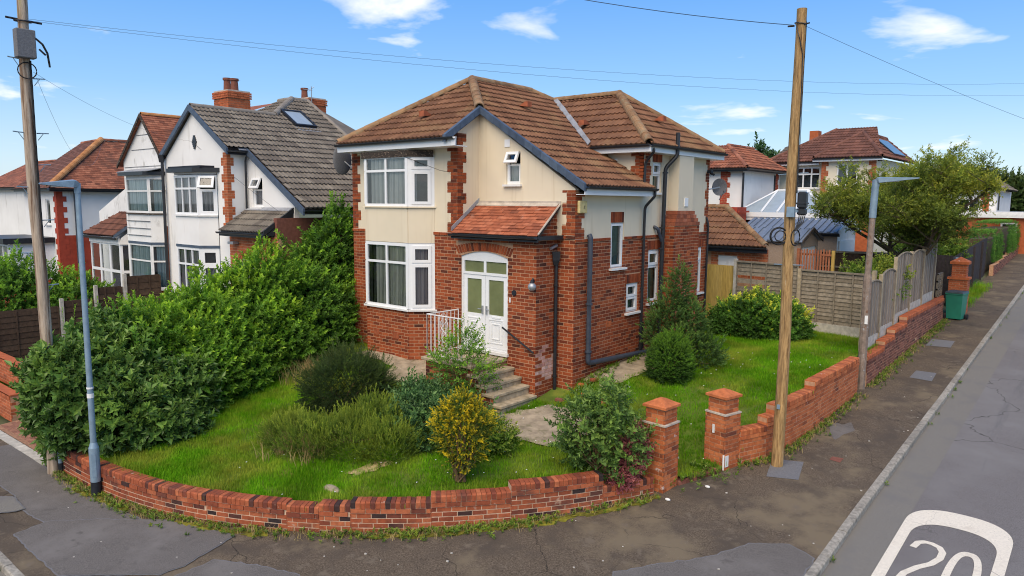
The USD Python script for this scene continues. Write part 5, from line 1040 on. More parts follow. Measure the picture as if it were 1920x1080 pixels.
# ------------------------------------------------------------------ the pair of white houses next door
def plainbay(parent, o0, x0, x1, yf, yb, z0, z1, mt, cantR=True, cantL=True, mort=None, c=.42):
    pts = [(x0-(c if cantL else 0), yb), (x0, yf), (x1, yf), (x1+(c if cantR else 0), yb)]; mb = MB(); mb.prism(Polygon(pts), (0, 0, z0), X, Y, Z, z1-z0); return emit('bay_wall', mb, mt, parent)
SH = thing('semi_house', 'white rendered semi with grey concrete tiled roof, long catslide and orange brick porch', 'house')
yB = -2.0; xp, xq = -15.55, -11.5
OB = np.array([xp, yB, 0]); bb = []
hb = rect(1.02, .98, 3.45, 4.95)
gq = teeth(4.05, -1, 3.15, 5.55, .34, .22); gpoly = Polygon([(0, -1), (4.05, -1), (4.05, 5.62), (2.1, 6.95), (0, 5.45)])
wall('render_wall', SH, OB, X, Yn, gpoly.difference(unary_union([gq, hb])), 'white_render'); wall('quoin_wall', SH, OB, X, Yn, gq, 'mortar'); bb += lay(OB, X, Yn, gq)
mb = MB()
for r, w in enumerate((.10, .16, .22, .28, .22, .16, .10)): mb.box(xp+2.12-w/2, yB-.03, 5.72+r*.062, xp+2.12+w/2, yB-.002, 5.72+r*.062+.058)
emit('brick_diamond', mb, 'black_plastic', SH)
bx0, bx1, yb_ = -14.06, -12.56, -2.42
for z0, z1, mt in ((-.9, .98, 'neighbour_brick'), (2.64, 3.62, 'white_render'), (4.9, 4.96, 'white_render')): plainbay(SH, OB, bx0, bx1, yb_, yB, z0, z1, mt)
emit('bay_roof', MB().prism(Polygon([(bx0-.6, yB), (bx0-.1, yb_-.2), (bx1+.1, yb_-.2), (bx1+.62, yB)]), (0, 0, 4.96), X, Y, Z, .13), 'black_plastic', SH); emit('bay_lead', MB().box(bx0-.3, yb_-.05, 5.09, bx1+.3, yB, 5.16), 'dark_paint', SH)
emit('bay_moulding', MB().prism(Polygon([(bx0-.47, yB), (bx0-.02, yb_-.03), (bx1+.02, yb_-.03), (bx1+.47, yB)]), (0, 0, 2.60), X, Y, Z, .08), 'verge_cap', SH)
c2 = np.array([.42, .42, 0]); c2n = np.array([1, -1, 0])/math.sqrt(2); cwl = float(np.linalg.norm(c2)); c2 = c2/cwl
for z0, h in ((1.0, 1.60), (3.64, 1.24)):
    w = bx1-bx0; th_ = h*.66
    ps = [(.06+i*(w-.08)/3, a, .06+(i+1)*(w-.08)/3-.045, b) for i in range(3) for a, b in ((.07, th_-.03), (th_+.03, h-.08))]
    window(SH, (bx0, yb_, z0), X, Yn, w, h, ps, set_back=0, sill=False, curtains=[('grey_curtain', .05, w-.05, .05, h-.05, 0)])
    window(SH, (bx1, yb_, z0), c2, c2n, cwl, h, [(.14, .12, cwl-.12, th_-.10)] if z0 > 3 else [(.14, .12, cwl-.12, th_-.08), (.14, th_+.08, cwl-.12, h-.14)], set_back=0, sill=False, curtains=[('grey_curtain', .08, cwl-.08, .05, th_-.08, 0)], open_sash=(.07, th_-.02, cwl-.05, h-.06) if z0 > 3 else None)
    emit('bay_sill', MB().ob((bx0-.05, yb_-.06, z0-.05), X*(w+.1), Y*.1, Z*.05).ob(np.array([bx1, yb_, z0-.05])-c2n*.03, c2*cwl, c2n*.09, Z*.05), 'white_paint', SH)
wall('render_wall', SH, (xq, yB, 0), Y, X, Polygon([(0, 2.9), (.65, 2.9), (.65, 5.6), (0, 5.6)]).difference(teeth(0, 1, 3.15, 5.55, .22, .12)), 'white_render'); wall('quoin_wall', SH, (xq, yB, 0), Y, X, teeth(0, 1, 3.15, 5.55, .22, .12), 'mortar'); bb += lay((xq, yB, 0), Y, X, teeth(0, 1, 3.15, 5.55, .22, .12))
yg = -1.36; sw = rect(.33, 3.90, .87, 4.78)
wall('render_wall', SH, (xq, yg, 0), X, Yn, Polygon([(0, 2.9), (2.55, 2.9), (2.55, 3.94), (0, 5.50)]).difference(sw), 'white_render')
window(SH, (xq+.33, yg, 3.90), X, Yn, .54, .88, [(.08, .07, .46, .50), (.08, .6, .46, .8)], open_sash=(.03, .53, .51, .86), curtains=[('grey_curtain', .05, .49, .05, .5, 0)])
wall('brick_wall', SH, (-11.95, yB-.0, 0), X, Yn, rect(.45, -.9, 3.1, 3.05).difference(unary_union([Point(1.42, 1.9).buffer(.52), rect(.90, -.6, 1.94, 1.9)])), 'mortar'); pr_ = rect(.45, -.9, 3.1, 3.05).difference(unary_union([Point(1.42, 1.9).buffer(.72), rect(.70, -.9, 2.14, 1.9)])); bb += lay((-11.95, yB, 0), X, Yn, pr_)
ab = []
for i in range(22):
    a = math.pi*(i+.5)/22; 
    for r0 in (.53, .63): ab.append((BOXV(np.array([-10.53, yB-.012, 1.9])+(math.cos(a)*r0)*X+(math.sin(a)*r0)*Z, (math.cos(a)*X+math.sin(a)*Z)*.09, (-math.sin(a)*X+math.cos(a)*Z)*(.065 if r0 < .6 else .08), -Y*-.06), BOXT, rng.random()))
pieces('arch_brick', ab, 'neighbour_brick', SH)
emit('porch_door', MB().box(-11.05, yB+.04, -.6, -10.01, yB+.09, 1.9).tube([(-10.53, yB+.05, 1.9), (-10.53, yB+.09, 1.9)], .52, 28), 'white_upvc', SH); emit('door_glass', MB().box(-10.9, yB+.03, .6, -10.6, yB+.035, 1.9).box(-10.45, yB+.03, .6, -10.15, yB+.035, 1.9), 'frosted_glass', SH)
emit('wall_light', MB().cbox(-11.25, yB-.22, 2.78, -10.95, yB-.02, 2.86), 'steel', SH)
wall('brick_wall', SH, (-8.9, yB, 0), Y, X, rect(0, -.9, 6, 3.6), 'brown_brick')
pieces('brick', bb, 'neighbour_brick', SH, 300, 'brickwork')
cn_ = holder('porch_canopy', SH); cs = (3.80-3.17)/.95
slope(cn_, 'roof_tile', 'grey_roof_tile', [[(-11.45, -2.32), (-9.05, -2.32), (-9.05, -1.38), (-11.45, -1.38)]], (-11.45, -2.32), 3.17, (0, 1), cs, tw=.30, gauge=.30); gutter(cn_, (-11.5, -2.35, 3.16), (-9.0, -2.35, 3.16), n=(0, -1, 0), fm='black_plastic', h=.1)
emit('flashing', MB().ob((-11.45, -1.5, 3.79), (2.4, 0, 0), (0, .13, .09), (0, -.01, .015)), 'lead', cn_); emit('cheek', MB().prism(Polygon([(-2.3, 3.1), (-1.38, 3.1), (-1.38, 3.78)]), (-9.04, 0, 0), Y, Z, X, .04).ob((-9.05, -2.36, 3.10), (0, 1.0, .66), (.06, 0, 0), (0, -.0, .14)), 'black_plastic', cn_)
tl = []; RS = .62
slope(SH, 'roof_tile', 'grey_roof_tile', [[(-13.45, -2.12), (-11.25, -2.12), (-11.25, -1.45), (-13.45, -1.45)], [(-13.45, -1.45), (-8.36, -1.45), (-8.36, .9), (-13.45, .9)], [(-13.45, .9), (-8.36, .9), (-8.36, 3.2), (-14.8, 3.2), (-14.8, 2.5)]], (-8.36, -2.12), 7.03-RS*(13.45-8.36), (-1, 0), RS, thing_part=tl, under=True)
slope(SH, 'roof_tile', 'grey_roof_tile', [[(-13.45, .9), (-14.8, 2.5), (-15.55, 2.5), (-15.55, -.8)]], (-15.55, -.8), 7.03-.51*1.7, (0, 1), .51, thing_part=tl)
pieces('roof_tile', tl, 'grey_roof_tile', SH, 300, 'roof_tiling')
emit('roof_slope', MB().add([(-13.45, -2.12, 7.03), (-15.6, -2.12, 5.5), (-15.6, 1.5, 5.5), (-13.45, 1.5, 7.03), (-14.8, 2.5, 7.84), (-14.8, 3.2, 7.84), (-8.36, 3.2, 3.87), (-15.6, 3.2, 7.84), (-15.6, 9, 4.5), (-8.36, 9, 3.0)], [[0, 1, 2, 3], [5, 6, 9, 8], [5, 8, 7, 4]]), 'grey_roof_tile', SH)
pieces('ridge_tile', ridge((-13.45, -2.1, 7.06), (-13.45, .9, 7.06), .10)+ridge((-13.45, .9, 7.06), (-14.8, 2.5, 7.88), .13)+ridge((-14.8, 2.5, 7.88), (-15.6, 2.5, 7.88), .10)+ridge((-14.8, 2.5, 7.88), (-14.8, 3.2, 7.88), .10)+ridge((-14.8, 3.2, 7.88), (-8.4, 3.22, 3.95), .10), 'grey_ridge', SH)
def barge(t, p0, p1, d=.18, w=.06, mt='verge_cap'):
    p0, p1 = np.array(p0, float), np.array(p1, float); emit('barge_board', MB().ob(p0, p1-p0, Y*w, -Z*d), mt, t)
barge(SH, (-13.45, -2.17, 7.10), (-11.2, -2.17, 5.66)); barge(SH, (-13.45, -2.17, 7.10), (-15.6, -2.17, 5.62)); barge(SH, (-11.25, -1.52, 5.70), (-8.3, -1.52, 3.88), .2)
gutter(SH, (-11.22, -2.15, 5.60), (-11.22, -1.40, 5.60), n=(1, 0, 0), h=.1, fm='black_plastic'); gutter(SH, (-8.33, -1.5, 3.84), (-8.33, 3, 3.84), n=(1, 0, 0), h=.1, fm='black_plastic')
pipe(SH, [(-11.2, -1.48, 5.5), (-11.4, -1.44, 5.35), (-11.42, -1.44, 3.75)], .034); emit('lead_patch', MB().ob((-11.6, -1.75, 5.86), (.42, 0, -.26), (0, .45, 0), (.01, 0, .02)), 'lead', SH)
vx = holder('roof_window', SH); f_ = np.array([1, 0, -RS])/math.hypot(1, RS); up_ = np.array([RS, 0, 1])/math.hypot(1, RS); o = np.array([-13.75, 1.28, 7.03+RS*.30])+up_*.06
mb = MB(); mb.prism(rect(0, 0, 1.15, .86).difference(rect(.08, .08, 1.07, .78)), o, f_, Y, up_, .09); emit('frame', mb, 'dark_paint', vx); emit('pane', MB().ob(o+f_*.08+Y*.08+up_*.05, f_*.99, Y*.70, up_*.01), 'conservatory_roof', vx); emit('flashing', MB().ob(o+f_*1.15-Y*.05+up_*-.01, f_*.25, Y*.96, up_*.01), 'lead', vx)
def chimney(t, x0, y0, x1, y1, z0, z1, pots, mt='neighbour_brick'):
    h = holder('chimney', t); emit('mortar_core', MB().box(x0+.01, y0+.01, z0, x1-.01, y1-.01, z1-.01), 'mortar', h); bl = []
    for o, d, n, L in (((x0, y0, 0), X, Yn, x1-x0), ((x1, y0, 0), Y, X, y1-y0), ((x0, y1, 0), -Y, Xn, y1-y0)): bl += lay(o, d, n, rect(0, z0, L, z1-.24), proud=.0, zbase=z0)+lay(np.array(o)+np.array(n)*.04-np.array(d)*.04, d, n, rect(0, z1-.24, L+.08, z1), proud=.0, zbase=z1-.249)
    pieces('brick', bl, mt, h); emit('flaunching', MB().box(x0, y0, z1-.02, x1, y1, z1+.05), 'mortar_fillet', h)
    for (px_, py_, hh) in pots: emit('chimney_pot', MB().tube([(px_, py_, z1), (px_, py_, z1+hh*.85), (px_, py_, z1+hh*.86), (px_, py_, z1+hh)], [.14, .115, .15, .15], 14), 'brown_brick', h)
chimney(SH, -16.05, .1, -15.05, .95, 5.2, 7.95, [(-15.8, .5, .55), (-15.3, .5, .48)])
ch2 = thing('chimney_stack', 'red brick chimney stack with one brown pot and an aerial behind the grey roof', 'chimney'); chimney(ch2, -16.3, 3.4, -15.0, 4.2, 6.5, 8.05, [(-15.85, 3.8, .5)])
emit('aerial', MB().tube([(-14.95, 3.5, 7.3), (-14.95, 3.5, 8.5)], .018, 5).tube([(-15.5, 3.5, 8.45), (-14.9, 3.5, 8.35)], .01, 4).tube([(-15.0, 3.4, 8.3), (-14.9, 3.6, 8.5)], .008, 4), 'steel', ch2)
def aerial(label, loc, h=.8):
    t = thing('tv_aerial', label, 'aerial', loc); mb = MB().tube([(0, 0, 0), (0, 0, h)], .014, 5).tube([(-.35, -.05, h-.03), (.3, .05, h-.06)], .009, 4)
    for k in range(7): mb.tube([(-.3+k*.09, -.16+.01*k, h-.03), (-.3+k*.09, .14, h-.02)], .005, 4)
    emit('aerial', mb, 'steel', t)
aerial('television aerial on the ridge behind the two pot chimney', (-16.6, 1.2, 7.7), .9); aerial('small television aerial just above the left eave of the corner house', (-8.4, 3.1, 5.5), .8)
SD = thing('satellite_dish', 'pale satellite dish seen edge on beside the upper left quoin of the corner house', 'satellite dish', (-7.34, -.86, 5.25)); d_ = trimesh.creation.icosphere(2, .5); vv = d_.vertices.copy(); vv[:, 0] *= .14; emit('dish', (vv*[1, .62, .85], d_.faces), 'cover_iron', SD, smooth=True); emit('arm', MB().tube([(0, 0, 0), (.3, .2, -.3)], .02, 6), 'steel', SD)

SA_ = thing('semi_house', 'older white boarded semi with red clay tile roof and pale blue curtains in its bays', 'house')
xl = -18.85; OA = np.array([xl, yB, 0]); gp = Polygon([(0, -1.2), (3.28, -1.2), (3.28, 5.45), (1.85, 7.0), (0, 5.5)])
wall('render_wall', SA_, OA, X, Yn, gp.difference(rect(1.0, 1.02, 3.1, 4.9)), 'old_white_render')
bj = MB()
for z in (6.35, 5.85, 5.25): bj.box(xl+(.1 if z < 5.6 else .75 if z < 6 else 1.2), yB-.012, z, xl+(3.2 if z < 5.6 else 2.75 if z < 6 else 2.35), yB-.002, z+.022)
for z in (2.85, 3.1, 3.35): bj.box(-17.85, -2.43, z, -15.98, -2.402, z+.02)
emit('board_joint', bj, 'cover_iron', SA_)
ax0, ax1 = -17.75, -16.0
for z0, z1, mt in ((-1.2, 1.0, 'neighbour_brick'), (2.60, 3.62, 'old_white_render'), (4.85, 4.95, 'old_white_render')): plainbay(SA_, OA, ax0, ax1, -2.4, yB, z0, z1, mt, c=.35)
emit('bay_roof', MB().prism(Polygon([(ax0-.65, yB), (ax0-.15, -2.62), (ax1+.1, -2.62), (ax1+.42, yB)]), (0, 0, 4.93), X, Y, Z, .12), 'black_plastic', SA_); emit('bay_lead', MB().ob((ax0-.4, -2.55, 5.05), (2.5, 0, 0), (0, .55, .12), (0, 0, .02)), 'lead', SA_)
emit('bay_moulding', MB().prism(Polygon([(ax0-.4, yB), (ax0-.02, -2.43), (ax1+.02, -2.43), (ax1+.4, yB)]), (0, 0, 2.56), X, Y, Z, .08), 'verge_cap', SA_)
c3 = np.array([.35, .4, 0]); l3 = float(np.linalg.norm(c3)); c3 /= l3; c3n = np.array([c3[1], -c3[0], 0])
for z0, h in ((1.02, 1.54), (3.64, 1.21)):
    w = ax1-ax0; tt = h*.62
    window(SA_, (ax0, -2.4, z0), X, Yn, w, h, [(.07, .07, w-.08, tt-.02), (.07, tt+.03, w-.08, h-.06)], set_back=0, sill=False, curtains=[('blue_curtain', .05, w-.05, .05, h-.05, 0)], frame='white_paint')
    window(SA_, (ax1, -2.4, z0), c3, c3n, l3, h, [(.06, .07, l3-.06, tt-.02), (.06, tt+.03, l3-.06, h-.06)], set_back=0, sill=False, curtains=[('blue_curtain', .05, l3-.05, .05, h-.05, 0)], frame='white_paint')
    emit('bay_sill', MB().box(ax0-.05, -2.46, z0-.05, ax1+.03, -2.37, z0).ob(np.array([ax1, -2.4, z0-.05])-c3n*.03, c3*l3, c3n*.09, Z*.05), 'white_paint' if z0 < 2 else 'dark_board', SA_)
emit('brick_strip', MB().box(-15.75, -2.03, -1, -15.58, -2.003, 3.2), 'neighbour_brick', SA_)
pipe(SA_, [(-15.5, -2.12, 5.5), (-15.5, -2.12, -.6)], .05, clips=[(-15.5, -2.12, 4.4), (-15.5, -2.12, 2.6)]); emit('hopper_head', MB().tube([(-15.5, -2.14, 5.35), (-15.5, -2.14, 5.6)], [.08, .13], 4), 'black_plastic', SA_)
ta = []
slope(SA_, 'roof_tile', 'red_roof', [[(-17.0, -2.12), (-15.55, -2.12), (-15.55, 2.5), (-17.0, 2.5)]], (-15.55, -2.12), 5.5, (-1, 0), 1.06, tw=.18, gauge=.11, kind='flat', stagger=True, thing_part=ta, thick=.016)
pieces('roof_tile', ta, 'red_roof', SA_, 250, 'roof_tiling'); emit('roof_slope', MB().add([(-17, -2.12, 7.02), (-17, 2.5, 7.02), (-19.1, 2.5, 5.3), (-19.1, -2.12, 5.3)], [[0, 1, 2, 3]]).add([(-16.9, .2, 6.9), (-15.6, 2.5, 7.84), (-22, 2.5, 7.84), (-23.5, .2, 6.6)], [[0, 1, 2, 3]]), 'red_roof', SA_)
pieces('ridge_tile', ridge((-17, -2.1, 7.05), (-17, 2.5, 7.05), .09, .36), 'orange_ridge', SA_); barge(SA_, (-17, -2.16, 7.08), (-15.6, -2.16, 5.58), .12, .04, 'dark_board'); barge(SA_, (-17, -2.16, 7.08), (-19.1, -2.16, 5.35), .12, .04, 'dark_board')
wall('quoin_wall', SA_, (xl, yB, 0), Y, Xn, rect(0, -1.2, 4, 5.4), 'painted_brick')
wall('render_wall', SA_, (-23.5, -1.2, 0), X, Yn, Polygon([(0, -1.4), (4.7, -1.4), (4.7, 5.2), (0, 3.6)]), 'old_white_render')
gp_ = holder('glazed_porch', SA_); slope(gp_, 'roof_tile', 'brown_roof', [[(-22.7, -2.15), (-19.6, -2.15), (-18.95, -1.25), (-21.2, -1.25)]], (-22.7, -2.15), 2.72, (0, 1), .95, tw=.30, gauge=.30)
gutter(gp_, (-22.8, -2.18, 2.68), (-19.55, -2.18, 2.68), n=(0, -1, 0), fm='black_plastic', h=.08); emit('barge_board', MB().ob((-19.62, -2.2, 2.62), (.75, .95, .92), (.05, -.02, 0), (0, 0, .13)), 'verge_cap', gp_); emit('gable_board', MB().prism(Polygon([(0, 2.4), (1.0, 2.4), (1.0, 3.35), (.1, 2.65)]), (-19.55, -2.05, 0), np.array([.6, .8, 0]), Z, np.array([.8, -.6, 0]), .03).box(-22.4, -2.05, 2.42, -19.55, -2.0, 2.64), 'white_paint', gp_)
mb = MB(); mb.prism(rect(0, -.9, 2.85, 2.44).difference(unary_union([rect(.08+i*.93, a, .86+i*.93, b) for i in range(3) for a, b in ((-.8, 1.30), (1.40, 2.36))])), (-22.4, -2.0, 0), X, Z, Y, .07); mb.prism(rect(0, -.9, .9, 2.44).difference(unary_union([rect(.08, -.8, .84, 1.30), rect(.08, 1.40, .84, 2.36)])), (-19.55, -2.0, 0), np.array([.6, .8, 0]), Z, np.array([-.8, .6, 0]), .07); emit('frame', mb, 'white_upvc', gp_)
emit('pane', quad((-22.35, -1.97, -.8), (2.75, 0, 0), (0, 0, 3.2), Yn), 'glass', gp_); emit('pane', quad((-19.55, -1.96, -.8), (.54, .72, 0), (0, 0, 3.2), np.array([.8, -.6, 0])), 'glass', gp_); emit('inside', MB().box(-22.3, -1.22, -.9, -19.0, -1.2, 2.4), 'dark_board', gp_)

# far left house
CH = thing('far_house', 'white house with red brick base and orange hip tiles on the far left', 'house')
xc, yc = -28.6, -1.1; cb = []
wall('render_wall', CH, (xc, yc, 0), Y, X, rect(0, 2.40, 6, 4.5), 'white_render'); wall('brick_wall', CH, (xc, yc, 0), Y, X, rect(0, -1.5, 6, 2.40), 'painted_brick')
wall('render_wall', CH, (-33, yc, 0), X, Yn, rect(0, -1.5, 4.4, 4.5).difference(rect(2.9, 2.9, 3.5, 4.1)), 'white_render'); window(CH, (-30.1, yc, 2.9), X, Yn, .6, 1.2, [(.06, .06, .54, 1.14)])
for o, u, n in (((xc, yc, 0), Y, X), ((-33, yc, 0), X, Yn)):
    q = teeth(0, 1, -1.5, 4.45, .42, .26) if u is Y else teeth(4.4, -1, -1.5, 4.45, .42, .26)
    wall('quoin_wall', CH, o, u, n, q, 'painted_brick', off=.012)
wall('render_wall', CH, (-46, .4, 0), X, Yn, rect(0, -1.6, 13, 4.6), 'white_render'); wall('quoin_wall', CH, (-46, .4, 0), X, Yn, teeth(11.6, -1, -1.5, 4.4, .8, .55), 'painted_brick', off=.012)
window(CH, (-36.2, .4, 2.7), X, Yn, 1.5, 1.5, [(.07, .07, 1.43, 1.0), (.07, 1.08, 1.43, 1.43)]); window(CH, (-36.3, .4, -.4), X, Yn, 1.6, 1.7, [(.07, .07, 1.53, 1.1), (.07, 1.18, 1.53, 1.63)])
tc_ = []
slope(CH, 'roof_tile', 'red_roof', [[(-28.25, -1.45), (-28.25, 5.5), (-30.7, 5.5), (-30.7, 1.8)]], (-28.25, -1.45), 4.60, (-1, 0), 1.0, tw=.20, gauge=.13, kind='flat', stagger=True, thing_part=tc_, thick=.018)
slope(CH, 'roof_tile', 'brown_roof', [[(-28.25, -1.45), (-30.7, 1.8), (-33.2, 1.8), (-33.2, -1.45)]], (-33.2, -1.45), 4.60, (0, 1), .76, tw=.20, gauge=.13, kind='flat', stagger=True, limit=40, thick=.018)
slope(CH, 'roof_tile', 'red_roof', [[(-46, .1), (-32.4, .1), (-32.4, 3.0), (-46, 3.0)]], (-46, .1), 4.75, (0, 1), .56, tw=.20, gauge=.15, kind='flat', stagger=True, thing_part=tc_, thick=.018)
pieces('roof_tile', tc_, 'red_roof', CH, 200, 'roof_tiling'); emit('roof_slope', MB().add([(-46, 3, 6.36), (-32.4, 3, 6.36), (-32.4, 7, 4.6), (-46, 7, 4.6)], [[0, 1, 2, 3]]), 'red_roof', CH)
pieces('ridge_tile', ridge((-28.2, -1.5, 4.66), (-30.7, 1.8, 7.12), .16, .38), 'orange_ridge', CH); pieces('ridge_tile', ridge((-46, 3, 6.42), (-31.6, 3, 6.42), .10, .45)+ridge((-30.7, 1.8, 7.1), (-30.7, 5.5, 7.1), .10)+ridge((-33.2, 1.8, 7.05), (-30.7, 1.8, 7.1), .1), 'red_roof', CH)
emit('valley_lead', MB().ob((-32.9, .35, 4.98), (.9, 2.0, 1.35), (.34, -.1, .0), (0, 0, .03)), 'lead', CH)
gutter(CH, (-28.2, -1.5, 4.58), (-28.2, 5.5, 4.58), n=(1, 0, 0), fm='black_plastic', h=.1); gutter(CH, (-33.2, -1.5, 4.58), (-28.2, -1.5, 4.58), n=(0, -1, 0), fm='black_plastic', h=.1); gutter(CH, (-46, .05, 4.72), (-33, .05, 4.72), n=(0, -1, 0), fm='black_plastic', h=.1)
pipe(CH, [(-28.5, -.35, 4.5), (-28.5, -.35, -1.2)], .06, 'grey_plastic'); emit('flat_roof', MB().box(-33.4, -3.2, 2.05, -29.1, -1.1, 2.3), 'black_plastic', CH); emit('bay_wall', MB().box(-33.2, -3.0, -1.5, -29.3, -1.1, .3), 'painted_brick', CH)
window(CH, (-33.1, -2.95, .3), X, Yn, 3.7, 1.7, [(.07+i*.73, .07, .74+i*.73, 1.63) for i in range(5)], set_back=0, curtains=[('net_curtain', .05, 3.65, .05, 1.6, 0)]); emit('bay_wall', MB().box(-29.4, -2.9, .3, -29.3, -1.1, 2.05), 'white_upvc', CH)

# ------------------------------------------------------------------ buildings to the right and behind
OUT = thing('garage_outbuilding', 'low red brick outbuilding with brown tiled roof and white door behind the slatted fence', 'outbuilding')
wall('brick_wall', OUT, (-3.5, 10.6, 0), X, Yn, rect(0, 0, 4.0, 2.58).difference(rect(2.25, 0, 2.95, 2.30)), 'mortar'); pieces('brick', lay((-3.5, 10.6, 0), X, Yn, rect(2.0, 1.4, 4.0, 2.58).difference(rect(2.25, 0, 2.95, 2.30))), 'neighbour_brick', OUT, 200)
emit('end_wall', MB().add([(.47, 10.6, 0), (-1.62, 12.1, 0), (-1.62, 12.1, 3.85), (.47, 10.6, 2.6)], [[0, 1, 2, 3]]).add([(-3.8, 12.1, 0), (-1.62, 12.1, 0), (-1.62, 12.1, 3.85), (-3.8, 12.1, 3.85)], [[0, 3, 2, 1]]), 'neighbour_brick', OUT)
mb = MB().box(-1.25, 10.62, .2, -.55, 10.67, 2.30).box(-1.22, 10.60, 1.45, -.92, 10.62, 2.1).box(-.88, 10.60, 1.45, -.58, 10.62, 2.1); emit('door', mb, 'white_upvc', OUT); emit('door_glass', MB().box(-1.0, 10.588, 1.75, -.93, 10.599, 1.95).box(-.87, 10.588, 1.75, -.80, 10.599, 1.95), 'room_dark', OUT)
to = []; slope(OUT, 'roof_tile', 'roof_tile', [[(-3.8, 10.3), (.55, 10.3), (-1.65, 12.1), (-3.8, 12.1)]], (-3.8, 10.3), 2.66, (0, 1), .70, thing_part=to); pieces('roof_tile', to, 'roof_tile', OUT, 160, 'roof_tiling')
pieces('ridge_tile', ridge((.53, 10.32, 2.72), (-1.65, 12.1, 3.98), .11)+ridge((-1.65, 12.1, 3.98), (-3.8, 12.1, 3.98), .11), 'ridge_tile', OUT); gutter(OUT, (-3.8, 10.27, 2.64), (.6, 10.27, 2.64), n=(0, -1, 0), fm='dark_paint', h=.15)
def ribroof(t, P00, P10, P01, nr, mt='sheet_metal'):
    P00, P10, P01 = (np.array(p, float) for p in (P00, P10, P01)); e = P10-P00; r = P01-P00; n = np.cross(e, r); n /= np.linalg.norm(n); n = n if n[2] > 0 else -n
    emit('roof_sheet', MB().ob(P00-n*.03, e, r, n*.03), mt, t); rb = [(BOXV(P00+e*(i+.3)/nr, e*.12/np.linalg.norm(e), r, n*.05), BOXT, rng.random()) for i in range(nr)]; pieces('roof_rib', rb, mt, t)
GA = thing('pebbledash_garage', 'pebbledash prefabricated garage with blue grey ribbed metal roof and white door', 'garage')
wall('pebbledash_wall', GA, (-2.6, 13.9, 0), X, Yn, rect(0, 0, 3.1, 2.75), 'pebbledash'); wall('gable_wall', GA, (.5, 13.9, 0), Y, X, Polygon([(0, 0), (2.0, 0), (2.0, 2.7), (1.0, 3.12), (0, 2.7)]).difference(rect(.2, 0, 1.8, 2.5)), 'pebbledash'); emit('up_and_over_door', MB().box(.42, 14.1, .5, .46, 15.7, 2.5), 'white_paint', GA)
ribroof(GA, (-2.6, 13.75, 2.72), (.6, 13.75, 2.72), (-2.6, 14.92, 3.16), 9); ribroof(GA, (-2.6, 16.05, 2.72), (.6, 16.05, 2.72), (-2.6, 14.92, 3.16), 9)
for (a, b) in (((.61, 13.7, 2.66), (.61, 14.9, 3.12)), ((.61, 16.1, 2.66), (.61, 14.9, 3.12))): emit('barge_board', MB().ob(np.array(a), np.array(b)-np.array(a), X*.04, Z*.12), 'dark_board', GA)
GB = thing('long_garage', 'longer garage with blue grey ribbed metal roof and white gable behind the pebbledash one', 'garage')
wall('garage_wall', GB, (-3.0, 17.0, 0), X, Yn, rect(0, 0, 3.9, 2.95), 'pebbledash'); wall('gable_wall', GB, (.9, 17.0, 0), Y, X, Polygon([(0, 0), (2.6, 0), (2.6, 2.95), (1.3, 3.40), (0, 2.95)]), 'white_paint'); emit('up_and_over_door', MB().box(.91, 17.2, .6, .95, 19.4, 2.65), 'white_upvc', GB)
emit('door_groove', MB().box(0.95, 17.2, 1.2, 0.954, 19.4, 1.22).box(0.95, 17.2, 1.9, 0.954, 19.4, 1.92), 'cover_iron', GB)
ribroof(GB, (-3.1, 16.8, 2.98), (1.0, 16.8, 2.98), (-3.1, 18.3, 3.46), 15); ribroof(GB, (-3.1, 19.8, 2.98), (1.0, 19.8, 2.98), (-3.1, 18.3, 3.46), 15); gutter(GB, (-3.1, 16.75, 2.96), (1.05, 16.75, 2.96), n=(0, -1, 0), fm='dark_paint', h=.1)
for (a, b) in (((1.01, 16.75, 2.90), (1.01, 18.3, 3.42)), ((1.01, 19.85, 2.90), (1.01, 18.3, 3.42))): emit('barge_board', MB().ob(np.array(a), np.array(b)-np.array(a), X*.05, Z*.2), 'white_paint', GB)
CV = thing('conservatory', 'white framed conservatory with grey glazed hipped roof attached to the cream house', 'conservatory'); cx0, cx1, cy0, cy1 = -4.75, -.9, 20.6, 24.6; e3 = 3.72; r3 = 4.75; rp = [(-3.6, 22.6, r3), (-2.1, 22.6, r3)]
P4 = [(cx0, cy0, e3), (cx1, cy0, e3), (cx1, cy1, e3), (cx0, cy1, e3)]; emit('roof_glass', MB().add(P4+rp, [[0, 1, 5], [0, 5, 4], [1, 2, 5], [2, 3, 4], [2, 4, 5], [3, 0, 4]]), 'conservatory_roof', CV)
mb = MB()
for a, b in ((P4[0], rp[0]), (P4[1], rp[1]), (P4[2], rp[1]), (P4[3], rp[0]), (rp[0], rp[1]), ((-3.6, cy0, e3), rp[0]), ((-2.1, cy0, e3), rp[1]), ((-2.85, cy0, e3), (-2.85, 22.6, r3)), ((cx1, 22, e3), rp[1]), ((cx1, 23.3, e3), rp[1])): mb.tube([np.array(a)+Z*.03, np.array(b)+Z*.03], .05, 5)
emit('roof_bar', mb, 'white_upvc', CV); emit('eaves', MB().box(cx0-.06, cy0-.06, e3-.22, cx1+.06, cy0+.02, e3).box(cx1-.02, cy0-.06, e3-.22, cx1+.06, cy1, e3), 'white_upvc', CV)
window(CV, (cx0, cy0, 1.9), X, Yn, cx1-cx0, 1.6, [(.08+i*.77, a, .70+i*.77, b) for i in range(5) for a, b in ((.08, .95), (1.05, 1.45))], set_back=0); emit('dwarf_wall', MB().box(cx0, cy0, .4, cx1, cy0+.2, 1.9), 'neighbour_brick', CV); emit('side_wall', MB().box(cx1-.06, cy0+.05, .4, cx1, cy1, 3.5), 'white_upvc', CV)
EH = thing('far_house', 'cream rendered house with brown hipped roofs and solar panel beyond the garages', 'house'); ye = 26.2
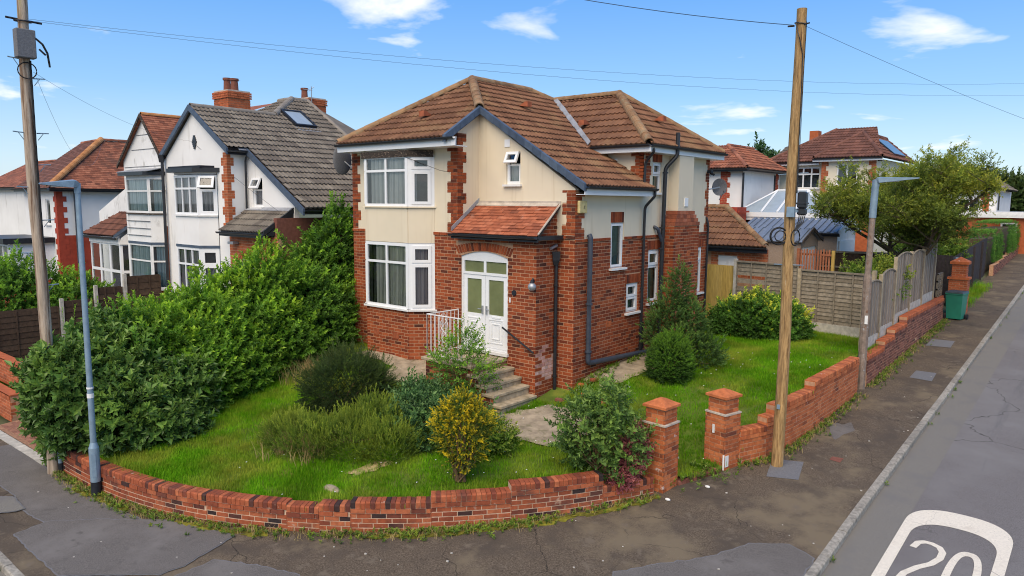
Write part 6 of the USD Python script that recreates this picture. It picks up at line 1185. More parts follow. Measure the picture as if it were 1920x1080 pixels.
wall('render_wall', EH, (-5.1, ye, 0), X, Yn, rect(0, 3.6, 2.6, 6.25).difference(rect(.65, 4.95, 2.35, 6.05)), 'pale_render'); wall('render_wall', EH, (-2.5, ye-.5, 0), X, Yn, rect(0, 3.6, 2.6, 6.4).difference(rect(.75, 5.1, 1.75, 6.15)), 'pale_render')
wall('brick_wall', EH, (-5.1, ye, 0), X, Yn, rect(0, .5, 2.6, 3.6), 'neighbour_brick'); wall('brick_wall', EH, (-2.5, ye-.5, 0), X, Yn, rect(0, .5, 2.6, 3.6), 'neighbour_brick'); wall('render_wall', EH, (.1, ye-.5, 0), Y, X, rect(0, .5, 7, 6.4), 'pale_render')
eb_ = []
for o, q in (((-2.5, ye-.5, 0), teeth(0, 1, 3.6, 6.4, .34, .22)), ((-5.1, ye, 0), teeth(0, 1, 3.6, 6.2, .3, .2)), ((-2.5, ye-.5, 0), teeth(2.6, -1, 3.6, 6.4, .34, .22))): wall('quoin_wall', EH, o, X, Yn, q, 'mortar', off=.006); eb_ += lay(o, X, Yn, q, proud=.014)
pieces('brick', eb_, 'neighbour_brick', EH, 300)
window(EH, (-4.45, ye, 4.95), X, Yn, 1.7, 1.1, [(.07+i*.42, a, .42+i*.42, b) for i in range(4) for a, b in ((.06, .70), (.78, 1.04))]); window(EH, (-1.75, ye-.5, 5.1), X, Yn, 1.0, 1.05, [(.07, .07, .46, .98), (.54, .07, .93, .98)])
te = []
slope(EH, 'roof_tile', 'brown_roof', [[(-5.5, ye-.3), (.3, ye-.3), (-.9, 29.6), (-3.0, 29.6)]], (-5.5, ye-.3), 6.32, (0, 1), .52, tw=.30, gauge=.34, thing_part=te)
slope(EH, 'roof_tile', 'brown_roof', [[(-2.8, ye-.85), (.4, ye-.85), (-1.2, 28.0)]], (-2.8, ye-.85), 6.45, (0, 1), .54, tw=.30, gauge=.34, thing_part=te); slope(EH, 'roof_tile', 'brown_roof', [[(.4, ye-.85), (.4, 33), (-1.2, 33), (-1.2, 28.0)]], (.4, ye-.85), 6.45, (-1, 0), .88, tw=.30, gauge=.34, thing_part=te); slope(EH, 'roof_tile', 'brown_roof', [[(-2.8, ye-.85), (-1.2, 28.0), (-1.2, 30), (-2.8, 30)]], (-2.8, 30), 6.45, (1, 0), .88, tw=.30, gauge=.34, thing_part=te)
pieces('roof_tile', te, 'brown_roof', EH, 250, 'roof_tiling'); pieces('ridge_tile', ridge((-2.8, ye-.85, 6.5), (-1.2, 28, 7.9), .1)+ridge((.4, ye-.85, 6.5), (-1.2, 28, 7.9), .1)+ridge((-1.2, 28, 7.9), (-1.2, 33, 7.9), .1)+ridge((-5.5, ye-.3, 6.38), (-3.0, 29.6, 8.25), .1)+ridge((-3.0, 29.6, 8.2), (-1, 29.6, 8.2), .1), 'brown_roof', EH)
gutter(EH, (-5.5, ye-.33, 6.3), (-2.7, ye-.33, 6.3), n=(0, -1, 0), h=.12); gutter(EH, (-2.85, ye-.88, 6.43), (.45, ye-.88, 6.43), n=(0, -1, 0), h=.12); emit('solar_panel', MB().ob((.2, 28.6, 6.72), (-.95, 0, .84), (0, 2.6, 0), (.05, 0, .06)), 'solar_panel', EH); emit('chimney', MB().box(-4.9, 31, 6.5, -4.4, 31.6, 8.4), 'neighbour_brick', EH)
emit('carriage_lamp', MB().tube([(-4.75, ye-.15, 5.9), (-4.75, ye-.15, 6.08)], [.06, .09], 6), 'dark_paint', EH)
FH = thing('far_house', 'white house with red hipped roof and red quoins just right of corner house', 'house')
fo = np.array([-5.8, 20.5, 0]); wall('render_wall', FH, fo, X, Yn, rect(-3, .4, 1.25, 5.75), 'white_render'); wall('render_wall', FH, fo+X*1.25, Y, X, rect(0, .4, 5, 5.75), 'white_render'); fb = []
for o, u, n, q in ((fo, X, Yn, teeth(.15, 1, .4, 5.7, .5, .36)), (fo+X*1.25, Y, X, teeth(4.4, 1, .4, 5.7, .4, .3))): wall('quoin_wall', FH, o, u, n, q, 'mortar', off=.006); fb += lay(o, u, n, q, proud=.014)
pieces('brick', fb, 'painted_brick', FH, 200); emit('porch', MB().box(-4.85, 19.3, .4, -4.25, 20.4, 3.95).box(-4.1, 19.2, 3.7, -4.15, 20.4, 3.78), 'painted_brick', FH); window(FH, fo+X*1.25+Y*3.0+Z*4.0, Y, X, .7, 1.2, [(.06, .06, .64, .8), (.06, .88, .64, 1.14)])
tf = []; slope(FH, 'roof_tile', 'red_roof', [[(-9.15, 20.1), (-4.2, 20.1), (-6.25, 22.6), (-9.15, 22.6)]], (-9.15, 20.1), 5.80, (0, 1), .50, tw=.3, gauge=.30, thing_part=tf); slope(FH, 'roof_tile', 'red_roof', [[(-4.2, 20.1), (-4.2, 26), (-6.25, 26), (-6.25, 22.6)]], (-4.2, 20.1), 5.80, (-1, 0), .61, tw=.3, gauge=.30, thing_part=tf); pieces('roof_tile', tf, 'red_roof', FH, 120, 'roof_tiling')
pieces('ridge_tile', ridge((-4.2, 20.1, 5.85), (-6.25, 22.6, 7.1), .1)+ridge((-6.25, 22.6, 7.1), (-6.25, 26, 7.1), .1), 'red_roof', FH); gutter(FH, (-9.15, 20.07, 5.78), (-4.15, 20.07, 5.78), n=(0, -1, 0), fm='black_plastic', h=.1); gutter(FH, (-4.17, 20.07, 5.78), (-4.17, 26, 5.78), n=(1, 0, 0), fm='black_plastic', h=.1); pipe(FH, [(-4.47, 20.4, 5.6), (-4.47, 20.42, 1.0)], .05); pipe(FH, [(-4.53, 24.7, 5.6), (-4.53, 24.7, 1.0)], .05)
DS = thing('satellite_dish', 'dark round satellite dish on the rear corner of the corner house', 'satellite dish', (.10, 7.45, 4.60)); th = np.linspace(0, 6.283, 25)[:-1]; v = [(0, .09, 0)]+[(.24*math.cos(t), .0, .26*math.sin(t)) for t in th]; dn = np.array([.75, -.66, 0]); sd_ = np.array([.66, .75, 0]); vv = np.array([p[0]*sd_+p[2]*Z-p[1]*dn for p in v]); emit('dish', (np.vstack([vv, vv-dn*.01]), np.array([[0, 1+i, 1+(i+1) % 24] for i in range(24)]+[[25, 26+(i+1) % 24, 26+i] for i in range(24)])), 'cover_iron', DS); emit('arm', MB().tube([-Z*.38, dn*.35-Z*.12], .014, 5).tube([(0, 0, 0), (-.15, -.6, -.1)], .02, 5), 'steel', DS); emit('receiver', MB().tube([dn*.33-Z*.12, dn*.40-Z*.14], .04, 8), 'cover_iron', DS)
GH = thing('far_house', 'white house with dark roof and flat roofed brick extension at far right', 'house')
wall('render_wall', GH, (-1.5, 45.5, 0), X, Yn, rect(0, 1.0, 4.6, 5.15).difference(rect(2.3, 3.6, 3.6, 4.6)), 'white_render'); wall('render_wall', GH, (3.1, 45.5, 0), Y, X, rect(0, 1.0, 8, 5.15), 'white_render'); window(GH, (.8, 45.5, 3.6), X, Yn, 1.3, 1.0, [(.08, .08, .6, .92), (.7, .08, 1.22, .92)]); wall('quoin_wall', GH, (-1.5, 45.5, 0), X, Yn, teeth(4.15, -1, 1, 5.1, .5, .36), 'neighbour_brick', off=.01); window(GH, (2.0, 45.49, 4.3), X, Yn, .3, .5, [(.05, .05, .25, .45)], frame='dark_paint', set_back=0)
tg_ = []; slope(GH, 'roof_tile', 'grey_roof_tile', [[(-2, 45.1), (3.5, 45.1), (1.0, 48.2), (-2, 48.2)]], (-2, 45.1), 5.2, (0, 1), .55, tw=.3, gauge=.34, thing_part=tg_); slope(GH, 'roof_tile', 'grey_roof_tile', [[(3.5, 45.1), (3.5, 53), (1.0, 53), (1.0, 48.2)]], (3.5, 45.1), 5.2, (-1, 0), .68, tw=.3, gauge=.34, thing_part=tg_); pieces('roof_tile', tg_, 'grey_roof_tile', GH, 60, 'roof_tiling'); pieces('ridge_tile', ridge((3.5, 45.1, 5.25), (1, 48.2, 6.95), .1)+ridge((1, 48.2, 6.95), (-2, 48.2, 6.95), .1), 'grey_ridge', GH)
emit('extension_roof', MB().box(.6, 41.8, 3.52, 6.5, 45.4, 3.72).box(.5, 41.7, 3.35, 6.6, 41.76, 3.55), 'white_paint', GH); wall('brick_wall', GH, (.8, 42.0, 0), X, Yn, rect(0, .8, 5.5, 3.5).difference(rect(2.95, 1.75, 3.85, 3.05)), 'neighbour_brick'); window(GH, (3.75, 42.0, 1.75), X, Yn, .9, 1.3, [(.1, .1, .8, .75), (.1, .85, .8, 1.2)]); pipe(GH, [(3.2, 45.4, 5.1), (3.2, 45.4, 3.8)], .05); gutter(GH, (-2, 45.07, 5.2), (3.55, 45.07, 5.2), n=(0, -1, 0), fm='white_paint', h=.1)
F2 = thing('far_house', 'small grey and red roofs of a distant white house seen between two nearer houses', 'house'); wall('render_wall', F2, (-9.5, 36, 0), X, Yn, rect(0, .5, 4.5, 5.4), 'white_render'); slope(F2, 'roof_tile', 'grey_roof_tile', [[(-10, 35.6), (-4.6, 35.6), (-6, 39), (-9, 39)]], (-10, 35.6), 6.1, (0, 1), .6, tw=.3, gauge=.34, limit=40); slope(F2, 'roof_tile', 'red_roof', [[(-8, 33), (-4.3, 33), (-4.3, 35.5), (-8, 35.5)]], (-8, 33), 4.3, (0, 1), .45, tw=.3, gauge=.34, limit=30); wall('render_wall', F2, (-8, 33.3, 0), X, Yn, rect(0, .5, 3.5, 4.3), 'white_render'); window(F2, (-5.6, 33.3, 2.9), X, Yn, .5, .9, [(.05, .05, .45, .85)], frame='painted_brick')
G2 = thing('far_house', 'distant red brick house end at the right edge of the photo', 'house'); wall('brick_wall', G2, (7.2, 62, 0), X, Yn, rect(0, 1, 8, 5.2), 'neighbour_brick'); slope(G2, 'roof_tile', 'brown_roof', [[(6.8, 61.6), (15.5, 61.6), (15.5, 66), (9, 66)]], (6.8, 61.6), 5.2, (0, 1), .6, tw=.3, gauge=.34, limit=20)

# car on the drive, mostly hidden by the hedge
CAR = thing('parked_car', 'dark grey blue car nosing out of the driveway behind the hedge', 'car', (-9.55, -5.72, float(drz(-9.55, -6))+.0))
sec = [(-2.12, .32, .60, .62), (-2.05, .24, .72, .76), (-1.85, .20, .82, .84), (-1.2, .20, .95, .88), (-.85, .20, 1.02, .88), (-.3, .20, 1.38, .74), (.1, .20, 1.46, .72), (1.2, .20, 1.45, .72), (1.75, .2, 1.30, .74), (2.05, .24, 1.0, .80), (2.12, .35, .8, .76)]
v = []; th = np.linspace(0, 2*math.pi, 21)[:-1]
for (y, zb, zt, hw) in sec:
    zc, hh = (zb+zt)/2, (zt-zb)/2
    for t in th: v.append((hw*math.copysign(abs(math.cos(t))**.45, math.cos(t)), y, zc+hh*math.copysign(abs(math.sin(t))**.45, math.sin(t))))
f = []; n_ = 20
for i in range(len(sec)-1):
    for j in range(n_): f.append([i*n_+j, i*n_+(j+1) % n_, (i+1)*n_+(j+1) % n_, (i+1)*n_+j])
v += [(0, sec[0][0], .46), (0, sec[-1][0], .58)]; f = [[a, b, c] for a, b, c, d in f]+[[a, c, d] for a, b, c, d in f]; f += [[len(v)-2, (j+1) % n_, j] for j in range(n_)]+[[len(v)-1, (len(sec)-1)*n_+j, (len(sec)-1)*n_+(j+1) % n_] for j in range(n_)]
emit('body', (np.array(v), np.array(f)), 'car_paint', CAR, smooth=40)
emit('windscreen', MB().ob((-.62, -.92, 1.02), (1.24, 0, 0), (0, .55, .37), (0, -.01, .012)), 'solar_panel', CAR); emit('bumper', MB().cbox(-.78, -2.16, .30, .78, -2.02, .50, .04), 'rubber', CAR); emit('number_plate', MB().box(-.26, -2.175, .38, .26, -2.165, .49), 'white_paint', CAR)
for x in (-.60, .60): emit('headlight', MB().cbox(x-.16, -2.08, .62, x+.16, -1.90, .76, .04), 'steel', CAR)
for x in (-.80, .80):
    for y in (-1.35, 1.35):
        w_ = emit('wheel', MB().tube([(x-.10, y, .31), (x+.10, y, .31)], .31, 20), 'rubber', CAR, smooth=40); emit('rim', MB().tube([(x-.11, y, .31), (x+.11, y, .31)], .19, 12), 'steel', w_)

# ------------------------------------------------------------------ plants
def sprig(r, n=12, L=.18, ll=.055, lw=.030, pitch=55, tip=True, fold=.25, droop=0.0):
    """a short shoot along +z with leaves set round it; returns vertices, faces and a tone for each vertex"""
    v, f, t = [], [], []; az = r.random()*6.28
    for i in range(n):
        h = L*(i+.5)/n; az += 2.4+r.normal(0, .25); p = math.radians(pitch+r.normal(0, 12)-25*(i/n)+droop)
        d = np.array([math.cos(az)*math.sin(p), math.sin(az)*math.sin(p), math.cos(p)]); s = np.cross(d, [0, 0, 1.0]); s /= max(np.linalg.norm(s), 1e-6); u = np.cross(s, d)
        l, w = ll*(.75+.5*r.random()), lw*(.8+.4*r.random()); b = np.array([0, 0, h]); k = len(v)
        v += [b, b+d*l*.45+s*w/2+u*w*fold, b+d*l-u*l*.10, b+d*l*.45-s*w/2+u*w*fold]; f += [[k, k+1, k+2], [k, k+2, k+3]]; t += [(.25+.5*(i/n))+r.normal(0, .10)]*4
    return np.array(v), np.array(f), np.array(t)
def spread(tpl, P, N, scale, r, tone=None, upb=.35, jit=.35):
    """puts a random template at each point, its stem along the normal bent upwards"""
    P, N = np.asarray(P, float), np.asarray(N, float); n = len(P); D = N+np.array([0, 0, upb])+r.normal(0, jit, (n, 3)); D /= np.linalg.norm(D, axis=1, keepdims=True)
    a = np.cross(D, r.normal(0, 1, (n, 3))); a /= np.linalg.norm(a, axis=1, keepdims=True); b = np.cross(D, a); Rm = np.stack([a, b, D], 2)
    sc = scale*(.7+.6*r.random(n)); which = r.integers(0, len(tpl), n); vs, fs, ts, k = [], [], [], 0
    tone = np.zeros(n) if tone is None else tone
    for i, (tv, tf_, tt) in enumerate(tpl):
        m = which == i; c = m.sum()
        if not c: continue
        v = np.einsum('nij,kj->nki', Rm[m]*sc[m][:, None, None], tv)+P[m][:, None]; nv = len(tv)
        vs.append(v.reshape(-1, 3)); fs.append((tf_[None]+np.arange(c)[:, None, None]*nv).reshape(-1, 3)+k); ts.append((tt[None]+tone[m][:, None]).ravel()); k += c*nv
    return np.vstack(vs), np.vstack(fs), np.clip(np.concatenate(ts), 0, 1)
def lumps_surface(lumps, per_m2, r, zmin=None, rough=.12, shell=(.80, 1.04), nfreq=2.2):
    P, N = [], []
    for i, (cx, cy, cz, rx, ry, rz) in enumerate(lumps):
        area = 4*math.pi*(((rx*ry)**1.6+(rx*rz)**1.6+(ry*rz)**1.6)/3)**(1/1.6); n = int(area*per_m2); d = r.normal(0, 1, (n, 3)); d /= np.linalg.norm(d, axis=1, keepdims=True)
        q = shell[0]+(shell[1]-shell[0])*r.random(n)**.6; c = np.array([cx, cy, cz]); R_ = np.array([rx, ry, rz]); bump_ = (fbm(d*nfreq+i*7.3, 3, i)-.5)*2*rough*2
        p = c+d*R_*(q+bump_)[:, None]; nn = d/R_; nn /= np.linalg.norm(nn, axis=1, keepdims=True); keep = np.ones(n, bool)
        for j, (ax_, ay_, az_, bx, by, bz) in enumerate(lumps):
            if j != i: keep &= (((p-[ax_, ay_, az_])/[bx, by, bz])**2).sum(1) > .62
        if zmin is not None: keep &= p[:, 2] > (zmin(p[:, 0], p[:, 1]) if callable(zmin) else zmin)
        P.append(p[keep]); N.append(nn[keep])
    return np.vstack(P), np.vstack(N)
def stems(base, tops, r, r0=.014, k=5):
    mb = MB()
    for tp in tops:
        b = np.array(base)+np.append(r.normal(0, .05, 2), 0); m = (b+np.array(tp))/2+r.normal(0, .05, 3); mb.tube([b, m, tp], [r0, r0*.8, r0*.4], k)
    return mb
def bush(name, label, cat, lumps, mt, per=150, size=1.0, tpl=None, seed=1, zmin=None, group=None, rough=.12, base=None, nst=10, upb=.35, inner=True, tonef=None, stem='twig', shell=(.80, 1.04), jit=.35, loose=.07):
    r = np.random.default_rng(seed); t = thing(name, label, cat, group=group); P, N = lumps_surface(lumps, per, r, zmin, rough, shell)
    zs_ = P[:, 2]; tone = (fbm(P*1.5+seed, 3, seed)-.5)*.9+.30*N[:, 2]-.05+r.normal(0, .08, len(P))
    if tonef is not None: tone = tone+tonef(P, N, r)
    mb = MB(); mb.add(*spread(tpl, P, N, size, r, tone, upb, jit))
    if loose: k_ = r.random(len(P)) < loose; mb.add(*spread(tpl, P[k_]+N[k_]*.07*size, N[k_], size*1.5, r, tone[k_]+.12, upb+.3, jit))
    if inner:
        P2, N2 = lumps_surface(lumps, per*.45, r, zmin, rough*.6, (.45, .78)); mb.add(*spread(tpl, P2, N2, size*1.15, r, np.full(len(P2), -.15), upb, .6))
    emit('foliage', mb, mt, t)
    if base is not None and nst:
        tp = P[r.integers(0, len(P), nst)]; emit('stems', stems(base, [np.array(base)+(q-np.array(base))*.85 for q in tp], r), stem, t)
    return t
r_ = np.random.default_rng(3)
T_HEDGE = [sprig(r_, 13, .17, .058, .034) for _ in range(8)]
T_LAUREL = [sprig(r_, 9, .15, .105, .056, 62) for _ in range(8)]
T_SMALL = [sprig(r_, 14, .12, .036, .018, 50) for _ in range(6)]
T_NEEDLE = [sprig(r_, 18, .16, .035, .008, 40) for _ in range(6)]
T_HEATH = [sprig(r_, 16, .13, .030, .010, 38) for _ in range(6)]
T_ROSE = [sprig(r_, 9, .17, .055, .036, 65) for _ in range(6)]
T_THIN = [sprig(r_, 8, .20, .05, .032, 60) for _ in range(6)]
T_CLIP = [sprig(r_, 10, .12, .06, .032, 50) for _ in range(6)]
g_ = lambda x, y: H2(x, y)-.02
# the boundary hedge: three kinds growing into each other
bush('tall_hedge', 'tallest dark green end of the hedge growing against the corner house', 'hedge', [(-8.15, -.6, 1.4, .8, .9, 2.15), (-8.0, -1.5, 1.1, .95, .95, 1.65), (-7.85, .25, 1.1, .5, .6, 1.8), (-7.9, -2.35, .8, 1.0, .95, 1.45), (-7.35, -1.9, .6, .8, 1.0, 1.5)], 'hedge_leaf', 150, 1.12, T_HEDGE, 11, -.3, base=(-8, -1, 0), nst=14, rough=.24, loose=.12)
bush('hedge', 'long bright green middle of the overgrown hedge between the lawn and the driveway', 'hedge', [(-7.7, -3.2, .7, 1.1, .95, 1.75), (-7.6, -4.1, .6, 1.2, 1.0, 1.5), (-7.5, -5.0, .5, 1.25, 1.0, 1.25), (-7.45, -5.9, .45, 1.3, 1.0, 1.10), (-6.75, -4.6, .1, .75, 1.0, .95), (-7.1, -3.2, .3, .9, .9, 1.2), (-7.2, -6.7, .4, 1.05, .9, 1.10), (-6.5, -5.6, .0, .8, .9, .85)], 'bright_leaf', 140, 1.18, T_HEDGE, 12, -1.0, base=(-7.5, -4.8, -.6), nst=14, rough=.3, loose=.12)
bush('laurel_bush', 'large leaved bush spilling over the wall behind the left street lamp', 'bush', [(-6.95, -7.45, .15, .95, .8, 1.22), (-6.5, -7.5, -.05, 1.0, .8, 1.15), (-5.95, -7.45, -.35, .85, .75, .80), (-7.25, -7.9, .0, .65, .55, 1.1), (-6.9, -8.15, -.25, .8, .55, .95), (-5.5, -6.9, -.5, .7, .7, .50), (-6.1, -6.5, -.2, .8, .8, .75), (-6.35, -8.35, .05, .55, .50, .95), (-6.75, -8.5, .3, .45, .45, .75)], 'laurel_leaf', 125, 1.0, T_LAUREL, 13, -1.15, base=(-6.6, -7.4, -.9), nst=16, rough=.26, loose=.10)
r = np.random.default_rng(5); sh_ = thing('hedge_shoots', 'tall pale new shoots standing out of the hedge top before the brown fence', 'shoots'); P = np.column_stack([r.uniform(-8.3, -7.2, 60), r.uniform(-7.9, -2.6, 60), np.zeros(60)]); P[:, 2] = np.interp(P[:, 1], [-8, -7, -5.6, -4.6, -3.6, -2.6], [1.3, 1.3, 1.35, 1.75, 2.1, 2.45])
emit('foliage', MB().add(*spread([sprig(r, 22, .55, .045, .026, 48) for _ in range(5)], P, np.tile([0, 0, 1.0], (60, 1)), .9, r, np.full(60, .30), .5, .22)), 'bright_leaf', sh_)
bush('dome_shrub', 'rounded very dark green shrub beside the bay window', 'shrub', [(-3.2, -3.95, .16, .70, .70, .64), (-3.55, -4.25, .0, .42, .5, .42), (-2.85, -3.65, .05, .42, .5, .45), (-3.05, -4.2, .28, .38, .38, .42)], 'dark_leaf', 300, 1.15, T_NEEDLE, 21, g_, base=(-3.3, -4, -.4), rough=.17)
bush('heather_mound', 'low yellow green heather mound spreading over the lawn in front of the dark shrub', 'ground cover', [(-2.5, -5.5, -.62, .85, .55, .42), (-1.75, -5.05, -.58, .85, .6, .48), (-1.05, -4.7, -.58, .65, .55, .42), (-1.8, -4.35, -.45, .7, .5, .55), (-3.05, -5.5, -.6, .5, .5, .38)], 'heather_leaf', 420, 1.0, T_HEATH, 22, g_, base=(-1.8, -5, -.6), rough=.14, upb=.8)
bush('bramble', 'dark trailing bramble with bare arching stems between heather and steps', 'bramble', [(-1.15, -3.75, -.35, .75, .6, .45), (-1.7, -3.1, -.25, .75, .55, .42), (-.55, -3.9, -.5, .5, .45, .32), (-.6, -3.1, -.42, .6, .5, .35)], 'bramble_leaf', 170, 1.0, T_ROSE, 23, g_, base=(-1.2, -3.5, -.45), rough=.2)
bush('mint_clump', 'fresh pale green leafy clump just above the yellow flowering bush', 'plant', [(.15, -3.75, -.40, .5, .45, .45), (.55, -3.5, -.45, .4, .4, .35)], 'weed_leaf', 210, .9, T_ROSE, 24, g_, base=(.2, -3.7, -.5), rough=.2)
yb_ = bush('yellow_bush', 'upright bush covered in small bright yellow leaves on the front lawn', 'bush', [(1.02, -4.75, .05, .35, .34, .56), (.85, -4.88, .24, .27, .27, .42), (1.20, -4.62, .30, .26, .26, .40), (1.0, -4.75, .56, .22, .22, .30)], 'yellow_leaf', 260, .85, T_SMALL, 25, lambda x, y: H2(x, y)+.22, base=(1.0, -4.78, -.72), nst=34, rough=.22, tonef=lambda P, N, r: np.where(r.random(len(P)) < .40, .30, -.12)-.28*(P[:, 2] > .62), shell=(.5, 1.04))
bush('rose_bush', 'straggling mid green rose bush behind the low wall beside the left gate pier', 'bush', [(2.55, -2.95, -.05, .45, .45, .62), (2.9, -2.6, -.2, .42, .45, .52), (2.38, -3.15, .15, .30, .3, .52), (2.72, -2.75, .42, .28, .3, .46), (2.6, -2.5, -.35, .5, .5, .45)], 'rose_leaf', 150, .95, T_ROSE, 26, g_, inner=False, base=(2.6, -2.85, -.7), nst=34, rough=.36, loose=.16, shell=(.5, 1.06))
bush('sedum', 'dusky red sedum flowers hanging over the wall beside the left gate pier', 'plant', [(3.08, -2.42, -.28, .20, .2, .34), (3.05, -2.62, -.55, .2, .2, .22), (2.98, -2.85, -.72, .2, .14, .16)], 'sedum_leaf', 480, .9, T_SMALL, 27, None, rough=.2, nst=0)
bush('step_shrub', 'slender open shrub with small round leaves growing in front of the steps', 'shrub', [(-1.42, -2.15, .62, .50, .45, .62), (-1.15, -2.0, .35, .42, .4, .42), (-1.7, -2.3, .45, .38, .36, .48), (-1.4, -2.2, 1.02, .26, .26, .30)], 'bright_leaf', 150, .85, T_THIN, 28, lambda x, y: H2(x, y)+.3, base=(-1.35, -2.2, -.4), nst=22, rough=.25, inner=False, shell=(.35, 1.05))
bush('topiary', 'clipped egg shaped box bush on the side lawn', 'topiary', [(1.66, 1.58, .40, .47, .47, .66)], 'topiary_leaf', 700, .8, T_SMALL, 31, g_, base=(1.66, 1.58, -.2), rough=.035, shell=(.88, 1.02))
bush('flank_shrub', 'tall loose grey green shrub growing against the flank wall behind the clipped bush', 'shrub', [(1.3, 2.95, .5, .6, .6, .7), (1.05, 2.75, 1.25, .38, .42, .7), (1.25, 2.8, 2.0, .20, .25, .55), (1.75, 3.15, .3, .42, .5, .55), (.85, 2.55, .9, .3, .35, .55), (1.5, 3.0, 1.2, .3, .3, .5)], 'rose_leaf', 190, .95, T_SMALL, 32, g_, base=(1.2, 2.9, 0), nst=26, rough=.36, tonef=lambda P, N, r: -.05, loose=.2, shell=(.6, 1.05))
bush('euonymus', 'dense glossy evergreen bush with yellow sprigs in front of the slatted fence', 'bush', [(1.35, 7.5, .55, .95, .8, .78), (.75, 7.3, .45, .6, .6, .6), (2.05, 7.7, .5, .7, .7, .68)], 'variegated_leaf', 240, 1.05, T_HEDGE, 33, g_, base=(1.3, 7.5, .1), rough=.14, tonef=lambda P, N, r: np.where(fbm(P*2.2, 2, 9) > .66, .55, -.12))
bush('far_left_shrub', 'dark leafy shrub of the white house showing above the brown fence', 'shrub', [(-19.0, -5.6, .4, 1.3, 1.4, 1.5), (-18.2, -4.2, .2, 1.0, 1.1, 1.2), (-20.2, -6.2, .4, 1.3, 1.3, 1.4)], 'hedge_leaf', 60, 1.5, T_HEDGE, 34, -1.1, rough=.2, base=(-19, -5.5, -1))
bush('rear_rose', 'pale green climbing rose showing over the arched fence panels', 'bush', [(3.5, 10.6, 1.6, .7, .7, .62), (3.9, 12.0, 1.7, .5, .8, .62)], 'weed_leaf', 130, 1.0, T_ROSE, 35, .3, rough=.25)
bush('rear_shrub', 'yellow green shrub behind the dark fence to the right of the apple tree', 'shrub', [(2.9, 21.5, 2.0, 1.0, 1.0, 1.0), (3.6, 23, 2.0, .8, 1.0, .9)], 'weed_leaf', 90, 1.3, T_ROSE, 36, .4, rough=.25)
def clipped(label, x0, y0, z0, x1, y1, z1, seed, rad=.25):
    r = np.random.default_rng(seed); t = thing('clipped_hedge', label, 'hedge'); n = int(((x1-x0)*(y1-y0)+2*(z1-z0)*(x1-x0+y1-y0))*170); n = int(n*.5); P = r.uniform([x0, y0, z0], [x1, y1, z1], (n, 3)); d = np.minimum(P-[x0, y0, z0], [x1, y1, 9]-P*[1, 1, 0]); 
    d = np.stack([P[:, 0]-x0, x1-P[:, 0], P[:, 1]-y0, y1-P[:, 1], z1-P[:, 2]], 1); i = d.argmin(1); N_ = np.array([[-1, 0, 0], [1, 0, 0], [0, -1, 0], [0, 1, 0], [0, 0, 1.0]])[i]; P = P+N_*(d.min(1)*(.85+.15*r.random(len(P))))[:, None]; P += (fbm(P*1.2, 2, seed)-.5)[:, None]*.3*N_
    c = (P-[(x0+x1)/2, (y0+y1)/2, z0])/[(x1-x0)/2, (y1-y0)/2, z1-z0]; rr = np.maximum(np.abs(c[:, 0])**4+np.abs(c[:, 2])**4, np.abs(c[:, 1])**4+np.abs(c[:, 2])**4); P = P-np.maximum(0, rr-1)[:, None]*.12*N_*[1, 1, 1]
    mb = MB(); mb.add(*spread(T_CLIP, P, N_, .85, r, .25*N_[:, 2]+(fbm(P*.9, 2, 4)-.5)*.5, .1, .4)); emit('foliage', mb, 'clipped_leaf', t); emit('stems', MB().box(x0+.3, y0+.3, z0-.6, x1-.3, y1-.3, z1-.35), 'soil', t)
clipped('nearer clipped green hedge on a low brick wall beyond the dark fence', 3.25, 30.7, 1.15, 4.62, 35.2, 2.72, 41); clipped('farther and taller clipped hedge with a rounded end along the pavement', 3.0, 35.7, 1.4, 4.75, 43.2, 3.15, 42)
HW = thing('hedge_wall', 'low red brick wall carrying the clipped hedges up the hill', 'garden wall'); hb_ = []
for y in np.arange(30.5, 43.4, 2.15): hb_ += [(BOXV(np.array([4.60, y+.06*0, float(G(4.6, y+1))-.3]), np.array([.2, 0, 0]), np.array([0, 2.15, 0]), np.array([0, 0, .80])), BOXT, .3)]
emit('mortar_core', MB().add(*hb_[0]) if False else (lambda m: [m.add(*b) for b in hb_] and m)(MB()), 'mortar', HW); hl = []
for y in np.arange(30.5, 43.4, 2.15): z = float(G(4.6, y+1)); hl += lay((4.80, y, 0), Y, X, rect(0, z-.2, 2.15, z+.50), zbase=z)
pieces('brick', hl, 'brown_brick', HW, 80, 'brickwork')

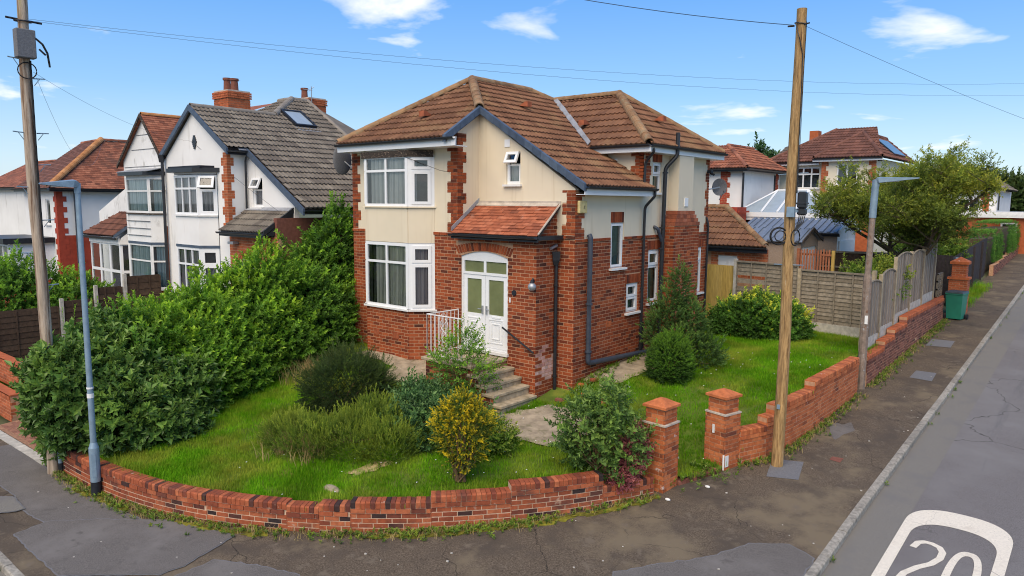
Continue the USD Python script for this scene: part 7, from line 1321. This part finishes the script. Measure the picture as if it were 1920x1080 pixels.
# trees
def tree(name, label, base, height, spreadr, mt, tpl, seed, levels=4, leaf=1.0, per=26, lean=(0, 0), trunk=.12, trunks=1, flat=.5, first=.3, env=None, bark='bark', cat='tree', group=None, rise=.16):
    r = np.random.default_rng(seed); t = thing(name, label, cat, group=group); wood = MB(); tips = []
    def grow(p, d, L, rad, lev):
        n = 4; pts = [p]; dd = d.copy()
        for i in range(n): dd = dd+r.normal(0, .13, 3)+np.array([0, 0, .04]); dd /= np.linalg.norm(dd); pts.append(pts[-1]+dd*L/n)
        if env is not None and lev > 0:
            ok_ = [(((q-np.array(env[:3]))/np.array(env[3:]))**2).sum() < (1.0 if lev > 1 else .82) for q in pts]; m_ = ok_.index(False) if False in ok_ else len(pts)
            if m_ < 2: return
            pts = pts[:m_]; n = m_-1
        wood.tube(pts, np.linspace(rad, rad*.42, n+1), 7 if lev < 2 else 4, cap=False)
        if lev >= 2:
            for q in np.linspace(.25, 1, int(per*(1.0 if lev > 2 else .5))): a = q*n; i = min(int(a), n-1); tips.append((pts[i]+(pts[i+1]-pts[i])*(a-i)+r.normal(0, .05, 3), dd))
        if lev < levels:
            k = 3 if lev == 0 else (4 if lev < 3 else 2)
            for j in range(k):
                q = first+(1-first)*(j+.6)/k if lev == 0 else .35+.65*(j+.5)/k; i = min(int(q*n), n-1); b = pts[i]+(pts[i+1]-pts[i])*(q*n-i); az = r.random()*6.28+j*2.4
                s = np.array([math.cos(az), math.sin(az), 0]); nd = dd*(.55)+s*(.95)*(1 if lev else 1.1); nd[2] = nd[2]*flat+rise+.14*r.random(); nd /= np.linalg.norm(nd); grow(b, nd, L*(.62+.16*r.random()), rad*.52, lev+1)
    for k in range(trunks):
        az = 6.28*k/max(trunks, 1)+r.random(); d = np.array([lean[0]+(.28*math.cos(az) if trunks > 1 else 0), lean[1]+(.28*math.sin(az) if trunks > 1 else 0), 1.0]); d /= np.linalg.norm(d); grow(np.array(base, float)+np.array([.1*math.cos(az), .1*math.sin(az), -.3]), d, height*.48, trunk, 0)
    P = np.array([q[0] for q in tips]); N = np.array([q[1] for q in tips])
    if env is not None: k = (((P-np.array(env[:3]))/np.array(env[3:]))**2).sum(1) < 1.0; P, N = P[k], N[k]
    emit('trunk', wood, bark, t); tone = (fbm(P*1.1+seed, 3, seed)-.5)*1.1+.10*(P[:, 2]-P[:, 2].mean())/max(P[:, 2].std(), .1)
    emit('crown', MB().add(*spread(tpl, P+r.normal(0, .06, P.shape), N*.6+np.array([0, 0, .1]), leaf, r, tone, .25, .7)), mt, t); return t
tree('apple_tree', 'wide spreading apple tree with thin yellowing leaves beside the right hand street lamp', (3.75, 15.6, .8), 6.6, 3, 'tree_leaf', [sprig(r_, 9, .28, .075, .040, 62) for _ in range(6)], 58, levels=4, leaf=1.0, per=27, trunk=.14, trunks=3, flat=.5, env=(3.65, 15.4, 3.85, 3.2, 2.8, 2.75), rise=.24)
r = np.random.default_rng(60)
bush('conifer_tree', 'dark green conifer top showing behind the far roofs right of the corner house', 'tree', [(-16.3, 52, 6.2, 1.7, 1.7, 2.2), (-15.0, 52, 5.6, 1.5, 1.5, 2.0), (-17.8, 52.5, 5.4, 1.4, 1.4, 1.8)], 'conifer_leaf', 22, 4.0, T_HEDGE, 61, 3, rough=.3, upb=.9)
fl = [(-30+9*i+r.normal(0, 2), 205+r.normal(0, 8), 5.0+r.normal(0, .8), 6+r.random()*2, 4, 4.5+1.8*r.random()) for i in range(8)]
for i in range(3): bush('far_tree', ('dark distant tree mass low on the horizon, '+('leftmost of three', 'middle one of three', 'rightmost of three at the photo edge')[i]), 'tree', [(-11+i*7.5+dx, 178+i*3, 5.4+dz, 3.6, 3.2, 3.9) for dx, dz in ((-2.5, -.6), (0, 0), (2.6, -.4))], 'dark_leaf', 6, 9.0, T_HEDGE, 70+i, 2, rough=.35, inner=False)

# ------------------------------------------------------------------ grass, weeds, small things
def instancer(name, protos, P, yaw, sc, label, mt, kind='stuff', tilt=None):
    path = uniq('/World', name); pi = UsdGeom.PointInstancer.Define(stage, path); tg = []
    for i, (v, f, t) in enumerate(protos): pr = emit('tuft', (v, f, t), mt, path); tg.append(pr.GetPath())
    pi.CreatePrototypesRel().SetTargets(tg); n = len(P); pi.CreateProtoIndicesAttr(Vt.IntArray.FromNumpy(rng.integers(0, len(protos), n).astype(np.int32))); pi.CreatePositionsAttr(Vt.Vec3fArray.FromNumpy(P.astype(np.float32)))
    pi.CreateOrientationsAttr(Vt.QuathArray([Gf.Quath(float(math.cos(a/2)), 0, 0, float(math.sin(a/2))) for a in yaw])); pi.CreateScalesAttr(Vt.Vec3fArray.FromNumpy(np.repeat(sc[:, None], 3, 1).astype(np.float32)))
    tag(pi.GetPrim(), label, 'grass', None, kind)
def tuft(r, n=22, h=.075, sp=.055, w=.0065, bend=.5):
    v, f, t = [], [], []
    for i in range(n):
        b = np.append(r.normal(0, sp, 2), -.01); az = r.random()*6.28; d = np.array([math.cos(az), math.sin(az), 0]); s = np.array([-d[1], d[0], 0]); H_ = h*(.5+.8*r.random()); o = bend*r.random()*H_; k = len(v)
        v += [b-s*w/2, b+s*w/2, b+d*o*.35+Z*H_*.6+s*w*.4, b+d*o*.35+Z*H_*.6-s*w*.4, b+d*o+Z*H_]; f += [[k, k+1, k+2], [k, k+2, k+3], [k+3, k+2, k+4]]; t += [r.random()*.75+(.25 if r.random() < .08 else 0)]*5
    return np.array(v), np.array(f), np.array(t)
rg = np.random.default_rng(80); tufts = [tuft(rg) for _ in range(6)]
block = unary_union([sbox(-7.1, -.8, 0, 7.0), sbox(-6.4, -1.28, -3.7, -.7), sbox(-3.0, -2.1, -.4, 0), sbox(-.1, 4, .45, 5.6)])
paths = unary_union([ragged([(-.55, -2.25), (.0, -.9), (1.0, -.8), (1.7, -1.6), (1.3, -2.7), (.2, -2.9)], .09, 7, 2).buffer(-.06), ragged([(.02, .3), (.9, .1), (1.0, 2.2), (1.15, 4.4), (.05, 4.4)], .06, 7, 3).buffer(-.05), ragged([(-3.9, -2.5), (-3.0, -2.3), (-3.0, -.9), (-5.9, -1.3), (-5.9, -1.7), (-4.3, -1.75)], .06, 7, 4).buffer(-.05), ragged([(-.95, -5.75), (-.72, -5.68), (-.55, -5.0), (-.75, -4.95)], .03, 5, 6)])
N_ = 42000; xy = rg.uniform([-7.6, -8.5], [4.6, 9.4], (N_*2, 2)); ok = contains_xy(gard.buffer(-.07), xy[:, 0], xy[:, 1]) & ~contains_xy(block, xy[:, 0], xy[:, 1]) & ~contains_xy(paths, xy[:, 0], xy[:, 1]); xy = xy[ok][:N_]
dn_ = fbm(np.column_stack([xy*.55, np.zeros(len(xy))]), 3, 12); keep = rg.random(len(xy)) < .45+1.1*(dn_-.3); xy = xy[keep]
edge = np.array([gard.exterior.distance(Point(*p)) for p in xy[:0]]) if False else None
instancer('lawn_grass', tufts, np.column_stack([xy, H2(xy[:, 0], xy[:, 1])]), rg.random(len(xy))*6.28, .65+.75*rg.random(len(xy))+.4*np.clip(dn_[keep]-.5, 0, 1), 'short green grass of the corner lawn', 'grass_blade')
xy = rg.uniform([-21, -7.9], [-15.7, -5.0], (5000, 2)); xy2 = rg.uniform([-15.5, -7.8], [-11.8, -3], (5000, 2)); xy = np.vstack([xy, xy2]); instancer('neighbour_grass', tufts, np.column_stack([xy, land(xy[:, 0], xy[:, 1])]), rg.random(len(xy))*6.28, 1.0+.9*rg.random(len(xy)), 'grass of the neighbouring front gardens on the far left', 'grass_blade')
# longer grass against the edges, dry tussocks in the heather
def blades(name, label, P, mt, h, n=16, sp=.06, seed=90, cat='weeds', w=.008, bend=.9):
    r = np.random.default_rng(seed); mb = MB()
    for p in P: v, f, t = tuft(r, n, h*(.6+.8*r.random()), sp, w, bend); mb.add(v+p, f, t)
    q = emit(name, mb, mt, None, kind='stuff'); tag(q, label, cat); return q
P = []
for s in np.arange(.2, WL, .045):
    if rg.random() < .75: p = WP(s); t = WT(s); n = np.array([-t[1], t[0], 0]); q = p+n*(.26+abs(rg.normal(0, .10))); q[2] = H2(q[0], q[1])[0]; P.append(q)
blades('edge_grass', 'longer grass leaning over the coping of the curved wall', P, 'grass_blade', .15, 14, .05, 91)
P = [np.array([x, y, float(H2(x, y)[0])]) for x, y in zip(rg.normal(-2.6, .45, 60), rg.normal(-5.75, .22, 60))]
blades('dry_tussocks', 'straw coloured tussocks along the near edge of the heather', P, 'dry_grass', .26, 16, .05, 92, bend=1.2); P = [np.array([x, y, float(H2(x, y)[0])]) for x, y in zip(rg.normal(-5.9, .3, 30), rg.normal(-3.2, .25, 30))]; blades('dry_stalks', 'brown dead stalks at the foot of the hedge left of the dark shrub', P, 'dry_grass', .35, 14, .08, 93, bend=1.4)
# weeds and moss along the foot of the walls
def footline(fn, tn, L, dens, r, w=.14):
    P, N = [], []
    for s in np.arange(0, L, 1/dens):
        p = fn(s); t = tn(s); n = np.array([t[1], -t[0], 0]); k = fbm(np.array([[s*.8, 3.3, 0]]), 3, 7)[0]
        if r.random() > (k-.22)*1.9: continue
        q = p+n*(abs(r.normal(.03, w))); q[2] = float(G(q[0], q[1])); P.append(q); N.append((n*.5+Z))
    return np.array(P), np.array(N)
rw = np.random.default_rng(95); WEED = [sprig(rw, 8, .06, .05, .020, 62) for _ in range(6)]
for nm, lb, fn, tn, L, dn, sdn in (('wall_weeds', 'dandelions and weeds along the foot of the curved wall', WP, WT, WL, 90, 1), ('wall_weeds', 'weeds along the foot of the orange side wall', SP, ST_, sd[-1], 60, 2), ('wall_weeds', 'straw coloured weeds along the foot of the brown wall', BP, BT_, 10.4, 60, 3)):
    r = np.random.default_rng(sdn); P, N = footline(fn, tn, L, dn, r); mb = MB(); mb.add(*spread(WEED, P, N, 1.0, r, r.normal(0, .2, len(P)), .5, .4)); q = emit(nm, mb, 'weed_leaf', None, kind='stuff'); tag(q, lb, 'weeds')
    P2, _ = footline(fn, tn, L, dn*.7, r, .10); blades('dry_weeds', lb.replace('weeds', 'dry grass stems').replace('dandelions and ', ''), P2, 'dry_grass', .08, 9, .05, 96+sdn, bend=1.5)
ms = MB()
for s in np.arange(.3, WL, .16):
    k = fbm(np.array([[s*.6, 9.1, 0]]), 3, 11)[0]
    if k < .47: continue
    p = WP(s); t = WT(s); n = np.array([t[1], -t[0], 0]); c = p+n*(.10+.10*rw.random()); m = trimesh.creation.icosphere(1, 1.0); v = m.vertices*[.16, .07, .022]*(1+.25*rw.normal(0, 1, (len(m.vertices), 1)))
    v = v[:, :1]*t+v[:, 1:2]*n+v[:, 2:]*Z+c; v[:, 2] += float(G(c[0], c[1])); ms.add(v, m.faces, rw.random())
mat('moss', [(0, (.10, .09, .012)), (1, (.22, .20, .02))], .98, 14, .5, bump=1.0, bscale=60)
q = emit('moss', ms, 'moss', None, kind='stuff'); tag(q, 'yellow green moss cushions on the pavement under the curved wall', 'moss')
P = []; 
for s in np.arange(s_start, s_end, .8):
    if rw.random() < .30: p = np.array([*kerb_line.interpolate(s+.3*rw.random()).coords[0], 0.0]); p[:2] += (np.array([kerb_line.interpolate(s).coords[0][0]-4, 0])*0); p[2] = float(G(*p[:2]))-.11; P += [p+np.append(rw.normal(0, .04, 2), 0) for _ in range(4)]
P = np.array(P); mb = MB(); mb.add(*spread(WEED, P, np.tile([.2, 0, 1.0], (len(P), 1)), 1.0, rw, None, .5, .4)); q = emit('kerb_weeds', mb, 'weed_leaf', None, kind='stuff'); tag(q, 'small green weeds growing out of the kerb joint', 'weeds')
P = np.array([np.array([3.7+.3*rw.normal(), -1.0+.5*rw.normal(), 0]) for _ in range(90)]); P[:, 2] = G(P[:, 0], P[:, 1])+.05; mb = MB(); mb.add(*spread(WEED, P, np.tile([0, 0, 1.0], (90, 1)), 1.3, rw, None, .5, .5)); q = emit('gate_weeds', mb, 'weed_leaf', None, kind='stuff'); tag(q, 'lush weeds filling the gateway between the brick piers', 'weeds')
P = np.array([(x, y, 0) for x, y in zip(rw.uniform(.15, 1.1, 130), rw.uniform(-.6, .5, 130))]+[(x, y, 0) for x, y in zip(rw.uniform(.1, .35, 60), rw.uniform(.5, 3.2, 60))]+[(x, y, 0) for x, y in zip(rw.uniform(.9, 2.3, 90), rw.uniform(-1.6, -.5, 90))]); P[:, 2] = H2(P[:, 0], P[:, 1]); mb = MB(); mb.add(*spread(WEED, P, np.tile([0, 0, 1.0], (len(P), 1)), 1.4, rw, None, .5, .5)); q = emit('path_weeds', mb, 'weed_leaf', None, kind='stuff'); tag(q, 'weeds growing round the broken path at the house corner', 'weeds')
P = np.array([(x, y, 0) for x, y in zip(rw.uniform(4.55, 5.1, 260), rw.uniform(20.2, 27, 260))]); P[:, 2] = G(P[:, 0], P[:, 1]); blades('verge_grass', 'rough green verge beside the dark fence beyond the bin', P, 'grass_blade', .22, 12, .09, 99)
# loose things lying about
for i, (x, y, rz, mt, lb) in enumerate(((.22, .12, 20, 'orange_brick', 'loose pale brick lying against the foot of the grey waste pipe'), (.42, .30, 70, 'porch_brick', 'loose brick standing upright near the waste pipe'), (.05, -.55, 10, 'brown_brick', 'loose red brick beside the drain gully'), (.55, -.25, 40, 'orange_brick', 'half buried brick in the weeds by the house corner'))):
    t = thing('loose_brick', lb, 'brick', (x, y, float(H2(x, y)[0])+.02), rz); emit('brick', MB().cbox(-.11, -.05, 0, .11, .05, .07, .008), mt, t)
bc = trimesh.creation.icosphere(2, 1); t = thing('terracotta_shard', 'rounded red terracotta piece lying in the weeds', 'shard', (1.05, -.35, float(H2(1.05, -.35)[0]))); emit('shard', (bc.vertices*[.14, .11, .09], bc.faces), 'clay_tile', t, smooth=True)
t = thing('lawn_stone', 'pale flat stone half sunk at the edge of the front lawn', 'stone', (-.72, -6.22, float(H2(-.72, -6.22)[0]))); v = bc.vertices*[.20, .10, .07]; v = v*(1+.18*(fbm(v*9, 2, 3)-.5)[:, None]); emit('stone', (v, bc.faces), 'path_concrete', t, smooth=50)
for i, (x, y, lb) in enumerate(((3.72, -2.35, 'white stone lying on the pavement beside the left gate pier'), (4.05, -1.45, 'small pale stone on the pavement in front of the gate step'))):
    t = thing('pebble', lb, 'stone', (x, y, float(G(x, y))+.02)); emit('stone', (bc.vertices*[.05, .03, .025], bc.faces), 'white_paint', t, smooth=True)
fw = MB(); P = rg.uniform([-3, -7], [4.3, 6], (170, 2)); P = P[contains_xy(gard.buffer(-.2), P[:, 0], P[:, 1]) & ~contains_xy(block, P[:, 0], P[:, 1])]
for p in P: z = float(H2(*p)[0])+.07; fw.ob((p[0], p[1], z), (.018, 0, 0), (0, .018, 0), (.004, .004, .008))
q = emit('daisies', fw, 'white_flower', None, kind='stuff'); tag(q, 'tiny white daisies dotted over the lawn', 'flowers')
lt = MB()
for _ in range(230):
    x, y = rw.uniform(-6, 6.3), rw.uniform(-10, 9); 
    if not contains_xy(pave, x, y): continue
    s_ = .012+.02*rw.random(); lt.ob((x, y, float(G(x, y))+.006), (s_, s_*.4, 0), (-s_*.3, s_*.8, 0), (0, 0, s_*.5), rw.random())
q = emit('grit', lt, 'pale_concrete', None, kind='stuff'); tag(q, 'pale grit and litter specks scattered over the pavement', 'grit')
